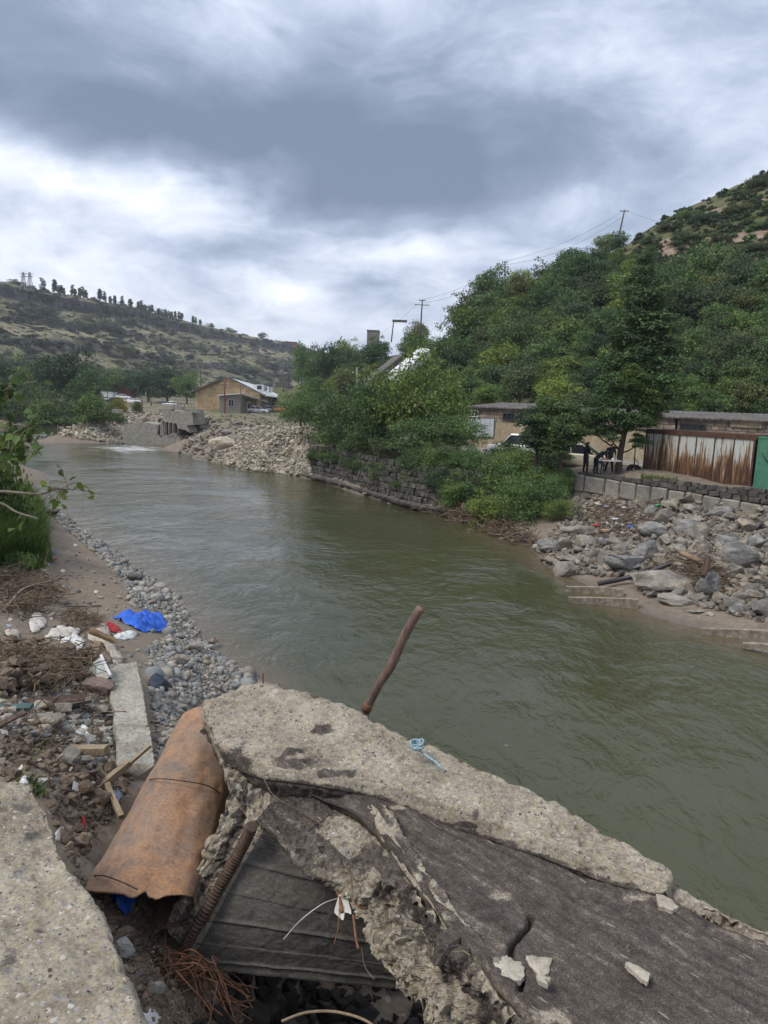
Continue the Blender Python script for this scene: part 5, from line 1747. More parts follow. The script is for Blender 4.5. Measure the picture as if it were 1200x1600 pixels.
def valley_trees():
    """trees on the far bank at the left and behind the parked cars"""
    L = [  # px, py foot, w, h, kind, dist, label
        (105, 668, 96, 100, 'leaf_dark', 150, 'large dark tree overhanging the far bank at the left'), (140, 655, 62, 70, 'leaf_mid', 147, 'lighter tree beside the large dark tree on the far bank'),
        (72, 655, 54, 88, 'leaf_mid', 165, 'green tree left of the large dark tree on the far bank'), (30, 640, 80, 84, 'leaf_mid', 175, 'bushy tree above the eroded bank at the far left'), (-5, 645, 66, 92, 'leaf_dark', 170, 'dark tree cut by the left picture edge on the far bank'),
        (52, 610, 60, 54, 'leaf_olive', 215, 'pale olive tree behind the trees of the far left bank'), (178, 628, 44, 52, 'leaf_mid', 235, 'tree behind the parked white cars at the left'), (205, 630, 50, 50, 'leaf_dark', 240, 'dark tree behind the rust red container'),
        (232, 634, 56, 58, 'leaf_dark', 225, 'dark round tree left of the stone house'), (262, 634, 62, 62, 'leaf_dark', 220, 'biggest dark tree left of the stone house'), (292, 636, 44, 48, 'leaf_mid', 215, 'tree touching the left wall of the stone house'),
        (180, 612, 30, 36, 'leaf_mid', 270, 'small upright tree far behind the parked cars'), (130, 600, 60, 34, 'leaf_olive', 300, 'olive thicket at the foot of the far plateau'), (20, 590, 60, 36, 'leaf_olive', 300, 'olive thicket at the foot of the plateau at the far left'),
        (470, 640, 36, 70, 'leaf_mid', 190, 'tree rising right of the white roofed building'), (496, 632, 44, 76, 'leaf_mid', 175, 'tall loose tree right of the white roofed building'), (520, 630, 52, 86, 'leaf_dark', 150, 'tall dark tree at the left end of the right hillside'),
        (150, 650, 26, 30, 'leaf_olive', 140, 'small bush at the top of the stone heap'), (448, 628, 40, 26, 'leaf_dark', 240, 'low dark tree behind the white roof')]
    for i, (x, y, w, h, k, d, lb) in enumerate(L):
        tree_px(x, y, w, h, k, lb, yd=d, seed=i+100)
    for i, (x, y, w, h, k, lb) in enumerate([(172, 664, 44, 42, 'leaf_mid', 'green shrub hanging down the stone heap at the left'), (145, 660, 34, 30, 'leaf_olive', 'olive shrub on the stone heap at the left'),
                                             (186, 648, 32, 36, 'leaf_yellow', 'yellow flowering shrub on top of the stone heap'), (213, 646, 22, 24, 'leaf_olive', 'sparse twiggy shrub right of the yellow one'), (228, 668, 20, 16, 'leaf_olive', 'dry shrub growing from the concrete wing wall'),
                                             (70, 664, 44, 26, 'leaf_dark', 'dark shrub at the waterline of the eroded bank'), (110, 668, 50, 26, 'leaf_mid', 'trailing shrub under the large dark tree')]):
        tree_px(x, y, w, h, k, lb, seed=i+130, shrub=True, name='bank_shrub', cat='shrub', H=G)


valley_trees()
for i_ in range(15):
    x_ = -4+i_*11.2
    tree_px(x_, [650, 654, 648, 656][i_ % 4]+x_*.07, 46+(i_*7) % 20, 34+(i_*5) % 22, ['leaf_dark', 'leaf_mid', 'leaf_olive'][i_ % 3], ['dark', 'green', 'olive'][i_ % 3]+' undergrowth bush along the far left bank, '+['leftmost third', 'middle third', 'right third'][min(2, i_//5)], shrub=True, name='bank_shrub', cat='shrub', H=G, seed=i_+170, group='undergrowth of the far left bank')


def bank_trees():
    """the thicket that overhangs the masonry wall and the bushes right of it"""
    L = [(470, 668, 60, 66, 'leaf_mid', 70, 'low green tree at the left end of the thicket above the gravel tip'), (500, 690, 78, 100, 'leaf_mid', 62, 'rounded green tree left in the thicket above the masonry wall'),
         (545, 715, 92, 120, 'leaf_dark', 54, 'dark tree in the left half of the thicket above the masonry wall'), (592, 715, 100, 140, 'leaf_mid', 50, 'broad leaved bright tree in the middle of the thicket'),
         (640, 725, 116, 176, 'leaf_light', 48.5, 'tallest light green tree in the thicket above the masonry wall'), (690, 720, 96, 150, 'leaf_mid', 48, 'green tree at the right shoulder of the thicket'),
         (666, 740, 100, 100, 'leaf_mid', 45.5, 'leafy tree leaning over the masonry wall'), (712, 745, 80, 96, 'leaf_mid', 45, 'leafy tree at the right end of the masonry wall'), (570, 735, 84, 70, 'leaf_dark', 51, 'dark bush hanging over the masonry wall'),
         (522, 725, 60, 60, 'leaf_dark', 56, 'dark bush over the left part of the masonry wall'), (620, 745, 80, 64, 'leaf_dark', 47, 'dark bush over the middle of the masonry wall')]
    for i, (x, y, w, h, k, d, lb) in enumerate(L):
        d0 = 0
        p = UY(x, y, d); g = max(float(G(p[0], p[1])), 2.4); top = UY(x, y-h, d)[2]
        r = w*d/FPX/2; hh = top-g; ch = hh*1.12
        plant('thicket_tree', (p[0], p[1], g), r*1.22, ch/2/(r*1.04), me_fine[k][i % 4], me_trunk[i % 4], lb, 'tree', None, lift=hh-ch/2, seed=i+11)
    for i, (x, y, w, h, k, d, lb) in enumerate([
        (745, 795, 76, 100, 'leaf_mid', 39.5, 'tall leafy bush right of the masonry wall'), (785, 790, 84, 96, 'leaf_mid', 38.5, 'leafy bush behind the fern like bush on the bank'), (715, 808, 50, 70, 'leaf_mid', 39.0, 'bright bush low over the driftwood at the wall end'),
        (765, 815, 70, 56, 'leaf_light', 36.5, 'light green bush in the middle of the bank thicket'), (812, 815, 80, 74, 'leaf_mid', 35.8, 'spreading bush above the waterline driftwood'), (850, 812, 70, 90, 'leaf_mid', 36.0, 'bush at the right end of the bank thicket'),
        (868, 820, 44, 50, 'leaf_light', 34.6, 'bright low bush beside the rubble slope'), (735, 760, 60, 70, 'leaf_dark', 43, 'dark bush below the white double doors'), (800, 745, 70, 50, 'leaf_light', 40.5, 'light bush under the white car'), (845, 765, 70, 50, 'leaf_light', 39.0, 'light green bush below the parked beige car'),
        (880, 760, 40, 40, 'leaf_mid', 38, 'ivy like bush at the left end of the block wall')]):
        p = UY(x, y, d); g = float(G(p[0], p[1])); g = min(g, p[2]+.3) if p[2] < g else g
        top = UY(x, y-h, d)[2]; hh = max(top-g, .8); r = w*d/FPX/2
        plant('bank_bush', (p[0], p[1], g), r*1.25, max(.5, hh/(r*1.9)), me_fine[k][i % 4], None, lb, 'bush', None, lift=hh*.35, part='foliage', seed=i+31)
    r7 = random.Random(7)
    for i in range(16):
        x = 486+i*16.5; y = np.interp(x, [480, 560, 650, 745], [714, 730, 758, 785])+r7.uniform(-7, 7); d = np.interp(x, [480, 560, 650, 745], [56.5, 49.2, 43, 38.2])
        c = UY(x, y, d); rr = r7.uniform(.75, 1.15)*(1.0 if x < 600 else 1.45)
        plant('hanging_bush', (c[0]+.3, c[1]+.3, c[2]-.3), rr, r7.uniform(.75, 1.1), me_fine[('leaf_dark', 'leaf_mid', 'leaf_mid')[i % 3]][i % 4], None,
              ('dark' if i % 3 == 0 else 'green')+' bush hanging over the '+('left' if i < 5 else 'middle' if i < 11 else 'right')+' part of the masonry wall top', 'bush', 'bushes hanging over the masonry wall', lift=.35, part='foliage', seed=i+60)
    for i, (x, y, w, d) in enumerate([(852, 716, 46, 41.5), (878, 716, 40, 41.0), (822, 722, 56, 41.5), (795, 716, 60, 43), (862, 730, 44, 40)]):
        c = UY(x, y, d); R = w*d/FPX/2
        plant('street_bush', c-np.array([0, 0, .2]), R*1.1, .85, me_shrub['leaf_dark'][i % 4], None, ['dark bush between the two small street trees', 'dark bush at the trunk of the low dark tree', 'dark bush in front of the white car', 'bush under the pale double doors by the white car', 'dark bush on the edge above the masonry bank'][i], 'bush', None, lift=R*.3, part='foliage', seed=i+90)
    for i, (x, y, w, d) in enumerate([(650, 722, 70, 43.5), (680, 722, 70, 42.6), (708, 726, 74, 41.6), (735, 730, 74, 40.8), (690, 750, 60, 40.4), (722, 765, 64, 39.4)]):
        c = UY(x, y, d); R = w*d/FPX/2
        plant('wall_top_bush', c-np.array([0, 0, .3]), R*1.1, .9, me_fine['leaf_mid' if i % 2 else 'leaf_dark'][i % 4], None, ['dark bush on the masonry wall top below the tallest light tree', 'green bush on the wall top left of the pale doors', 'dark bush under the garage doors on the wall top', 'green bush at the right end of the masonry wall top', 'dark bush trailing down the right end of the masonry wall', 'green bush trailing to the driftwood at the wall end'][i], 'bush', None, lift=R*.3, part='foliage', seed=i+190)
    # street trees
    def big(px, py, y, name, label, spec, trunk_r, trunk_pts, k1):
        base = UY(px, py, y); base[2] = min(base[2], float(G(base[0], base[1]))+.05)
        t = thing(name, label, 'tree', base)
        C_ = crom(np.array([base-np.array([0, 0, .3])]+[UY(a, b, y+c) for a, b, c in trunk_pts]), 40)
        V, F = tube(C_, np.interp(np.linspace(0, 1, 40), [0, .12, 1], [trunk_r*1.35, trunk_r, trunk_r*.2]), 10)
        mb = MB().add(V, F)
        rr = random.Random(5)
        for (x, yy, w, h, dy, kk, *_) in spec:
            c = UY(x, yy, y+dy); j = min(39, int(np.argmin(np.linalg.norm(C_-c-np.array([0, 0, -.8]), axis=1)))); p0 = C_[j]
            mb.add(*tube(crom(np.array([p0, (p0+c)/2+np.array([0, 0, -.15]), c]), 6), np.linspace(trunk_r*.35, .02, 6), 5))
        mb.build('trunk', MT['bark'], t, True)
        for kk in sorted(set(s[5] for s in spec)):
            Vs, Fs, n0 = [], [], 0
            for j, (x, yy, w, h, dy, k_, *_) in enumerate(spec):
                if k_ != kk: continue
                c = UY(x, yy, y+dy); v, f = crown(500+j+px, nclump=16, per=70, leaf=.15, cr=(.3, .5), shape=(1, 1, 1), fill=.4)
                v = v*np.array([w, w*.9, h*1.15])*y/FPX/2*1.12+c
                Vs.append(v); Fs.append(f+n0); n0 += len(v)
            ob('crown', np.concatenate(Vs), np.concatenate(Fs), MT[kk], t)
    big(966, 738, 38.6, 'street_tree', 'tall dark green tree with light lower tufts standing left of the rusty container', [
        (1005, 408, 34, 34, 1.5, 'leaf_dark'), (1003, 438, 52, 40, 1.5, 'leaf_dark'), (1012, 470, 70, 44, 1.2, 'leaf_dark'), (992, 476, 50, 40, .8, 'leaf_dark'), (1004, 505, 84, 46, 1, 'leaf_dark'), (975, 530, 60, 44, 1, 'leaf_dark'), (1030, 535, 64, 44, 1, 'leaf_dark'),
        (1000, 548, 80, 50, .4, 'leaf_dark'), (968, 570, 62, 44, .3, 'leaf_mid'), (1036, 578, 60, 44, .2, 'leaf_dark'), (1008, 590, 76, 46, 0, 'leaf_mid'), (1052, 548, 36, 26, .5, 'leaf_dark'), (962, 610, 60, 46, 0, 'leaf_mid'), (1000, 620, 60, 44, -.4, 'leaf_light'), (985, 592, 44, 30, -.8, 'leaf_light'),
        (1030, 618, 60, 40, .1, 'leaf_mid'), (930, 652, 50, 34, .1, 'leaf_mid'), (955, 650, 56, 40, -.5, 'leaf_mid'), (985, 660, 56, 40, -.8, 'leaf_mid'), (1012, 655, 46, 36, -.3, 'leaf_light'), (1022, 640, 40, 34, .8, 'leaf_mid'), (925, 672, 34, 20, .5, 'leaf_mid'), (1000, 690, 34, 26, -.5, 'leaf_mid'), (950, 676, 44, 24, -.4, 'leaf_dark')],
        .17, [(969, 710, 0), (975, 680, 0), (985, 620, .2), (998, 540, .6), (1004, 460, 1.2), (1006, 405, 1.5)], 'x')
    big(880, 722, 37.9, 'small_street_tree', 'low dark leaved tree with silvery leaves in front of the beige pickup', [
        (885, 648, 56, 42, 0, 'leaf_dark'), (862, 642, 48, 38, .2, 'leaf_dark'), (905, 656, 48, 36, .2, 'leaf_dark'), (872, 700, 44, 20, -.4, 'leaf_dark'), (892, 690, 44, 24, -.4, 'leaf_dark'), (880, 672, 50, 34, -.4, 'leaf_dark'), (856, 664, 46, 34, -.2, 'leaf_dark'), (903, 678, 36, 24, -.3, 'leaf_dark'), (868, 688, 44, 22, -.4, 'leaf_dark')],
        .10, [(876, 704, 0), (872, 686, 0), (878, 660, 0), (882, 648, 0)], 'x')
    big(838, 722, 38.6, 'small_street_tree', 'low dark tree leaning left with its trunk near the masonry bank', [
        (838, 662, 56, 40, 0, 'leaf_dark'), (828, 678, 40, 34, -.2, 'leaf_dark'), (850, 700, 44, 20, -.3, 'leaf_dark'), (850, 676, 40, 30, -.2, 'leaf_dark'), (842, 690, 40, 22, -.3, 'leaf_dark'), (848, 648, 32, 24, .2, 'leaf_mid')],
        .11, [(839, 704, 0), (840, 684, 0), (838, 664, 0)], 'x')


bank_trees()


def grass_clump(name, poly, n, hgt, label, cat, seed, width=.018, mat='grass', lean=.5, kind='stuff', dirx=.35):
    r = np.random.default_rng(seed)
    P = sample_world(poly, n, ymin=3, ymax=60, seed=seed, power=.6)
    n = len(P)
    a = r.uniform(0, 6.28, n); L = hgt*r.uniform(.5, 1.15, n)
    dx = np.cos(a)*lean*r.uniform(.2, 1, n)+dirx; dy = np.sin(a)*lean*r.uniform(.2, 1, n)-.1
    side = np.stack([-dy, dx, 0*dx], -1); side /= np.linalg.norm(side, axis=1)[:, None]
    rows = []
    for k, t in enumerate((0, .4, .75, 1)):
        c = P+np.stack([dx*t*t*L, dy*t*t*L, t*L*(1-.25*t*t)], -1)
        w = width*(1-.9*t**1.5)
        rows += [c-side*w, c+side*w]
    V = np.stack(rows, 1).reshape(-1, 3)
    F = np.array([[0, 1, 3, 2], [2, 3, 5, 4], [4, 5, 7, 6]])
    F = (F[None]+(np.arange(n)*8)[:, None, None]).reshape(-1, 4)
    return tag(ob(name, V, F, MT[mat]), label, cat, None, kind)


grass_clump('tall_bank_grass', [(-120, 760), (-20, 750), (48, 775), (66, 800), (74, 850), (60, 885), (20, 880), (-40, 900), (-120, 900)], 12000, 1.25, 'tall bright green grass on the near bank at the left picture edge', 'grass', 51, .016)
tree_px(-22, 800, 130, 170, 'leaf_light', 'tall leafy shrub rising behind the tall grass at the left edge', yd=21, seed=1, shrub=True, name='bank_shrub', cat='shrub', H=G)
tree_px(2, 800, 96, 92, 'leaf_mid', 'bushy green shrub behind the tall grass at the left edge', yd=24, seed=3, shrub=True, name='bank_shrub', cat='shrub', H=G)
tree_px(30, 868, 60, 44, 'leaf_mid', 'low leafy shrub at the foot of the tall grass', yd=18.5, seed=4, shrub=True, name='bank_shrub', cat='shrub', H=G)
grass_clump('low_bank_grass', [(30, 850), (78, 850), (82, 880), (60, 895), (28, 892)], 900, .45, 'low dark grass tuft where the left bank meets the silt', 'grass', 52, .012)
grass_clump('weed_sprouts', [(20, 1225), (75, 1215), (70, 1250), (40, 1240), (60, 1130), (90, 1120), (80, 1160)], 160, .06, 'tiny green weed sprouts in the dirt above the tan slab', 'grass', 53, .006)
grass_clump('street_edge_grass', [(1000, 742), (1060, 750), (1060, 756), (1000, 750)], 200, .3, 'short grass at the foot of the tree beside the container', 'grass', 54, .02)
grass_clump('house_front_grass', [(310, 640), (440, 648), (440, 662), (330, 652)], 900, .7, 'dry green grass strip in front of the stone house', 'grass', 56, .05)


def near_branches():
    """broad leaved branches reaching in from the left"""
    r = np.random.default_rng(9)
    B = [([(-60, 640), (-10, 628), (14, 612), (26, 600)], 7.0, 26, 'broad leaved branch tip highest at the left picture edge'),
         ([(-80, 720), (-20, 705), (20, 678), (48, 664)], 7.2, 34, 'broad leaved branch over the river at the left picture edge'),
         ([(-80, 740), (-10, 722), (20, 700), (52, 700)], 7.4, 34, 'broad leaved branch just above the tall grass'),
         ([(-60, 690), (-10, 690), (10, 680), (40, 690)], 7.0, 22, 'drooping branch with broad leaves between two others'),
         ([(-60, 772), (0, 768), (60, 772), (86, 765), (110, 765)], 7.6, 12, 'thin long branch with a leafy tip reaching over the water'),
         ([(-60, 770), (0, 786), (26, 800), (58, 810)], 7.5, 2, 'bare pale branch hanging over the tall grass')]
    for i, (px, d, nl, lb) in enumerate(B):
        P = crom(np.array([UY(a, b, d+.3*math.sin(j)) for j, (a, b) in enumerate(px)]), 30)
        t = thing('leafy_branch', lb, 'branch', P[0])
        V, F = tube(P, np.linspace(.022, .006, 30), 6)
        mb = MB().add(V, F)
        C = []; N = []
        for j in range(nl):
            k = int(r.uniform(10 if i < 4 else 22, 29)); p = P[k]
            e = p+r.normal(size=3)*np.array([.085, .10, .095])
            mb.add(*tube(np.array([p, (p+e)/2+[0, 0, .02], e]), .004, 4))
            for _ in range(2):
                C.append(e+r.normal(size=3)*.035); n_ = r.normal(size=3)*.6+np.array([0, -.35, .8]); N.append(n_/np.linalg.norm(n_))
        mb.build('stem', MT['bark_pale'], t, True)
        if not C: continue
        C = np.array(C); N = np.array(N); n = len(C)
        tt = r.normal(size=(n, 3)); tt[:, 2] -= .5; tt -= (tt*N).sum(1)[:, None]*N; tt /= np.linalg.norm(tt, axis=1)[:, None]; b = np.cross(N, tt)
        prof = [(0, 0), (.18, .33), (.45, .40), (.75, .24), (1, 0)]
        s = r.uniform(.07, .12, n)[:, None]
        rows = []
        for a, w in prof:
            rows += [C+tt*s*a-b*s*w+N*s*w*.25-np.array([0, 0, 1])*s*a*a*.2, C+tt*s*a-np.array([0, 0, 1])*s*a*a*.2, C+tt*s*a+b*s*w+N*s*w*.25-np.array([0, 0, 1])*s*a*a*.2]
        V = np.stack(rows, 1).reshape(-1, 3)
        F0 = []
        for k in range(4):
            o = k*3; F0 += [[o, o+1, o+4, o+3], [o+1, o+2, o+5, o+4]]
        F = (np.array(F0)[None]+(np.arange(n)*15)[:, None, None]).reshape(-1, 4)
        ob('leaves', V, F, MT['leaf_near'], t, True)


near_branches()


def bare_trees():
    r = random.Random(4)
    for (px, py, d, h, lb) in [(747, 480, 127, 42, 'bare leafless tree on the skyline of the right hillside'), (1035, 405, 150, 34, 'grey leafless tree on the upper slope near the dry grass')]:
        p = UY(px, py, d); t = MB(); hh = h*d/FPX
        o = thing('bare_tree', lb, 'tree', p)
        def grow(a, dirv, L, rad, n):
            e = a+dirv*L
            t.add(*tube(np.array([a, (a+e)/2+np.array([r.uniform(-.1, .1), 0, 0])*L, e]), [rad, rad*.8, rad*.6], 5))
            if n == 0: return
            for _ in range(3):
                v = dirv+np.array([r.uniform(-.8, .8), r.uniform(-.8, .8), r.uniform(-.1, .4)]); grow(e, v/np.linalg.norm(v), L*r.uniform(.6, .85), rad*.6, n-1)
        grow(p-np.array([0, 0, 1.5]), np.array([0, 0, 1.]), hh*.45, .12, 4)
        t.build('branches', MT['bark'], o, True)


bare_trees()
# ------------------------------------------------------------------ walls, buildings, vehicles, people
MT['block'] = M('old_concrete_block', [(.3, (.16, .145, .125)), (.5, (.245, .225, .195)), (.7, (.33, .305, .265))], 1.8, 8, .92, .6, .02, rand=True, tint=[(.85, .85, .85), (1, 1, 1), (1.1, 1.05, 1)], agg=(30, .3, (.36, .35, .33, 1), (.12, .12, .12, 1)))
MT['drystone'] = M('dark_wall_stone', [(.3, (.035, .033, .030)), (.5, (.080, .074, .068)), (.7, (.14, .13, .118))], 3, 7, .92, .6, .03, rand=True, tint=[(.6, .6, .62), (1, 1, 1), (1.25, 1.2, 1.1), (.8, .78, .74)])
MT['mortar_dark'] = M('dark_joint_mortar', [(.3, (.045, .04, .034)), (.7, (.095, .085, .072))], 3, 6, .95, .5, .02)
MT['tuff'] = M('tuff_masonry_block', [(.3, (.15, .12, .10)), (.5, (.22, .18, .15)), (.7, (.29, .245, .205))], 2.5, 6, .92, .3, .02, island=1, tint=[(.65, .62, .62), (1, 1, 1), (1.2, 1.15, 1.1)])
MT['plaster'] = M('stained_beige_plaster', [(.3, (.24, .19, .125)), (.5, (.33, .265, .18)), (.7, (.39, .325, .23))], .8, 8, .95, .3, .02, stretch=(1, 1, .4))
MT['slate'] = M('old_roof_sheet', [(.3, (.08, .072, .068)), (.7, (.17, .155, .145))], 1.5, 7, .9, .3, .02)
MT['ochre'] = M('ochre_stone_wall', [(.3, (.42, .29, .165)), (.5, (.54, .385, .235)), (.7, (.62, .47, .31))], .8, 7, .93, .2, .02, island=1, tint=[(.82, .8, .78), (1, 1, 1), (1.1, 1.07, 1.02)])
MT['greywall'] = flat('grey_rendered_wall', (.21, .20, .175), .9)
MT['roofwhite'] = M('weathered_white_roof', [(.3, (.52, .54, .56)), (.7, (.72, .74, .76))], .6, 5, .5, .1, .01)
MT['winpane'] = MT['glass']
MT['frame'] = flat('white_window_frame', (.6, .6, .6), .5)
MT['rustred'] = flat('rust_red_paint', (.16, .055, .04), .7)
MT['doorblue'] = flat('pale_blue_doors', (.40, .44, .47), .6, var=.1)
MT['asphalt'] = M('dusty_street', [(.3, (.17, .15, .125)), (.7, (.27, .245, .21))], 1.2, 7, .95, .3, .01)
MT['skin'] = flat('skin_tone', (.36, .22, .15), .6)
MT['black_cloth'] = flat('black_clothes', (.018, .018, .020), .9)
MT['navy_cloth'] = flat('dark_blue_clothes', (.03, .035, .05), .9)


def ray_plane(px, py, p0, n):
    d = pdir(px, py); o = np.array([0, 0, EYE])
    t = ((np.asarray(p0)-o)@n)/(d@n)
    return o+d*t


def rub_block(a, b, z0, z1, thick, back, seed, amp=.02, nx=5, nz=4):
    """rough block between plan points a,b from z0 to z1 (z pairs), thick metres towards 'back'"""
    a = np.asarray(a, float); b = np.asarray(b, float); back = np.asarray(back, float)
    za, zb = (z0 if hasattr(z0, '__len__') else (z0, z0)); ta, tb = (z1 if hasattr(z1, '__len__') else (z1, z1))
    c = [[a[0], a[1], za], [b[0], b[1], zb], [b[0], b[1], tb], [a[0], a[1], ta]]
    f = np.array(c); bk = f+np.r_[back*thick, 0]
    V = np.concatenate([f, bk])
    F = [(0, 1, 2, 3), (5, 4, 7, 6), (4, 0, 3, 7), (1, 5, 6, 2), (3, 2, 6, 7), (4, 5, 1, 0)]
    bm = bmesh.new(); vs = [bm.verts.new(v) for v in V]
    for q in F: bm.faces.new([vs[i] for i in q])
    w = min(np.linalg.norm(b-a), ta-za)
    bmesh.ops.bevel(bm, geom=bm.edges[:], offset=max(.008, w*.07), segments=1, affect='EDGES')
    bmesh.ops.recalc_face_normals(bm, faces=bm.faces)
    V = np.array([v.co[:] for v in bm.verts]); F = [tuple(v.index for v in f_.verts) for f_ in bm.faces]; bm.free()
    V = V+amp*np.stack([vn(V*4+seed, 1), vn(V*4+seed, 2), vn(V*4+seed, 3)], -1)
    return V, F


def build_block_wall():
    t = thing('block_retaining_wall', 'retaining wall of big grey concrete blocks above the right bank rubble', 'wall', (13, 35.6, 1.5))
    A = np.array([10.2, 37.9]); B = np.array([19.5, 30.7]); D = (B-A)/np.linalg.norm(B-A); N = np.array([-D[1], D[0]])
    if N[1] < 0: N = -N
    n3 = np.array([N[0], N[1], 0])
    topz = lambda p: np.interp(p[0], [10.2, 14, 17.6, 19.5], [2.76, 2.45, 2.14, 2.0])
    xs = [896, 911, 943, 967, 993, 1016, 1043, 1070, 1098, 1127, 1158, 1192, 1226, 1260]
    pts = [ray_plane(x, 770, (A[0], A[1], 0), n3)[:2] for x in xs]
    r = random.Random(1)
    for i, (p, q) in enumerate(zip(pts[:-1], pts[1:])):
        g = D*.022
        off = r.uniform(-.03, .05)
        V, F = rub_block(p+g+N*off, q-g+N*off, (topz(p)-.86, topz(q)-.86), (topz(p)+r.uniform(-.02, .02), topz(q)+r.uniform(-.02, .02)), .6, N, i)
        ob('block', V, F, MT['block'], t)
        V, F = rub_block(p+g+D*.4+N*.05, q-g+D*.4+N*.05, (topz(p)-1.75, topz(q)-1.75), (topz(p)-.90, topz(q)-.90), .6, N, i+30)
        ob('block', V, F, MT['block'], t)
    # dark dry stone course above
    tz = 2.86
    k = 0
    for row in range(3):
        s = r.uniform(0, .2)
        L = np.linalg.norm(B-A)
        while s < L:
            w = r.uniform(.28, .52); p = A+D*s; q = A+D*min(s+w, L+.3); s += w+.03
            zb = topz(p)+.02+row*.25
            if zb > tz-.08: continue
            zt = min(zb+.24, tz+r.uniform(-.03, .05))
            o_ = N*(.10+row*.05+r.uniform(-.05, .05))
            V, F = rub_block(p+o_, q+o_, zb, zt, .35, N, k, .035)
            ob('wall_stone', V, F, MT['drystone'], t); k += 1
    # left lower part: rough stones under the ivy
    A2 = np.array([8.7, 38.7])
    for row in range(5):
        for j in range(6):
            p = A2+(A-A2)*(j+.5*(row % 2))/6; q = p+(A-A2)/6.4
            V, F = rub_block(p, q, 1.2+row*.3, 1.48+row*.3, .4, N, j+row*9, .05)
            ob('wall_stone', V, F, MT['drystone'], t)
    mb = MB(); mb.add(boxv(np.array([A2[0], A2[1], .6])+n3*.42, np.r_[(B-A2), 0], n3*.3, (0, 0, 2.05)), BOXF)
    mb.build('wall_backing', MT['mortar_dark'], t)


build_block_wall()


def build_masonry_wall():
    t = thing('masonry_river_wall', 'dark old stone wall rising from the river beneath the thicket', 'wall', (0, 47, .5))
    P = np.array([U(x, y, .25)[:2] for x, y in [(474, 741), (520, 752), (560, 765), (612, 780), (660, 792), (740, 806)]])
    C_ = crom(P, 60); r = random.Random(3)
    seg = np.r_[0, np.cumsum(np.linalg.norm(np.diff(C_, axis=0), axis=1))]
    at = lambda s: np.array([np.interp(s, seg, C_[:, 0]), np.interp(s, seg, C_[:, 1])])
    L = seg[-1]; k = 0
    for row in range(6):
        s = r.uniform(0, .3)
        while s < L and k < 298:
            w = r.uniform(.34, .62); p = at(s); q = at(min(s+w, L)); s += w+.03
            if np.linalg.norm(q-p) < .1: break
            D = (q-p)/np.linalg.norm(q-p); N = np.array([-D[1], D[0]])
            if N[0] < 0: N = -N
            o_ = N*(row*.05+r.uniform(-.05, .05)+.12)
            V, F = rub_block(p+o_, q+o_, .42+row*.37, .42+row*.37+r.uniform(.3, .35), .45, N, k, .09)
            ob('wall_stone', V, F, MT['drystone'], t); k += 1
    # footing ledge, undercut
    rows = []
    for f in np.linspace(0, 1, 60):
        p = at(f*L); q = at(min(f*L+.5, L)) if f < .97 else p+(at(L)-at(L-.5)); D = (q-p)/np.linalg.norm(q-p); N = np.array([-D[1], D[0]])
        if N[0] < 0: N = -N
        w = .35+.15*math.sin(f*9)
        rows.append([np.r_[p-N*w, .34], np.r_[p+N*.3, .42], np.r_[p+N*.3, .15], np.r_[p-N*(w-.06), .18]])
    V, F, s, u = ringloft(np.array(rows), 200, [8, 3, 6, 3], lambda P, s, u: fbm(P, 1.6, 4, 5)*.16)
    ob('footing_ledge', V, F, MT['drystone'], t)
    mb = MB()
    for a, b in zip(C_[:-1:6], C_[6::6]):
        D = (b-a)/np.linalg.norm(b-a); N = np.array([-D[1], D[0]])
        if N[0] < 0: N = -N
        mb.add(boxv(np.r_[a+N*.5, -.6], np.r_[b-a, 0], np.r_[N*.4, 0], (0, 0, 3.2)), BOXF)
    mb.build('wall_backing', MT['mortar_dark'], t)


build_masonry_wall()


def window(parent, p0, n, x0, y0, x1, y1, cols=2, rows=1, frame='frame', out=.05):
    """window given by its image corners on the wall plane"""
    a = ray_plane(x0, y1, p0, n); b = ray_plane(x1, y1, p0, n); c = ray_plane(x0, y0, p0, n)
    nn = -n if n@np.array([0, -1, 0]) < 0 else n
    a = a+nn*out; u = b-a+nn*out; u[2] = 0; h = c[2]-a[2]
    pane = ob('window', *(boxv(a-nn*.03, u, nn*.02, (0, 0, h)), BOXF), MT['winpane'], parent)
    mb = MB(); L = np.linalg.norm(u); e = u/L; fw = max(.05, L*.05)
    for i in range(cols+1): mb.add(boxv(a+e*(L-fw)*i/cols, e*fw, nn*.05, (0, 0, h)), BOXF)
    for j in range(rows+1): mb.add(boxv(a+np.array([0, 0, (h-fw)*j/rows]), u, nn*.046, (0, 0, fw)), BOXF)
    mb.build('window_frame', MT[frame], pane)
    return pane


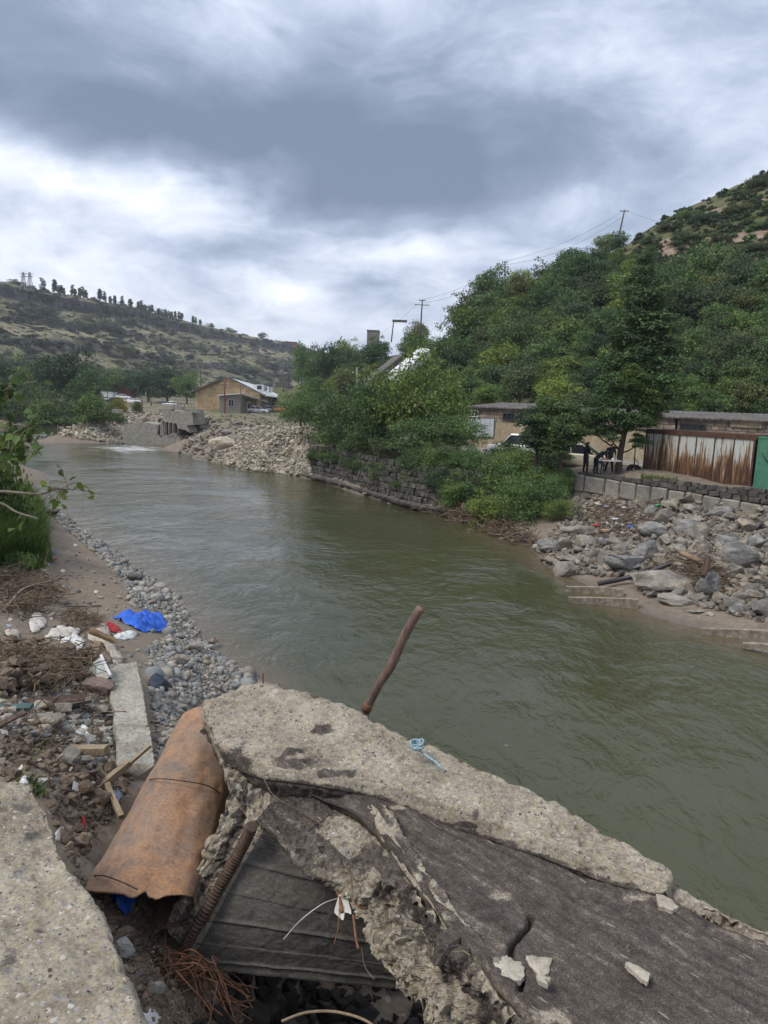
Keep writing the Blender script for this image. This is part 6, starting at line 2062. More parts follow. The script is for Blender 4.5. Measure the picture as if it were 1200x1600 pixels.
def build_garages():
    A = np.array([6.9, 61.4]); D = np.array([1, -.8])/math.hypot(1, .8); N = np.array([D[1], -D[0]])
    if N[1] > 0: N = -N                     # towards the street
    n3 = np.r_[N, 0]
    def P(s, o_, z): return np.r_[A+D*s+N*o_, z]
    def run(name, label, s0, s1, ztop, courses, plaster_to, roofm, seed):
        t = thing(name, label, 'building', P((s0+s1)/2, 0, 2.7))
        mb = MB(); mb.add(boxv(P(s0, 0, 2.4), P(s1, 0, 2.4)-P(s0, 0, 2.4), -n3*6, (0, 0, plaster_to-2.4)), BOXF)
        mb.build('lower_wall', MT['plaster'], t)
        mb = MB(); mb.add(boxv(P(s0, -.05, plaster_to), P(s1, -.05, 0)-P(s0, -.05, 0), -n3*5.9, (0, 0, ztop-plaster_to)), BOXF)
        mb.build('wall_core', MT['mortar_dark'], t)
        mb = MB(); r = random.Random(seed); h = (ztop-plaster_to)/courses
        for c in range(courses):
            s = s0-(.25 if c % 2 else 0)
            while s < s1:
                w = r.uniform(.42, .5); e = min(s+w-.03, s1)
                a = max(s, s0)
                if e-a > .08: mb.add(boxv(P(a, .0+r.uniform(-.015, .03), plaster_to+c*h+.015), P(e, 0, 0)-P(a, 0, 0), -n3*.05, (0, 0, h-.03)), BOXF)
                s += w
        tag(mb.build('tuff_blocks', MT['tuff'], t), kind='stuff')
        # corrugated roof with an uneven edge
        ns = int((s1-s0)/.11); rows = []
        for i in range(ns+1):
            s = s0-.2+(s1-s0+.4)*i/ns; w = .025*math.sin(i*1.9); e = .35+.1*vn(np.array([s*.9, seed, 0.]), 2)
            rows.append([P(s, e, ztop+.02+w), P(s, -6, ztop+.5+w), P(s, -6, ztop+.44+w), P(s, e, ztop-.07+w)])
        V, F, _, _ = ringloft(np.array(rows), ns+1, 1, None, lin=True)
        ob('roof', V, F, MT[roofm], t)
        return t
    n = n3
    p0 = P(0, .03, 0)
    g1 = run('garage_building', 'long low grey masonry garage with pale double doors behind the white car', 0, 7.6, 6.2, 4, 5.0, 'slate', 1)
    for (x0, y0, x1, y1, c) in [(786, 645, 815, 656, 4)]: window(g1, p0, n, x0, y0, x1, y1, c, 1, 'iron_dark')
    window(g1, p0, n, 731, 641, 748, 651, 3, 1)
    # doors
    for k, (x0, x1) in enumerate([(728, 741), (742, 757), (757.6, 771)]):
        a = ray_plane(x0, 682, p0, n); b = ray_plane(x1, 682, p0, n); c = ray_plane(x0, 654, p0, n)
        u = b-a; u[2] = 0
        mb = MB(); mb.add(boxv(a+n*.03, u, n*.05, (0, 0, c[2]-a[2])), BOXF)
        L = np.linalg.norm(u); e = u/L
        for f in (0.0, .48, .96): mb.add(boxv(a+n*.083+e*L*f, e*.06, n*.03, (0, 0, c[2]-a[2])), BOXF)
        mb.build('door', MT['doorblue'], g1)
    g2 = run('garage_building', 'long low plastered garage row behind the small street trees and the people', 7.75, 17.2, 6.0, 4, 4.9, 'slate', 2)
    g3 = run('garage_building', 'old masonry shed with a broken roof edge behind the rusty container', 17.35, 27.5, 6.0, 5, 4.7, 'slate', 3)
    window(g3, p0, n, 1062, 661, 1102, 672, 4, 1, 'iron_dark')
    # patched cement fascia on the shed
    a = ray_plane(1142, 667, p0, n); b = ray_plane(1190, 672, p0, n); u = b-a; u[2] = 0
    ob('cement_patch', boxv(a+n*.04, u, n*.05, (0, 0, .55)), BOXF, MT['plaster'], g3)
    # street sheet
    s = [P(-3, 14, 0), P(-3, .3, 0), P(30, .3, 0), P(30, 14, 0)]
    nx, ny = 60, 30
    V = []
    for i in range(nx+1):
        for j in range(ny+1):
            q = P(-3+33*i/nx, .3+11*j/ny, 0); V.append([q[0], q[1], max(2.745, 0)+.0])
    V = np.array(V); V[:, 2] = np.maximum(_GEX(V[:, 0], V[:, 1]), 2.62)+.03
    tag(ob('street', V, gridF(nx+1, ny+1), MT['asphalt'], None, True), 'dusty pale street in front of the garages', kind='structure')
    # pale kerb behind the people
    mb = MB(); a = ray_plane(930, 728, P(0, 7.0, 0), n); b = ray_plane(1000, 732, P(0, 7.0, 0), n)
    a[2] = b[2] = 2.7; mb.add(boxv(a, b-a, n*.35, (0, 0, .16)), BOXF)
    tag(mb.build('kerb', MT['block']), kind='structure')


build_garages()


def build_container():
    L0 = U(1004, 742, 2.78); R0 = U(1174, 763, 2.78)
    t = thing('rusty_container', 'white corrugated container shed streaked with brown rust on the right bank', 'container', (L0+R0)/2)
    u = R0-L0; u[2] = 0; L = np.linalg.norm(u); e = u/L; n = np.array([e[1], -e[0], 0]); n = n if n[1] < 0 else -n
    H = 2.45
    def P(s, o_, z): return L0+e*s+n*o_+np.array([0, 0, z])
    mt, q = pmat('rust_streaked_sheet')
    v = coord(q); sp = q.new('ShaderNodeSeparateXYZ'); q.put(sp.inputs[0], v)
    st = q.noise(q.map(v, (2.4, 2.4, .22)), 2.2, 7, .68); st2 = q.noise(q.map(v, (7, 7, .35)), 2.2, 5, .65); bl = q.noise(v, .9, 4, .55)
    low = q.math('SUBTRACT', 1.0, q.math('MULTIPLY', sp.outputs['Z'], .36))
    f = q.math('ADD', q.math('MULTIPLY', q.math('SUBTRACT', st, .5), 3.2), q.math('MULTIPLY', q.math('SUBTRACT', low, .22), .95))
    f = q.math('ADD', f, q.math('MULTIPLY', q.math('SUBTRACT', bl, .5), 1.0)); f = q.math('ADD', q.math('ADD', f, -.03), q.math('MULTIPLY', q.math('SUBTRACT', st2, .5), 1.4))
    c = q.ramp(f, [(0.0, (.50, .51, .48)), (.12, (.38, .36, .30)), (.24, (.27, .17, .085)), (.42, (.155, .075, .032)), (.75, (.065, .032, .020))])
    q.put(q.b.inputs['Base Color'], c); q.b.inputs['Roughness'].default_value = .8; bump(q, st2, .3, .01)
    np_ = 6
    for k in range(np_):
        s0 = .06+(L-.12)*k/np_; s1 = .06+(L-.12)*(k+1)/np_-.03
        N_ = 66; rows = []
        for i in range(N_+1):
            s = s0+(s1-s0)*i/N_; w = .018*math.sin(i*2*math.pi/6)
            rows.append([P(s, w, .10), P(s, w, H-.14), P(s, w-.02, H-.14), P(s, w-.02, .10)])
        V, F, _, _ = ringloft(np.array(rows), N_+1, 1, None, lin=True)
        ob('corrugated_panel', V, F, mt, t)
    fr = M('brown_rust_frame', [(.3, (.05, .025, .018)), (.6, (.10, .05, .034)), (.8, (.16, .085, .055))], 6, 6, .85, .4, .01)
    for k in range(np_+1):
        s = .06+(L-.12)*k/np_-.03
        w = .10 if k in (0, np_) else .035
        ob('corner_post' if k in (0, np_) else 'panel_seam', boxv(P(s-w/2, -.03, .04), e*w, n*.065, (0, 0, H-.1)), BOXF, fr, t)
    ob('top_rail', boxv(P(-.04, -.06, H-.15), e*(L+.06), n*.12, (0, 0, .20)), BOXF, fr, t)
    ob('bottom_rail', boxv(P(-.04, -.06, 0), e*(L+.06), n*.11, (0, 0, .11)), BOXF, fr, t)
    ob('roof', boxv(P(-.04, -.07, H+.02), e*(L+.06), -n*2.4, (0, 0, .06)), BOXF, fr, t)
    ob('side_wall', boxv(P(0, -.07, .05), e*.04, -n*2.3, (0, 0, H)), BOXF, mt, t)
    ob('back_wall', boxv(P(0, -2.4, .05), e*L, -n*.04, (0, 0, H)), BOXF, fr, t)
    # green container to the right
    g = thing('green_container', 'green steel container door at the right picture edge beside the rusty shed', 'container', P(L+1.5, 0, 0))
    grn = M('faded_green_paint', [(.3, (.045, .15, .095)), (.6, (.07, .20, .13)), (.8, (.10, .24, .16))], 1.5, 6, .6, .2, .01, stretch=(1, 1, .4))
    for k in range(3):
        ob('door_panel', boxv(P(L+.12+k*1.0, .05, -.02), e*.985, n*.05, (0, 0, H-.02)), BOXF, grn, g)
    ob('body', boxv(P(L+.12, 0.02, -.02), e*3.0, -n*2.3, (0, 0, H-.05)), BOXF, grn, g)
    V, F = tube(np.array([P(L+.42, .16, 1.75), P(L+.5, .2, 1.6), P(L+1.3, .16, .8)]), .025, 6); ob('locking_bar', V, F, MT['iron_dark'], g)
    ob('door_rail', boxv(P(L+.1, .03, H-.06), e*3.1, n*.1, (0, 0, .1)), BOXF, grn, g)


build_container()


def build_house():
    y0 = 140.
    bl = U(305, 643, 3.45); k = y0/bl[1]
    def F_(px, py): return UY(px, py, y0)
    a = F_(305, 643); b = F_(407, 645); zb = min(a[2], b[2])-.4
    ze = F_(305, 607)[2]; za = F_(357, 590)[2]; ze2 = F_(407, 618)[2]; ze = (ze+ze2)/2
    xm = (a[0]+b[0])/2
    t = thing('stone_house', 'ochre stone gabled building with long white roof on the far bank', 'house', (xm, y0, zb))
    back = np.array([-9.5, 95., 0])
    # gable wall as courses of ochre blocks
    mb = MB(); r = random.Random(2)
    mb.add([(a[0], y0+.12, zb), (b[0], y0+.12, zb), (b[0], y0+.12, ze), (xm, y0+.12, za), (a[0], y0+.12, ze)], [(0, 1, 2, 3, 4)])
    h = .42; z = zb; c = 0
    while z < za-.2:
        half = (b[0]-a[0])/2 if z+h/2 < ze else (b[0]-a[0])/2*(za-z-h/2)/(za-ze)
        x = xm-half-(0.4 if c % 2 else 0)
        while x < xm+half:
            x1 = min(x+r.uniform(.75, .95), xm+half); xa = max(x, xm-half)
            if x1-xa > .1: mb.add(boxv((xa, y0+r.uniform(-.02, .02), z), (x1-xa-.03, 0, 0), (0, .14, 0), (0, 0, h-.03)), BOXF)
            x = x1
        z += h; c += 1
    tag(mb.build('gable_wall', MT['ochre'], t), kind='stuff')
    bb = b+back; aa = a+back
    V = [(b[0], y0, zb), (bb[0], bb[1], zb), (bb[0], bb[1], ze), (b[0], y0, ze), (a[0], y0, zb), (aa[0], aa[1], zb), (aa[0], aa[1], ze), (a[0], y0, ze)]
    ob('side_wall', V, [(0, 1, 2, 3), (5, 4, 7, 6)], MT['greywall'], t)
    # roof: two slopes with thickness
    for nm, s in (('roof', 1), ('roof', -1)):
        e0 = np.array([xm+s*((b[0]-a[0])/2+.7), y0-.5, ze-.35]); r0 = np.array([xm, y0-.5, za+.12])
        Vt = np.array([e0, r0, r0+back, e0+back]); V = np.concatenate([Vt, Vt-np.array([0, 0, .16])])
        ob(nm, V, [(0, 1, 2, 3), (7, 6, 5, 4), (0, 4, 5, 1), (2, 6, 7, 3), (0, 3, 7, 4), (1, 5, 6, 2)], MT['roofwhite'] if s > 0 else MT['slate'], t)
    # verge tiles on the gable
    mb = MB()
    for s in (1, -1):
        for i in range(16):
            f = i/16; e0 = np.array([xm+s*((b[0]-a[0])/2+.75)*(1-f), y0-.62, ze-.40+(za-ze+.5)*f])
            mb.add(cbox(e0[0], e0[1], e0[2]-.08, .5, .3, .28), BOXF)
    tag(mb.build('verge_tiles', MT['slate'], t), kind='stuff')
    # side windows
    for f in (.10, .19, .28, .38, .50, .64):
        p = np.array([b[0], y0, zb+1.6])+back*f
        w = ob('window', boxv(p+np.array([.0, 0, 0]), np.array([.12, 0, 0]), back/95*1.3*(1+f), (0, 0, 1.9)), BOXF, MT['rustred'], t)
        ob('pane', boxv(p+np.array([.13, .15, .15]), np.array([.02, 0, 0]), back/95*1.0*(1+f), (0, 0, 1.6)), BOXF, MT['winpane'], w)
    # dormers
    for f, s in ((.17, .62), (.38, .60), (.62, .5)):
        half = (b[0]-a[0])/2+.7
        c = np.array([xm+half*s, y0, ze-.35+(za+.47-ze)*(1-s)])+back*f
        d = ob('dormer', boxv(c+np.array([-.6, -1.2-2*f, -.3]), (2.2, 0, 0), (0, 3.0, 0), (0, 0, 1.4)), BOXF, MT['roofwhite'], t)
        ob('pane', boxv(c+np.array([.2, -1.23-2*f, .1]), (1.0, 0, 0), (0, .02, 0), (0, 0, .8)), BOXF, MT['winpane'], d)
    # annex with porch
    y1 = 131.
    an = thing('house_annex', 'small grey annex with a white door and window in front of the stone house', 'house', UY(360, 645, y1))
    A = UY(343, 646, y1); B = UY(376, 646, y1); C2 = UY(415, 645, y1+14)
    zt = UY(343, 617, y1)[2]; zm = UY(372, 614, y1)[2]; zr = UY(415, 627, y1+14)[2]; z0 = A[2]-.4
    ob('front_wall', boxv((A[0], y1, z0), (B[0]-A[0], 0, 0), (0, .25, 0), (0, 0, zt-z0)), BOXF, MT['greywall'], an)
    D = (C2-B)*np.array([1, 1, 0])
    # side wall with a recess
    for f0, f1, rec in ((.0, .06, 0), (.06, .60, .9), (.60, 1.0, 0)):
        s = B+D*f0; s[2] = z0; nrm = np.array([-D[1], D[0], 0])/np.linalg.norm(D)
        if nrm[0] > 0: nrm = -nrm
        ob('side_wall', boxv(s+nrm*rec, D*(f1-f0), nrm*.2, (0, 0, zt-z0-.3)), BOXF, MT['greywall'], an)
    p = B+D*.40; p[2] = z0+.5
    dr = ob('door', boxv(p+nrm*.86, D*.12, -nrm*.05, (0, 0, 2.2)), BOXF, MT['frame'], an)
    ob('pane', boxv(p+D*.02+nrm*.80+np.array([0, 0, .3]), D*.08, -nrm*.02, (0, 0, 1.6)), BOXF, MT['winpane'], dr)
    rv = np.array([(A[0]-.3, y1-.4, zt+.0), (B[0]+.1, y1-.4, zm), (C2[0]+.4, C2[1], zr), (A[0]-.3+D[0], y1+D[1], zt)])
    V = np.concatenate([rv, rv-np.array([0, 0, .18])])
    ob('roof', V, [(0, 1, 2, 3), (7, 6, 5, 4), (0, 4, 5, 1), (1, 5, 6, 2), (2, 6, 7, 3), (3, 7, 4, 0)], MT['roofwhite'], an)
    window(an, (A[0], y1, 0), np.array([0, -1., 0]), 357, 624, 365.5, 635, 2, 1)


build_house()


def build_other_buildings():
    def bx(name, label, px0, py0, px1, py1, y, depth, mat, cat='building', roof=None):
        a = UY(px0, py1, y); b = UY(px1, py1, y); top = UY((px0+px1)/2, py0, y)[2]
        t = thing(name, label, cat, (a+b)/2)
        z0 = min(a[2], b[2])-1
        ob('wall', boxv((a[0], y, z0), (b[0]-a[0], 0, 0), (0, depth, 0), (0, 0, top-z0)), BOXF, MT[mat], t)
        rr = .25*(b[0]-a[0])/8
        ob('roof', boxv((a[0]-rr, y-rr, top+.003), (b[0]-a[0]+2*rr, 0, 0), (0, depth+2*rr, 0), (0, 0, max(.12, (top-z0)*.05))), BOXF, MT[roof or mat], t)
        return t
    h = bx('hilltop_building', 'grey flat roofed building peeking over the trees on the hill', 573, 517, 592, 535, 150, 6, 'greywall', roof='slate')
    window(h, (0, 150, 0), np.array([0, -1., 0]), 583, 521, 586.5, 524, 1, 1)
    bx('ruin_building', 'long low reddish ruin on the edge of the far plateau', 430, 534, 462, 541, 745, 20, 'rustred')
    bx('red_shed', 'rust red flat container behind the parked cars at the left', 178, 605, 203, 618, 235, 5, 'rustred')
    bx('low_white_shed', 'white tarpaulin covered shed behind the parked cars at the left', 157, 613, 176, 625, 225, 4, 'wall_white')
    bx('far_hut', 'small grey hut roof among the trees right of the stone house', 436, 592, 450, 600, 260, 5, 'slate')
    bx('far_hut', 'pale hut roof among the trees at the far left', 148, 590, 164, 594, 300, 5, 'roofwhite')
    # white vaulted roof among the trees on the hill
    A = UY(612, 588, 88); B = UY(664, 545, 98)
    t = thing('white_vault_roof', 'white sheet metal roof climbing the hillside among trees', 'building', A)
    D = B-A; N = np.array([D[1], -D[0], 0]); N /= np.linalg.norm(N)
    rows = []
    for f in np.linspace(.1, .95, 20):
        c = A+D*f; pr = []
        for q in np.linspace(0, math.pi, 9): pr.append(c+N*.95*math.cos(q)+np.array([0, 0, .22*math.sin(q)]))
        pr.append(c-N*1.0-np.array([0, 0, .9])); pr.append(c+N*1.0-np.array([0, 0, .9]))
        rows.append(pr)
    V, F, _, _ = ringloft(np.array(rows), 20, 1, None, lin=True); ob('roof', V, F, MT['wall_white'], t)
    A2 = A+np.array([-2.6, .5, -.2]); rows = []
    for f in np.linspace(-.1, .8, 10):
        c = A2+D*f; rows.append([c+N*.5, c-N*.5, c-N*.5-np.array([0, 0, 2.]), c+N*.5-np.array([0, 0, 2.])])
    V, F, _, _ = ringloft(np.array(rows), 10, 1, None, lin=True); ob('side_ramp', V, F, MT['slate'], t)


build_other_buildings()


def build_culvert():
    t = thing('concrete_culvert', 'broken concrete culvert with arched dark openings on the far bank', 'culvert', U(255, 700, .2))
    y = 88.
    def W(px, py, dy=0): return UY(px, py, y+dy)
    def slab(name, q, depth, mat='conc', amp=.12):
        P = np.array([W(*p) for p in q]); d = np.array([.5, depth, 0])
        st = [np.concatenate([P]), np.concatenate([P+d])]
        V, F, _, _ = ringloft(np.array(st), 6, 8, lambda P_, s, u: fbm(P_, .8, 4, 3)*amp, lin=True)
        return ob(name, V, F, MT[mat], t)
    slab('headwall', [(256, 641), (300, 645), (302, 664), (278, 666), (274, 662), (256, 660)], 4)
    slab('pier', [(250, 659), (255, 659), (256, 682), (250, 680)], 3)
    for i in range(4):
        x = 253.5+i*6.1
        ys = 658.5+i*.9
        # arch rim + dark barrel behind
        c = W(x+1.6, ys+10); rows = []
        for k in range(25):
            a = k/24*2*math.pi
            rows.append((math.cos(a)*.30, math.sin(a)*.88))
        dr = np.array([.35, 3.0, 0]); ring = []
        rr = np.array(rows)
        V = []
        for off, sc in ((0, 1.22), (-.02, 1.0), (1, 1.0), (1, 1.22)):
            V += [c+np.array([x_*sc, 0, z_*sc])+dr*max(off, 0)-np.array([0, .05 if off < 0 else 0, 0]) for x_, z_ in rr[:-1]]
        n = 24; F = []
        for s in range(4):
            for k in range(n):
                F.append((s*n+k, s*n+(k+1) % n, ((s+1) % 4)*n+(k+1) % n, ((s+1) % 4)*n+k))
        ob('culvert_pipe', V, F, MT['conc'], t)
    ob('inner_wall', boxv(W(247, 684, 3.2), W(300, 684, 3.2)-W(247, 684, 3.2), (0, .3, 0), (0, 0, 2.4)), BOXF, MT['mortar_dark'], t)
    slab('apron_slab', [(252, 682), (272, 676), (283, 686), (270, 697), (256, 690)], 2)
    slab('broken_lip', [(276, 660), (292, 664), (296, 676), (290, 672), (278, 670)], 2)
    slab('wing_wall', [(192, 668), (214, 660), (250, 662), (246, 678), (262, 694), (270, 699), (262, 703), (192, 692)], 3, amp=.25)
    for i, (x, yy, w) in enumerate([(248, 640, 20), (268, 636, 16), (288, 640, 22), (300, 641, 14), (175, 641, 12)]):
        a = W(x, yy+4); b = W(x+w, yy+5)
        o = ob('concrete_block', boxv(a, b-a+[0, .3, 0], (0, 1., 0), (0, 0, .45)), BOXF, MT['conc'])
        tag(o, ['concrete block on top of the culvert at its left end', 'concrete block in the middle of the culvert top', 'concrete block at the right end of the culvert top', 'short block between culvert and stone house', 'concrete block below the parked cars'][i], 'concrete block')
    # foam streak stones and the kerb of the road above the tip
    a = U(392, 647, 3.75); b = U(440, 660, 3.95)
    tag(ob('road_kerb', boxv(a, b-a, (.0, .6, 0), (0, 0, .18)), BOXF, MT['block']), kind='structure')


build_culvert()


# ------------------------------------------------------------------ vehicles
def make_car(label, paint, p, heading, L=4.2, kind='sedan', group=None, H=1.45, W=1.66):
    t = thing('parked_car', label, 'car', (0, 0, 0), group)
    if kind == 'sedan': pf = [(-.5, .30, .62), (-.49, .26, .84), (-.40, .24, .93), (-.2, .23, .95), (-.0, .23, .95), (.2, .23, .93), (.28, .24, .90), (.46, .25, .82), (.5, .32, .62)]
    elif kind == 'van': pf = [(-.5, .30, 1.0), (-.48, .26, 1.05), (-.2, .24, 1.08), (0, .24, 1.06), (.2, .24, 1.0), (.32, .24, .95), (.45, .26, .85), (.5, .32, .6)]
    else: pf = [(-.5, .34, .80), (-.49, .30, .93), (-.2, .27, .97), (0, .27, .97), (.2, .27, .96), (.26, .28, .94), (.46, .29, .86), (.5, .35, .66)]
    rows = []
    for x, zl, zh in pf:
        w = W/2*(1-.10*(abs(x)*2)**4)
        rows.append([(x*L, -w*.94, zl), (x*L, w*.94, zl), (x*L, w, (zl+zh)*.5), (x*L, w*.93, zh), (x*L, -w*.93, zh), (x*L, -w, (zl+zh)*.5)])
    V, F, _, _ = ringloft(np.array(rows), 28, 3, None); ob('body', V, F, MT[paint], t, True)
    if kind == 'sedan': cb = [(-.36, .93), (-.25, H), (.06, H), (.24, .92)]
    elif kind == 'van': cb = [(-.49, 1.04), (-.47, H), (.10, H), (.33, .96)]
    else: cb = [(-.49, .94), (-.44, H), (.05, H), (.20, .94)]
    rows = []
    for x, z in [(cb[0][0], cb[0][1]), (cb[1][0], cb[1][1])]: pass
    wt, wb = W/2*.78, W/2*.91
    (x0, z0), (x1, z1), (x2, z2), (x3, z3) = cb
    V = np.array([(x0*L, -wb, z0), (x3*L, -wb, z3), (x3*L, wb, z3), (x0*L, wb, z0), (x1*L, -wt, z1-.05), (x2*L, -wt, z2-.05), (x2*L, wt, z2-.05), (x1*L, wt, z1-.05)])
    ob('windows', V, BOXF, MT['glass'], t)
    mb = MB()
    rv = np.array([(x1*L, -wt, 0), (x2*L, -wt, 0), (x2*L, wt, 0), (x1*L, wt, 0)])+np.array([0, 0, z1-.06])
    mb.add(np.concatenate([rv, rv*[.97, .93, 1]+[0, 0, .09]]), BOXF)
    for s in (-1, 1):
        for (xa, za, xb, zb_) in [(x0, z0, x1, z1-.03), (x3, z3, x2, z2-.03), ((x0+x3)/2-.01, z0, (x1+x2)/2, z1-.03)]:
            mb.add(*tube(np.array([(xa*L, s*wb*1.005, za), (xb*L, s*wt*1.01, zb_)]), .035, 5))
    mb.build('roof', MT[paint], t)
    for sx in (-.31, .30):
        for s in (-1, 1):
            V, F = tube(np.array([(sx*L, s*(W/2-.2), .31), (sx*L, s*(W/2+.01), .31)]), .31, 18)
            w = ob('wheel', V, F, MT['tyre'], t)
            V, F = tube(np.array([(sx*L, s*(W/2-.02), .31), (sx*L, s*(W/2+.025), .31)]), .17, 12); ob('rim', V, F, MT['rim'], w)
    for s in (-1, 1):
        ob('headlight', cbox(.485*L, s*W*.33, .62, .12, .3, .15), BOXF, MT['frame'], t)
        ob('taillight', cbox(-.488*L, s*W*.36, .66, .08, .2, .16), BOXF, MT['red'], t)
    ob('bumper', cbox(.497*L, 0, .36, .14, W*.9, .14), BOXF, MT['iron_dark'], t)
    ob('bumper', cbox(-.497*L, 0, .36, .14, W*.9, .14), BOXF, MT['iron_dark'], t)
    t.location = tuple(map(float, p)); t.rotation_euler = (0, 0, heading)
    return t


def car_at(px, py, y, *a, **k):
    p = UY(px, py, y); p[2] = max(p[2]-.1, 0)
    g = float(G(p[0], p[1])); p[2] = g+.04 if abs(g-p[2]) < 1.2 else p[2]
    return p


p = UY(806, 704, 50); make_car('white boxy off road car parked before the garage with pale doors', 'white', (p[0], p[1], 2.72), math.radians(150), 3.9, 'suv', H=1.66)
p = UY(905, 722, 42); make_car('beige pickup like car parked behind the standing people', 'beige', (p[0], p[1], 2.74), math.radians(-28), 4.5, 'sedan', H=1.5, W=1.72)
if 0: make_car('pale car with a bright windscreen half hidden by the low dark tree', 'silver', (p[0], p[1], 2.74), math.radians(-24), 4.3, 'sedan')
for i, (px, py, y, hd, pt, kd, L, lb) in enumerate([
    (181, 628, 190, 10, 'navy', 'sedan', 4.6, 'dark blue car parked among white ones above the stone heap'), (207, 629, 188, -25, 'white', 'van', 4.6, 'white van with sloping nose right of the dark blue car'),
    (164, 626, 200, 60, 'white', 'van', 4.8, 'white van at the left end of the parked row'), (193, 622, 215, 0, 'white', 'sedan', 4.3, 'white car behind the dark blue car'), (252, 633, 205, 160, 'navy', 'suv', 4.4, 'dark car parked left of the silver one by the stone house'),
    (267, 634, 195, 170, 'silver', 'sedan', 4.4, 'silver car with light roof by the culvert'), (402, 644, 138, 10, 'white', 'sedan', 4.2, 'white car in front of the annex porch'), (420, 643, 150, 20, 'silver', 'sedan', 4.2, 'pale car right of the annex'),
    (430, 642, 165, 100, 'navy', 'sedan', 4.2, 'dark car beside the long side wall'), (441, 643, 150, 20, 'orange', 'van', 4.2, 'orange car at the right end of the row by the thicket'), (152, 623, 210, 30, 'white', 'van', 4.4, 'white vehicle half hidden behind the far bank trees')]):
    p = UY(px, py, y); make_car(lb, pt, p-np.array([0, 0, .3]), math.radians(hd), L, kd)


# ------------------------------------------------------------------ people
def person(label, p, heading, joints, shirt, trousers, hair=True):
    """one continuous skinned body; joints in a local frame: x right, y forward, z up"""
    J = joints
    names = ['pelvis', 'belly', 'chest', 'neck', 'head', 'crownp', 'shl', 'ell', 'hal', 'shr', 'elr', 'har', 'hil', 'knl', 'anl', 'tol', 'hir', 'knr', 'anr', 'tor', 'fl', 'fr']
    J['crownp'] = tuple(np.array(J['head'])+np.array(J.get('hd', (0, .0, .13))))
    for s, h, e in (('fl', 'hal', 'ell'), ('fr', 'har', 'elr')):
        d = np.array(J[h])-np.array(J[e]); J[s] = tuple(np.array(J[h])+d/np.linalg.norm(d)*.13)
    E_ = [('pelvis', 'belly'), ('belly', 'chest'), ('chest', 'neck'), ('neck', 'head'), ('head', 'crownp'), ('chest', 'shl'), ('shl', 'ell'), ('ell', 'hal'), ('hal', 'fl'), ('chest', 'shr'), ('shr', 'elr'), ('elr', 'har'), ('har', 'fr'),
          ('pelvis', 'hil'), ('hil', 'knl'), ('knl', 'anl'), ('anl', 'tol'), ('pelvis', 'hir'), ('hir', 'knr'), ('knr', 'anr'), ('anr', 'tor')]
    R_ = dict(pelvis=(.15, .12), belly=(.15, .12), chest=(.17, .125), neck=(.06, .06), head=(.085, .095), crownp=(.075, .085), shl=(.075, .075), shr=(.075, .075), ell=(.048, .048), elr=(.048, .048), hal=(.033, .033), har=(.033, .033), fl=(.04, .02), fr=(.04, .02),
              hil=(.105, .105), hir=(.105, .105), knl=(.07, .07), knr=(.07, .07), anl=(.05, .05), anr=(.05, .05), tol=(.045, .035), tor=(.045, .035))
    me = bpy.data.meshes.new('person')
    me.from_pydata([J[n] for n in names], [(names.index(a), names.index(b)) for a, b in E_], [])
    o = bpy.data.objects.new('person', me); COL.objects.link(o)
    sk = o.modifiers.new('skin', 'SKIN'); sk.use_smooth_shade = True
    for i, n in enumerate(names):
        me.skin_vertices[0].data[i].radius = R_[n]; me.skin_vertices[0].data[i].use_root = n == 'pelvis'
    sb = o.modifiers.new('sub', 'SUBSURF'); sb.levels = 2; sb.render_levels = 2
    dg = bpy.context.evaluated_depsgraph_get(); dg.update()
    m2 = bpy.data.meshes.new_from_object(o.evaluated_get(dg))
    bpy.data.objects.remove(o)
    m2.materials.clear()
    for m_ in (shirt, trousers, MT['skin'], MT['tyre'], MT['black_cloth']): m2.materials.append(m_)
    K = np.array([J[n] for n in names])
    for f in m2.polygons:
        c = np.array(f.center)
        best, bi = 9, 0
        for q, (a, b) in enumerate(E_):
            A, B = np.array(J[a]), np.array(J[b]); ab = B-A; t_ = np.clip((c-A)@ab/(ab@ab), 0, 1); d = np.linalg.norm(c-A-ab*t_)
            if d < best: best, bi = d, q
        pr = E_[bi]
        if pr[1] in ('head', 'crownp'):
            f.material_index = 4 if (c[2] > J['head'][2]+.06 or c[1] < J['head'][1]-.02) else 2
        elif pr[1] in ('hal', 'fl', 'har', 'fr'): f.material_index = 2
        elif pr[1] in ('tol', 'tor'): f.material_index = 3
        elif pr[1] in ('hil', 'knl', 'anl', 'hir', 'knr', 'anr'): f.material_index = 1
        else: f.material_index = 0
    for f in m2.polygons: f.use_smooth = True
    r = bpy.data.objects.new('person', m2); COL.objects.link(r)
    r.location = tuple(map(float, p)); r.rotation_euler = (0, 0, heading)
    return tag(r, label, 'person')


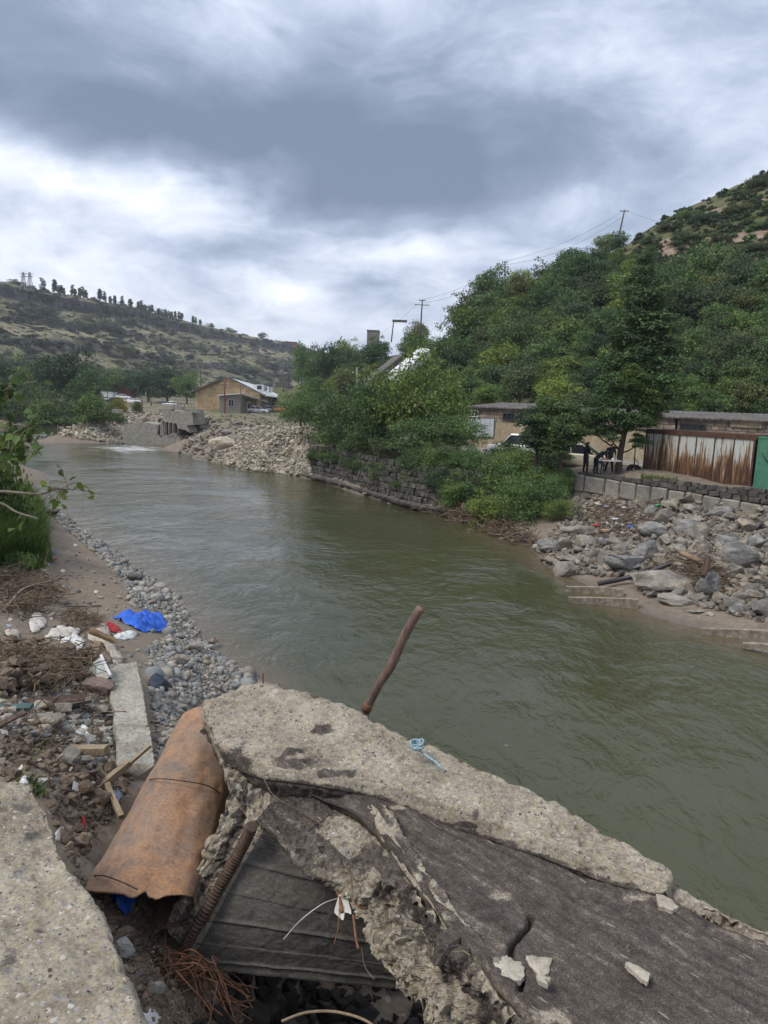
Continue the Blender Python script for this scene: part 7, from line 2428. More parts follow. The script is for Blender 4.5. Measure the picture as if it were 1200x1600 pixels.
def stand(lean=0, arms='front', spread=.1, headf=0):
    c, s = math.cos(lean), math.sin(lean)
    def up(h, x=0, y=0): return (x, y*c+(h-.92)*s if h > .92 else y, .92+(h-.92)*c-(y*s if h > .92 else 0))
    J = dict(pelvis=(0, 0, .94), belly=up(1.12), chest=up(1.36), neck=up(1.50, 0, .02), head=up(1.62, 0, .04+headf), shl=up(1.42, -.19), shr=up(1.42, .19), hil=(-.10, 0, .86), hir=(.10, 0, .86),
             knl=(-.10-spread*.5, .03, .48), knr=(.10+spread*.5, .03, .48), anl=(-.10-spread, 0, .09), anr=(.10+spread, 0, .09), tol=(-.11-spread, .17, .045), tor=(.11+spread, .17, .045))
    if arms == 'front':
        J['ell'] = up(1.16, -.25, .06); J['elr'] = up(1.16, .25, .06); J['hal'] = up(1.16, -.10, .28); J['har'] = up(1.18, .10, .28)
    elif arms == 'down':
        a, b = np.array(J['shl']), np.array(J['shr'])
        J['ell'] = tuple(a+[-.05, .06, -.27]); J['elr'] = tuple(b+[.05, .06, -.27]); J['hal'] = tuple(a+[.0, .20, -.48]); J['har'] = tuple(b+[.0, .20, -.48])
    return J


gz = 2.76
p = UY(914, 735, 38.6); person('person in black standing upright in profile holding something small', (p[0], p[1], gz), math.radians(-75), stand(.03), MT['black_cloth'], MT['black_cloth'])
p = UY(930, 735, 38.4); person('person in black bending forward towards the small table', (p[0], p[1], gz), math.radians(-80), stand(1.0, 'down', .08), MT['black_cloth'], MT['black_cloth'])
p = UY(951, 737, 38.8); person('person in a dark blue top leaning over the small table', (p[0], p[1], gz), math.radians(175), stand(.30, 'down', .10, .04), MT['navy_cloth'], MT['black_cloth'])
p = UY(953, 737, 38.0)
tb = thing('small_table', 'small light topped table in front of the person in dark blue', 'table', (p[0], p[1], gz))
ob('table_top', cbox(p[0], p[1], gz+.78, 1.0, .55, .05), BOXF, MT['plastic_w'], tb)
for sx in (-.42, .42):
    for sy in (-.2, .2): ob('leg', cbox(p[0]+sx, p[1]+sy, gz, .05, .05, .785), BOXF, MT['iron_dark'], tb)
for i, (dx, c) in enumerate([(-.2, 'red'), (.1, 'white'), (.3, 'cloth_tan')]):
    V, F = cob_rock(30+i); V = V*.2+np.array([p[0]+dx, p[1], gz+.88])
    tag(ob('food_bag', V, F, MT[c], None, True), ['red bundle on the small table', 'white bundle on the middle of the small table', 'tan bundle at the right end of the small table'][i], 'bundle')
for i, (px, py) in enumerate([(988, 735), (994, 735), (990, 730)]):
    q = UY(px, py, 38.5); a = np.linspace(0, 2*math.pi, 25)
    zc = gz+.3
    V, F = tube(np.stack([q[0]+.24*np.cos(a), q[1]+.06*np.sin(a)+i*.1, zc+.24*np.sin(a)], -1)+np.array([0, 0, 0]), .075, 8, False)
    tag(ob('old_tyre', V, F, MT['tyre'], None, True), ['left old black tyre leaning by the container', 'right old black tyre leaning by the container', 'rear old black tyre leaning by the container'][i], 'tyre')
V, F = tube(np.array([UY(1000, 742, 38.8)+[0, 0, 0], UY(997, 722, 38.8), UY(990, 716, 38.9)]), .02, 6)
tag(ob('metal_rod', V, F, MT['iron_dark'], None, True), 'thin dark rod leaning at the left corner of the rusty container', 'rod')
V, F = tube(np.array([UY(991, 728, 41), UY(992, 708, 41), UY(993, 690, 41)]), .04, 6)
tag(ob('green_post', V, F, flat('green_post_paint', (.08, .16, .12)), None, True), 'thin green post behind the old tyres', 'post')


# ------------------------------------------------------------------ poles and wires
def pole(px0, py0, px1, py1, y, label, r=.12, mat='pole', arms=(), name='utility_pole', sink=1.5, cat='pole', lamp=False):
    a = UY(px0, py0, y); b = UY(px1, py1, y)
    ax = (a-b)/np.linalg.norm(a-b)
    t = thing(name, label, cat, b)
    V, F = tube(np.array([b-ax*sink, b, (a+b)/2, a]), [r*1.1, r, r*.9, r*.8], 8); ob('shaft', V, F, MT[mat], t, True)
    L = np.linalg.norm(a-b)
    for f, w in arms:
        c = b+ax*L*f
        V, F = tube(np.array([c-[w/2, 0, 0], c+[w/2, 0, 0]]), r*.5, 5); ar = ob('crossarm', V, F, MT[mat], t)
        for s in (-1, 1): ob('insulator', cbox(c[0]+s*w*.45, c[1], c[2]+r*.4, r*.7, r*.7, r*1.6), BOXF, MT['frame'], ar)
    if lamp: ob('lamp_head', cbox(a[0]+1.0, a[1], a[2]-.1, 2.4, .5, .35), BOXF, MT[mat], t)
    return a


T1 = pole(976, 328, 962, 392, 140, 'tall leaning utility pole on the skyline of the right hillside', .17, arms=((.97, 1.6),))
T2 = pole(789, 408, 789, 440, 126, 'slim utility pole rising from the hillside trees left of the leaning one', .13, arms=((.95, 1.0),))
T3 = pole(660, 468, 657, 515, 118, 'utility pole with crossarms on the wooded ridge above the thicket', .13, arms=((.97, 1.1), (.82, 2.4)))
pole(1094, 402, 1087, 466, 118, 'reddish bare trunk like pole among the trees below the dry grass', .16, 'rust', name='wooden_pole')
pole(615, 502, 613, 520, 120, 'street lamp on the ridge beside the grey flat roofed building', .10, lamp=True, name='street_lamp', cat='lamp')
pole(558, 574, 557, 625, 90, 'plain pale grey pole standing in the thicket above the river wall', .14, 'block')
pole(542, 540, 541, 560, 160, 'thin utility pole behind the tall loose trees', .12, arms=((.9, 2.),))
pole(351, 590, 351, 646, 129.5, 'rust red pole standing in front of the stone house annex', .16, 'rustred', arms=((.8, 1.2),), sink=.5)
pole(376, 602, 376, 647, 130, 'thin dark pole at the corner of the grey annex', .10, 'pole', sink=.5)
T4 = pole(313, 562, 314, 604, 230, 'dark utility pole behind the stone house, right of two', .2, arms=((.9, 2.5), (.75, 2.)))
T5 = pole(290, 566, 290, 602, 240, 'dark utility pole behind the stone house, left of two', .22, arms=((.85, 1.5),))
pole(443, 570, 443, 606, 250, 'utility pole right of the white roofed building', .2, arms=((.9, 2.5),))
pole(228, 612, 228, 640, 200, 'slim grey pole standing by the parked cars', .14, 'block')
pole(168, 604, 168, 626, 205, 'short dark post behind the white vans', .12)
pole(222, 624, 222, 640, 180, 'short rusty gate post left of the concrete blocks', .2, 'rustred', name='gate_post')
pole(236, 624, 236, 640, 180, 'short rusty gate post right of the concrete blocks', .2, 'rustred', name='gate_post')


def wire(a, b, sag, label, r=.02):
    f = np.linspace(0, 1, 24)[:, None]; P = a*(1-f)+b*f; P[:, 2] -= sag*4*(f*(1-f))[:, 0]
    V, F = tube(P, r, 4); tag(ob('overhead_wire', V, F, MT['wire']), label, 'wire')


wire(T1, T2, 1.2, 'upper overhead wire from the leaning pole to the slim pole', .018); wire(T1-[0, 0, 1.0], T2-[0, 0, .6], 1.6, 'lower overhead wire from the leaning pole to the slim pole', .018)
wire(T2, T3, 1.0, 'upper overhead wire from the slim pole to the ridge pole', .016); wire(T2-[0, 0, .5], T3-[0, 0, .5], 1.3, 'lower overhead wire from the slim pole to the ridge pole', .016)
wire(T1, UY(1210, 365, 120), 1.5, 'overhead wire running right from the leaning pole', .016)
wire(T3, UY(542, 541, 160), 1.5, 'overhead wire running left from the ridge pole', .018)
wire(T4, T5, .6, 'overhead wire between the two dark poles', .025)

# fence and dry posts by the house
fr = thing('wire_fence', 'low rusty mesh fence on posts between the annex and the parked cars', 'fence', UY(420, 645, 120))
for i in range(8):
    q = UY(387+i*8.5, 652+i*.6, 112); ob('fence_post', cbox(q[0], q[1], q[2]-.8, .09, .09, 2.0), BOXF, MT['pole'], fr)
for h in (.4, .8, 1.15):
    V, F = tube(np.array([UY(385, 652, 112)+[0, 0, h-.8], UY(448, 656, 112)+[0, 0, h-.8]]), .02, 4); ob('rail', V, F, MT['pole'], fr)
fr = thing('wire_fence', 'low post fence along the road left of the stone house', 'fence', UY(290, 642, 170))
for i in range(7):
    q = UY(272+i*5.5, 640, 175); ob('fence_post', cbox(q[0], q[1], q[2]-.8, .14, .14, 2.2), BOXF, MT['pole'], fr)
V, F = tube(np.array([UY(270, 636, 175), UY(306, 637, 175)]), .05, 4); ob('rail', V, F, MT['pole'], fr)

# pylons on the far plateau
for px, lb in ((37, 'left lattice pylon on the far plateau'), (47, 'right lattice pylon on the far plateau')):
    b = UY(px, 449, 452); t = thing('lattice_pylon', lb, 'pylon', b)
    mb = MB(); H_ = 22*452/FPX
    for s in (-1, 1):
        for s2 in (-1, 1): mb.add(*tube(np.array([b+[s*1.4, s2*1.4, -2], b+[s*.3, s2*.3, H_]]), .22, 4))
    for i in range(5):
        z0, z1 = H_*i/5, H_*(i+1)/5; w0, w1 = 1.4-1.1*i/5, 1.4-1.1*(i+1)/5
        mb.add(*tube(np.array([b+[-w0, -w0, z0], b+[w1, -w1, z1]]), .13, 4)); mb.add(*tube(np.array([b+[w0, -w0, z0], b+[-w1, -w1, z1]]), .13, 4))
    mb.build('lattice_mast', MT['rim'], t)
    mb = MB()
    for z in (.72, .9): mb.add(*tube(np.array([b+[-2.2, 0, H_*z], b+[2.2, 0, H_*z]]), .2, 4))
    mb.build('crossarm', MT['rim'], t)
# ------------------------------------------------------------------ litter, driftwood, cloth


def sticks(name, poly, n, L, rad, mat, label, cat, seed, lift=.1, flat=.35, ymin=1.5, ymax=60, power=.5, curl=.15, P=None, sides=4, pile=0):
    r = np.random.default_rng(seed)
    if P is None: P = sample_world(poly, n, ymin=ymin, ymax=ymax, seed=seed, power=power)
    mb_V, mb_F, n0 = [], [], 0
    if pile:
        c = P.mean(0); s = P.std(0)[:2].mean()*2
        P = P.copy(); P[:, 2] += pile*np.clip(1-np.linalg.norm(P[:, :2]-c[:2], axis=1)/s, 0, 1)*r.uniform(.2, 1, len(P))
    for p in P:
        a = r.uniform(0, 6.28); l = L*r.lognormal(-.2, .45); d = np.array([math.cos(a), math.sin(a), r.normal()*flat*.6])*l
        q0 = p-d/2+[0, 0, r.uniform(0, lift)]; q3 = p+d/2+[0, 0, r.uniform(0, lift)]
        w = r.normal(size=(2, 3))*curl*l*np.array([1, 1, .5])
        C_ = crom(np.array([q0, q0*.66+q3*.34+w[0], q0*.34+q3*.66+w[1], q3]), 6)
        C_[:, 2] = np.maximum(C_[:, 2], p[2]-.03)
        V, F = tube(C_, np.linspace(1, .5, 6)*rad*r.uniform(.5, 1.4), sides, False)
        mb_V.append(V); mb_F.append(np.array(F)+n0); n0 += len(V)
    return tag(ob(name, np.concatenate(mb_V), np.concatenate(mb_F), MT[mat] if isinstance(mat, str) else mat), label, cat, None, 'stuff')


def cloth(name, poly, mat, label, cat, lift=.03, amp=.04, seed=0, H=G, N=70, Mr=16, z=None, drape=0, fold=3.0):
    """crumpled sheet lying on the ground inside an image outline"""
    poly = np.array(poly, float)
    if z is None: P, ok = ground_at(poly[:, 0], poly[:, 1], 1.3, 120, H)
    else: P = np.array([UD(a, b, z) for a, b in poly])
    B = crom(np.concatenate([P, P[:1]]), N+1)[:-1]; c = P.mean(0)
    size = np.linalg.norm(np.ptp(P[:, :2], axis=0))
    B = c+(B-c)*(1+.22*fbm(B/size, 9, 3, seed))[:, None]
    amp = amp*min(1, .25+size*.55); lift = lift*min(1, .2+size*.6)
    rings = np.array([c+(B-c)*f for f in np.linspace(.01, 1, Mr)])
    g = H(rings[..., 0], rings[..., 1]) if z is None else rings[..., 2]
    f = np.linspace(0, 1, Mr)[:, None]
    Q = np.stack([rings[..., 0]/size, rings[..., 1]/size, 0*rings[..., 0]+seed], -1)
    wr = np.abs(fbm(Q, fold*1.3, 4, seed+3))*2.2+np.abs(fbm(Q, fold*4.5, 3, seed+5))*1.3
    rings[..., 2] = g+lift*(1-f**3)+amp*wr*(1-.5*f**4)+.004
    under = rings.copy(); under[..., 2] -= .006+.0*f
    V = np.concatenate([rings.reshape(-1, 3), under.reshape(-1, 3)])
    F = gridF(Mr, N, True); n = Mr*N
    k = np.arange(N); rim = np.stack([(Mr-1)*N+k, (Mr-1)*N+(k+1) % N, n+(Mr-1)*N+(k+1) % N, n+(Mr-1)*N+k], -1)
    o = ob(name, V, np.concatenate([F, F[:, ::-1]+n, rim]), MT[mat] if isinstance(mat, str) else mat, None, True)
    return tag(o, label, cat)


# left bank litter
cloth('blue_tarp', [(173, 966), (192, 961), (215, 964), (232, 961), (252, 965), (264, 976), (258, 987), (236, 989), (214, 985), (196, 976)], 'blue', 'crumpled bright blue plastic sheet lying on the silt beside the cobbles', 'plastic sheet', .02, .14, 1, fold=4.5)
cloth('red_cloth', [(157, 977), (170, 975), (188, 984), (186, 989), (172, 988), (160, 984)], 'red', 'small red rag left of the blue sheet', 'rag', .02, .06, 2)
cloth('white_rag', [(178, 993), (190, 988), (212, 990), (210, 997), (194, 1000), (180, 998)], 'plastic_w', 'small white rag below the red rag', 'rag', .02, .05, 3)
cloth('white_bag', [(70, 997), (86, 984), (98, 979), (112, 984), (128, 986), (118, 996), (100, 998), (84, 999)], 'cloth_w', 'flat dirty white sack left of the red rag', 'bag', .02, .06, 4)
cloth('white_strip', [(95, 1001), (118, 993), (132, 1004), (128, 1012), (112, 1006), (98, 1006)], 'plastic_w', 'thin torn white plastic below the flat dirty sack', 'plastic scrap', .02, .05, 5)
cloth('white_scrap', [(112, 1022), (122, 1014), (130, 1020), (126, 1031), (114, 1032)], 'plastic_w', 'white crumpled scrap left of the wooden stump', 'plastic scrap', .03, .06, 6)
cloth('pale_cloth', [(136, 990), (150, 983), (162, 980), (172, 992), (180, 1012), (192, 1034), (178, 1040), (168, 1020), (156, 1008), (140, 1004)], 'cloth_tan', 'long pale muddy cloth draped over the litter heap by the beam', 'cloth', .05, .10, 7, fold=4.5)
cloth('white_bottle_bag', [(40, 1050), (54, 1046), (76, 1054), (70, 1064), (52, 1070), (42, 1062)], 'plastic_w', 'white plastic bag on the brush heap at the left', 'bag', .09, .09, 8)
cloth('hanging_bag', [(46, 968), (54, 958), (66, 962), (72, 972), (64, 984), (52, 990), (46, 978)], 'cloth_w', 'pale torn bag below the brush pile on the left bank', 'bag', .02, .05, 9)
cloth('grey_bag', [(8, 988), (20, 984), (32, 990), (26, 998), (12, 997)], 'cloth_tan', 'grey crumpled bag at the left picture edge', 'bag', .01, .04, 10)
cloth('cream_board', [(114, 1066), (124, 1052), (136, 1056), (138, 1068), (126, 1074)], flat('cream_board_paint', (.55, .48, .33), .8), 'cream coloured crumpled packaging left of the white panel', 'packaging', .05, .06, 11)
cloth('foam_piece', [(118, 1145), (124, 1138), (134, 1138), (142, 1146), (140, 1156), (130, 1160), (121, 1155)], 'plastic_w', 'white rounded foam piece on the rubble', 'foam', .04, .03, 12)
cloth('white_corner', [(29, 1226), (38, 1218), (47, 1214), (46, 1222), (38, 1230)], 'plastic_w', 'small white plastic corner above the tan slab', 'plastic scrap', .03, .02, 13)
cloth('blue_bag_pipe', [(172, 1398), (188, 1392), (226, 1394), (230, 1402), (214, 1416), (198, 1432), (186, 1428), (176, 1412)], 'blue', 'bright blue plastic bag stuffed under the lower end of the rusty pipe', 'bag', .10, .09, 14, fold=4)
cloth('light_blue_scrap', [(229, 1424), (236, 1418), (243, 1424), (240, 1430), (231, 1431)], flat('light_blue_plastic', (.3, .5, .62), .5), 'small light blue wrapper below the pipe mouth', 'wrapper', .04, .02, 15)
cloth('pale_blue_bag', [(173, 1246), (184, 1238), (190, 1244), (188, 1253), (176, 1254)], flat('pale_blue_film', (.30, .42, .60), .5), 'pale blue plastic scrap left of the rusty pipe', 'plastic scrap', .04, .04, 16)
cloth('black_bag', [(232, 1068), (244, 1060), (258, 1066), (268, 1074), (260, 1082), (246, 1083), (236, 1078)], flat('dark_blue_bag', (.02, .025, .045), .4), 'dark blue plastic bag right of the low concrete beam', 'bag', .06, .08, 17)
cloth('red_strap', [(127, 1282), (133, 1276), (135, 1290), (133, 1305), (127, 1306), (129, 1292)], 'red', 'red strap hanging in the dirt left of the rusty pipe', 'strap', .05, .02, 18)
cloth('clear_plastic', [(84, 1306), (96, 1292), (100, 1298), (94, 1312), (86, 1315)], 'cloth_w', 'clear plastic scrap left of the red strap', 'plastic scrap', .03, .03, 19)
cloth('bottom_bag', [(222, 1588), (236, 1584), (252, 1590), (250, 1602), (226, 1604)], 'plastic_w', 'white plastic bag cut by the lower picture edge beside the tan slab', 'bag', .05, .05, 20)
cloth('pale_wrapper', [(230, 1494), (246, 1480), (256, 1482), (254, 1490), (240, 1498)], 'cloth_w', 'pale wrapper tangled in the roots of the gully', 'wrapper', .05, .04, 21)
cloth('plastic_sheet_left', [(100, 1080), (112, 1076), (114, 1084), (104, 1088)], 'plastic_w', 'small white scrap beside the reddish block', 'plastic scrap', .03, .03, 22)
for i, (x, y, w) in enumerate([(205, 868, 10), (98, 892, 9), (150, 925, 8), (70, 862, 9), (60, 935, 8), (118, 852, 8), (36, 1080, 9), (16, 1100, 8), (92, 1000, 6), (160, 1062, 6)]):
    cloth('litter_scrap', [(x-w/2, y), (x, y-w*.25), (x+w/2, y), (x, y+w*.25)], 'cloth_w', 'tiny pale litter scrap on the left bank silt', 'litter', .02, .03, 30+i)['group'] = 'tiny scraps on the left bank'

# broken white panel and dark wooden stump by the beam
def plank(px, py, L, w, th, yaw, pitch, mat, label, name='plank', roll=0, lift=.0, P=None, cat='board', drop=None):
    p = gp(px, py) if drop is None else UD(px, py, drop)
    rm = Matrix.Rotation(yaw, 3, 'Z')@Matrix.Rotation(-pitch, 3, 'Y')@Matrix.Rotation(roll, 3, 'X')
    c = np.array([[x*L/2, y*w/2, z*th/2] for x, y, z in ((-1, -1, -1), (1, -1, -1), (1, 1, -1), (-1, 1, -1), (-1, -1, 1), (1, -1, 1), (1, 1, 1), (-1, 1, 1))])
    n = 10; X = np.linspace(-1, 1, n); rows = []
    for x in X:
        e = .06*vn(np.array([x*3, L, w]), 3)
        rows.append([(x*L/2, -w/2*(1+e), -th/2), (x*L/2, w/2*(1-e), -th/2), (x*L/2, w/2*(1-e), th/2), (x*L/2, -w/2*(1+e), th/2)])
    V, F, _, _ = ringloft(np.array(rows), n*2, 3, lambda P_, s, u: fbm(P_, 8, 3, 3)*min(th, .05)*.25, lin=True)
    V = V@np.array(rm).T+p+np.array([0, 0, lift])
    return tag(ob(name, V, F, MT[mat] if isinstance(mat, str) else mat), label, cat)


panel = thing('fallen_board', 'broken pale blue white panel standing against the end of the low beam', 'panel', gp(152, 1070))
pm = flat('pale_panel_paint', (.42, .47, .45), .5)
ps = gp(160, 1074); dist = ps[1]
def pp(px, py, o=0): return UY(px, py, dist+o)
def quad_plate(name, q, th, mat, parent):
    P = np.array(q); n = np.cross(P[1]-P[0], P[3]-P[0]); n /= np.linalg.norm(n)
    V = np.concatenate([P, P+n*th]); return ob(name, V, [(3, 2, 1, 0), (4, 5, 6, 7), (0, 1, 5, 4), (1, 2, 6, 5), (2, 3, 7, 6), (3, 0, 4, 7)], mat, parent)
quad_plate('panel_sheet', [pp(145, 1036, .3), pp(158, 1026, .3), pp(166, 1048, .05), pp(150, 1053, .05)], .01, pm, panel)
quad_plate('panel_sheet', [pp(149, 1054, .05), pp(166, 1049, .05), pp(170, 1058, -.1), pp(152, 1072, -.1)], .01, flat('pale_panel_inside', (.42, .40, .34), .8), panel)
quad_plate('panel_sheet', [pp(134, 1052, .2), pp(146, 1037, .2), pp(150, 1052, .05), pp(138, 1066, .05)], .01, flat('panel_back', (.30, .29, .26), .8), panel)
V, F = tube(np.array([pp(158, 1024, .3), pp(165, 1040, .1), pp(173, 1056, -.12)]), .016, 6); ob('panel_trim', V, F, MT['frame'], panel)
plank(160, 1012, .42, .16, .05, .3, -.5, 'brown_card', 'brown wooden board on top of the pale muddy cloth', lift=.2)
plank(150, 1030, .3, .10, .10, 1.4, .9, 'wood', 'splintered brown stump standing in the litter heap', 'stump', lift=.10, cat='wood')
plank(60, 1105, .75, .07, .012, .25, .05, 'rust_dark', 'long curved rusty metal strip on the left rubble', 'metal_strip', roll=.6, lift=.05, cat='metal strip')
plank(22, 1112, .26, .10, .03, .15, .05, flat('dark_teal_board', (.05, .09, .085), .6), 'dark teal board scrap at the left picture edge', lift=.03)
plank(132, 1182, .34, .07, .05, -.1, .1, 'wood', 'short grey plank end in the dirt below the low beam', lift=.05)
plank(110, 1108, .35, .09, .03, .4, .1, 'pole', 'dark thin board lying on the rubble', lift=.05)
plank(198, 1222, .42, .02, .02, .85, .45, 'wood', 'thin grey stick leaning against the rusty pipe', 'stick', lift=.12, cat='stick')
plank(170, 1236, .32, .045, .04, .7, .5, 'wood', 'splintered light brown branch stub left of the rusty pipe', 'branch_stub', lift=.08, cat='branch')
plank(178, 1268, .30, .03, .03, -.9, -.3, 'wood', 'short brown peg touching the rusty pipe', 'stick', lift=.08, cat='stick')
plank(6, 1140, .3, .06, .012, .9, .2, 'rust_dark', 'rusty sheet end at the left picture edge', 'metal_strip', lift=.05, cat='metal strip')
# brush heaps
HEAP1 = [(0, 905), (40, 898), (84, 920), (92, 945), (60, 960), (20, 968), (0, 965)]
sticks('brush_pile', HEAP1, 300, .8, .011, 'twig', 'dark tangled brush pile on the left bank with pale sticks', 'brush', 61, .25, .5, 3, 40, pile=.45)
sticks('brush_pile', [(0, 1010), (40, 1000), (100, 1030), (150, 1040), (150, 1060), (110, 1085), (40, 1085), (0, 1080)], 420, .36, .005, 'twig', 'brown tangle of dry roots and twigs below the pale litter on the left bank', 'brush', 62, .10, .5, 3, 40, pile=.25)
sticks('twig_tangle', [(96, 968), (120, 958), (150, 968), (160, 985), (130, 992), (110, 985)], 240, .40, .006, 'twig', 'small tangle of twigs just left of the red rag', 'brush', 63, .12, .5, 3, 40, pile=.2)
sticks('twig_litter', [(120, 1040), (170, 1030), (178, 1080), (170, 1110), (60, 1180), (40, 1090)], 200, .28, .005, 'twig', 'loose twigs strewn over the rubble left of the low beam', 'twigs', 64, .05, .3, 3, 30)
sticks('gully_twigs', [(150, 1380), (260, 1420), (290, 1520), (330, 1600), (240, 1600), (170, 1460)], 150, .16, .0028, 'twig', 'fine twigs in the gully beside the tan slab', 'twigs', 65, .04, .4, 1.5, 6)
MT['root'] = M('reddish_roots', [(.3, (.10, .05, .03)), (.7, (.22, .11, .065))], 20, 4, .85, .2, .002, island=1, tint=[(.5, .5, .5), (1, 1, 1), (1.5, 1.4, 1.3)])
r_ = np.random.default_rng(91)
mb = MB()
for i in range(24):
    a = UD(262+r_.normal()*26, 1505+r_.normal()*18, 2.70); b = UD(300+r_.normal()*50, 1585+r_.normal()*24, 2.78)
    mb.add(*tube(crom(np.array([a, a*.6+b*.4+r_.normal(size=3)*.05+[0, 0, .05], a*.3+b*.7+r_.normal(size=3)*.05, b]), 12), np.linspace(.0045, .0025, 12), 5, False))
for i in range(18):
    a = UD(262+r_.normal()*20, 1505+r_.normal()*12, 2.72); b = UD(350+r_.uniform(0, 60), 1560+r_.normal()*20, 2.95)
    mb.add(*tube(crom(np.array([a, a*.6+b*.4+[0, 0, .07], a*.3+b*.7+r_.normal(size=3)*.04, b]), 12), .003, 5, False))
tag(mb.build('root_tangle', MT['root'], None, True), 'reddish brown root tangle under the broken end of the concrete channel', 'roots', None, 'stuff')


def cable(name, pts, r, mat, label, cat, n=40):
    P = crom(np.array(pts), n); V, F = tube(P, r, 6); return tag(ob(name, V, F, MT[mat] if isinstance(mat, str) else mat, None, True), label, cat)


cable('curved_rod', [UD(440, 1596, 2.55), UD(480, 1582, 2.55), (UD(530, 1582, 2.53)), UD(580, 1600, 2.5), UD(610, 1640, 2.5)], .006, 'wood', 'pale curved rod under the broken edge at the lower picture edge', 'rod')
cable('white_cable', [UD(535, 1402, 2.34), UD(505, 1412, 2.36), UD(470, 1438, 2.42), UD(443, 1468, 2.46)], .0032, 'rim', 'grey white cable sticking out of the broken edge', 'cable')
for i, (q, lb) in enumerate([([(520, 1380), (530, 1400), (534, 1425)], 'thick rusty root curling from the broken edge'), ([(545, 1395), (560, 1415), (590, 1420)], 'red brown root looping right of the rag'), ([(552, 1430), (556, 1465), (560, 1482)], 'reddish strand hanging below the loop'),
                              ([(530, 1420), (528, 1450), (522, 1475)], 'thin strand hanging below the pale rag'), ([(565, 1480), (570, 1510), (585, 1530)], 'thin white thread in the dark opening'), ([(500, 1285), (530, 1335), (548, 1370), (550, 1400)], 'light dry stem running down the broken concrete')]):
    cable('root_strand', [UD(a, b, 2.20 if i == 5 else 2.33) for a, b in q], [.009, .006, .006, .002, .0015, .004][i], 'root' if i < 4 else 'twig', lb, 'root', 16)
P = np.array([UD(530, 1398, 2.32), UD(540, 1398, 2.32), UD(549, 1425, 2.34), UD(540, 1422, 2.34), UD(536, 1434, 2.34), UD(523, 1422, 2.34)])
N_ = 36; B_ = crom(np.concatenate([P, P[:1]]), N_+1)[:-1]; c_ = P.mean(0); rg = np.array([c_+(B_-c_)*f for f in np.linspace(.02, 1, 8)]); rg[..., 1] += .03*fbm(rg, 16, 3, 4)-.01
V = np.concatenate([rg.reshape(-1, 3), rg.reshape(-1, 3)+[0, .004, 0]]); F = gridF(8, N_, True)
tag(ob('hanging_rag', V, np.concatenate([F, F[:, ::-1]+8*N_]), MT['cloth_w'], None, True), 'small pale rag hanging from the broken concrete edge', 'rag')
cable('thin_wire', [UD(402, 1175, 2.00), UD(412, 1215, 2.02), UD(430, 1245, 2.06), UD(470, 1268, 2.10), UD(505, 1290, 2.14)], .003, 'twig', 'thin pale wire curling over the tar at the channel corner', 'wire')
# coil of blue rope on the curb
P = []
for k in range(120):
    a = k/120*2*math.pi*4.3; ro = 1-.55*abs(math.sin(k*.055)); c = UD(650+(12*math.cos(a)+3*math.sin(a*.37))*ro, 1165+(8.5*math.sin(a)+2*math.cos(a*.61))*ro, 1.875)
    P.append(c+np.array([0, 0, .012*math.sin(a*1.3)+.006*k/60]))
for x, y in [(655, 1172), (668, 1182), (680, 1190), (692, 1202)]: P.append(UD(x, y, 1.895))
V, F = tube(np.array(P), .0062, 6)
tag(ob('blue_rope', V, F, M('light_blue_rope', [(.3, (.16, .26, .30)), (.7, (.34, .46, .50))], 60, 3, .9, .5, .002), None, True), 'coil of light blue rope lying on the concrete curb', 'rope')
for i, (q, lb) in enumerate([([(590, 1246), (612, 1266), (628, 1280)], 'dry stem lying on the tar below the curb'), ([(632, 1276), (652, 1272), (690, 1296)], 'branched dry stem on the tar'), ([(640, 1278), (655, 1300)], 'short side stem on the tar')]):
    cable('dry_straw', [UD(a, b, 2.07) for a, b in q], .0028, 'twig', lb, 'stem', 12)
sticks('tar_crumbs', [(600, 1270), (700, 1320), (900, 1400), (1150, 1500), (1200, 1600), (860, 1560), (700, 1400)], 70, .035, .0022, 'twig', 'tiny straw bits and crumbs on the tar slab', 'straw', 66, 0, .1,
       P=np.array([UD(a, b, 2.065+.0*a) for a, b in zip(r_.uniform(620, 1180, 70), r_.uniform(1300, 1590, 70)) if b > 1270+(a-600)*.38][:60]))
cable('curb_pin', [UD(411, 1074, 1.92), UD(411, 1062, 1.86), UD(411, 1052, 1.80)], .005, 'rust', 'short rusty pin standing at the far end of the curb', 'pin', 6)

# grass stalks near the litter heap
for i, (a, b) in enumerate([((146, 978), (142, 952)), ((152, 976), (152, 944)), ((160, 972), (159, 962)), ((130, 958), (129, 950))]):
    p = gp(*a); q = UY(b[0], b[1], p[1]); cable('dry_stalk', [p, (p+q)/2+[.01, 0, 0], q], .008, 'bark_pale', ['left pale dry stalk standing near the blue sheet', 'right pale dry stalk standing near the blue sheet', 'short dry stalk beside the red rag', 'tiny dry stalk behind the twig tangle'][i], 'stalk', 8)
p = gp(70, 945); cable('long_stick', [gp(10, 962)+[0, 0, .15], gp(40, 945)+[0, 0, .35], gp(84, 928)+[0, 0, .35]], .018, 'bark_pale', 'long pale stick across the brush pile', 'stick')
cable('dark_branch', [gp(80, 940)+[0, 0, .1], gp(105, 950)+[0, 0, .06], gp(130, 950)+[0, 0, .04], gp(158, 948)+[0, 0, .03]], .016, 'bark', 'dark thin branch reaching right from the brush pile', 'branch')

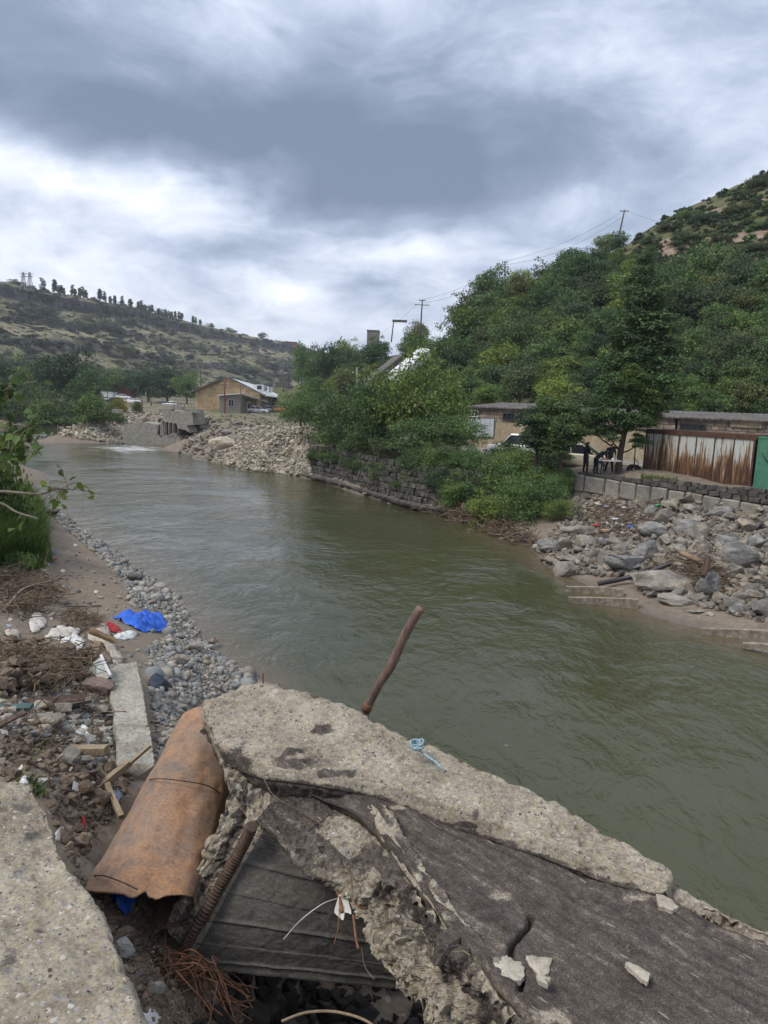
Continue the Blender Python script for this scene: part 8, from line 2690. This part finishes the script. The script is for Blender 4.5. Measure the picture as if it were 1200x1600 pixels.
# right bank
DW1 = [(690, 800), (720, 795), (760, 812), (830, 838), (850, 858), (800, 850), (740, 835), (690, 815), (655, 800)]
sticks('driftwood_tangle', DW1, 420, 1.1, .022, 'twig', 'tangled pale driftwood and roots along the waterline under the bank bushes', 'driftwood', 71, .35, .6, 20, 50, pile=.5)
sticks('driftwood_tangle', [(1040, 880), (1090, 890), (1140, 905), (1130, 940), (1080, 935), (1040, 915)], 150, 1.2, .018, 'twig', 'pile of pale sticks between the long tan block and the upright stone', 'driftwood', 72, .35, .5, 15, 40, pile=.5)
sticks('debris_mat', [(905, 800), (960, 782), (1040, 790), (1020, 830), (960, 850), (910, 840)], 420, .55, .016, 'twig', 'flood debris of sticks and litter in the upper left of the rubble slope', 'debris', 73, .25, .5, 25, 45, power=0, pile=.25)
sticks('root_curtain', [(560, 720), (720, 735), (730, 770), (640, 760), (560, 745)], 110, 1.2, .02, 'twig', 'bare pale branches hanging over the masonry wall', 'branches', 74, .6, 1.2, 40, 60, power=0, P=np.array([UY(a, b, 44.5-.0*a+(660-a)*.03) for a, b in zip(r_.uniform(580, 730, 130), r_.uniform(700, 752, 130))]))
cable('black_pipe', [U(935, 912, .25), U(970, 905, .42), U(1010, 895, .75), U(1048, 880, 1.15)], .085, flat('black_rubber_pipe', (.035, .03, .035), .5), 'black pipe lying across the largest boulder into the river', 'pipe')
cable('wood_log', [U(1062, 862, 1.45), U(1085, 874, 1.25), U(1108, 885, 1.0)], .10, M('light_wood_log', [(.3, (.20, .13, .075)), (.7, (.38, .27, .17))], 4, 5, .9, .4, .01), 'light brown wooden log among the rubble stones', 'log')
cable('rusty_sheet', [U(1098, 900, 1.2), U(1104, 888, 1.4), U(1106, 870, 1.7)], .09, 'rust_dark', 'brown rusty bar standing between the stones at the right', 'bar', 10)
for i, (pts, w, lb) in enumerate([([(884, 917), (940, 918), (975, 922)], 24, 'upper left concrete plank lying half sunk at the right shore'), ([(888, 934), (950, 935), (998, 937)], 22, 'lower left concrete plank lying half sunk at the right shore'),
                                  ([(1098, 983), (1150, 984), (1215, 988)], 16, 'long concrete plank in the water at the right picture edge'), ([(1162, 1006), (1190, 1007), (1215, 1010)], 8, 'lowest concrete plank barely above the water at the right')]):
    P = crom(np.array([U(a, b, .16+.08*j) for j, (a, b) in enumerate(pts)]), 14); st = []
    for k, c in enumerate(P):
        h = (.10+.32*(k/13))*w/24; st.append([c+[0, 0, .0], c+[.05, .16, 0], c+[.05, .16, -h-.1], c+[0, 0, -h-.1]])
    V, F, _, _ = ringloft(np.array(st), 60, 5, lambda P_, s, u: fbm(P_, 3, 4, 8)*.035)
    tag(ob('concrete_plank', V, F, MT['crumb']), lb, 'concrete plank')
# coloured litter on the rubble
for i, (x, y, c, lb) in enumerate([(1036, 818, 'green', 'bright green plastic scrap in the rubble slope'), (1028, 796, 'green', 'green plastic bottle near the foot of the block wall'), (985, 830, 'blue', 'small blue scrap in the rubble slope'), (930, 828, 'red', 'small red scrap at the left of the rubble slope'),
                                    (960, 818, 'plastic_w', 'white scrap in the flood debris'), (945, 836, 'orange', 'orange scrap in the flood debris'), (975, 800, 'plastic_w', 'white scrap under the block wall'), (766, 822, 'blue', 'blue scrap in the driftwood under the bushes')]):
    m_ = MT.get(c) or MT.setdefault(c, flat('green_plastic', (.05, .38, .12), .5))
    p = gp(x, y); V, F = cob_rock(60+i); V = V*np.array([.34, .2, .16])+p+[0, 0, .22]
    tag(ob('plastic_scrap', V, F, m_, None, True), lb, 'plastic scrap')

MT['litter'] = M('litter_mix', [(.3, (.5, .5, .5)), (.7, (.62, .61, .6))], 20, 3, .6, 0, island=1, tint=[(.85, .83, .8), (.18, .14, .11), (.9, .86, .76), (.12, .25, .6), (.45, .36, .27), (.95, .95, .93), (.5, .12, .1), (.3, .28, .26)])
L0 = [hull_rock(400+i, 7, .12) for i in range(6)]
for nm, poly, n, ymin, ymax, sz, lb in (('litter_bits', [(0, 960), (80, 940), (130, 960), (180, 1010), (176, 1200), (130, 1330), (60, 1220), (0, 1200)], 210, 2, 30, .05, 'small mixed litter scraps strewn over the left bank debris'),
                                        ('litter_bits', [(0, 890), (70, 860), (110, 860), (60, 930), (0, 960)], 90, 8, 40, .13, 'litter scraps around the brush pile below the tall grass'),
                                        ('litter_bits', [(900, 800), (960, 780), (1060, 790), (1050, 830), (980, 850), (900, 850)], 230, 20, 45, .17, 'flood litter scraps in the upper left of the rubble slope'),
                                        ('litter_bits', [(690, 805), (760, 815), (840, 850), (800, 848), (700, 822)], 90, 20, 45, .16, 'litter caught in the driftwood at the waterline'),
                                        ('litter_bits', [(130, 1380), (250, 1420), (290, 1560), (240, 1600), (180, 1480)], 60, 1.5, 6, .02, 'tiny litter bits in the gully')):
    P = sample_world(poly, n, ymin=ymin, ymax=ymax, seed=n, power=1)
    joined(nm, L0, P, np.clip(r_.lognormal(math.log(sz), .5, len(P)), sz*.4, sz*3), MT['litter'], lb, 'litter', n, 1, .0)
P = sample_world([(0, 1010), (100, 1020), (150, 1045), (150, 1070), (100, 1085), (0, 1090)], 420, ymin=3, ymax=30, seed=88, power=1)
P[:, 2] += r_.uniform(0, .14, len(P))
joined('heap_clods', ROCKS, P, np.clip(r_.lognormal(-2.7, .5, len(P)), .03, .2), MT['clod'], 'brown dirt clods mixed into the twig tangle on the left bank', 'dirt', 89, 1, .2)

# ------------------------------------------------------------------ haze
def build_haze():
    mt = bpy.data.materials.new('valley_haze'); mt.use_nodes = True
    t = NT(mt.node_tree)
    v = t.new('ShaderNodeVolumePrincipled'); o = t.new('ShaderNodeOutputMaterial')
    v.inputs['Color'].default_value = (.86, .91, 1, 1)
    v.inputs['Density'].default_value = .00026
    v.inputs['Anisotropy'].default_value = .2
    t.l.new(v.outputs[0], o.inputs['Volume'])
    V = boxv((-2000, -2000, -6), (4000, 0, 0), (0, 4000, 0), (0, 0, 186))
    h = ob('haze', V, BOXF, mt)
    tag(h, 'thin pale valley haze', kind='stuff')


build_haze()
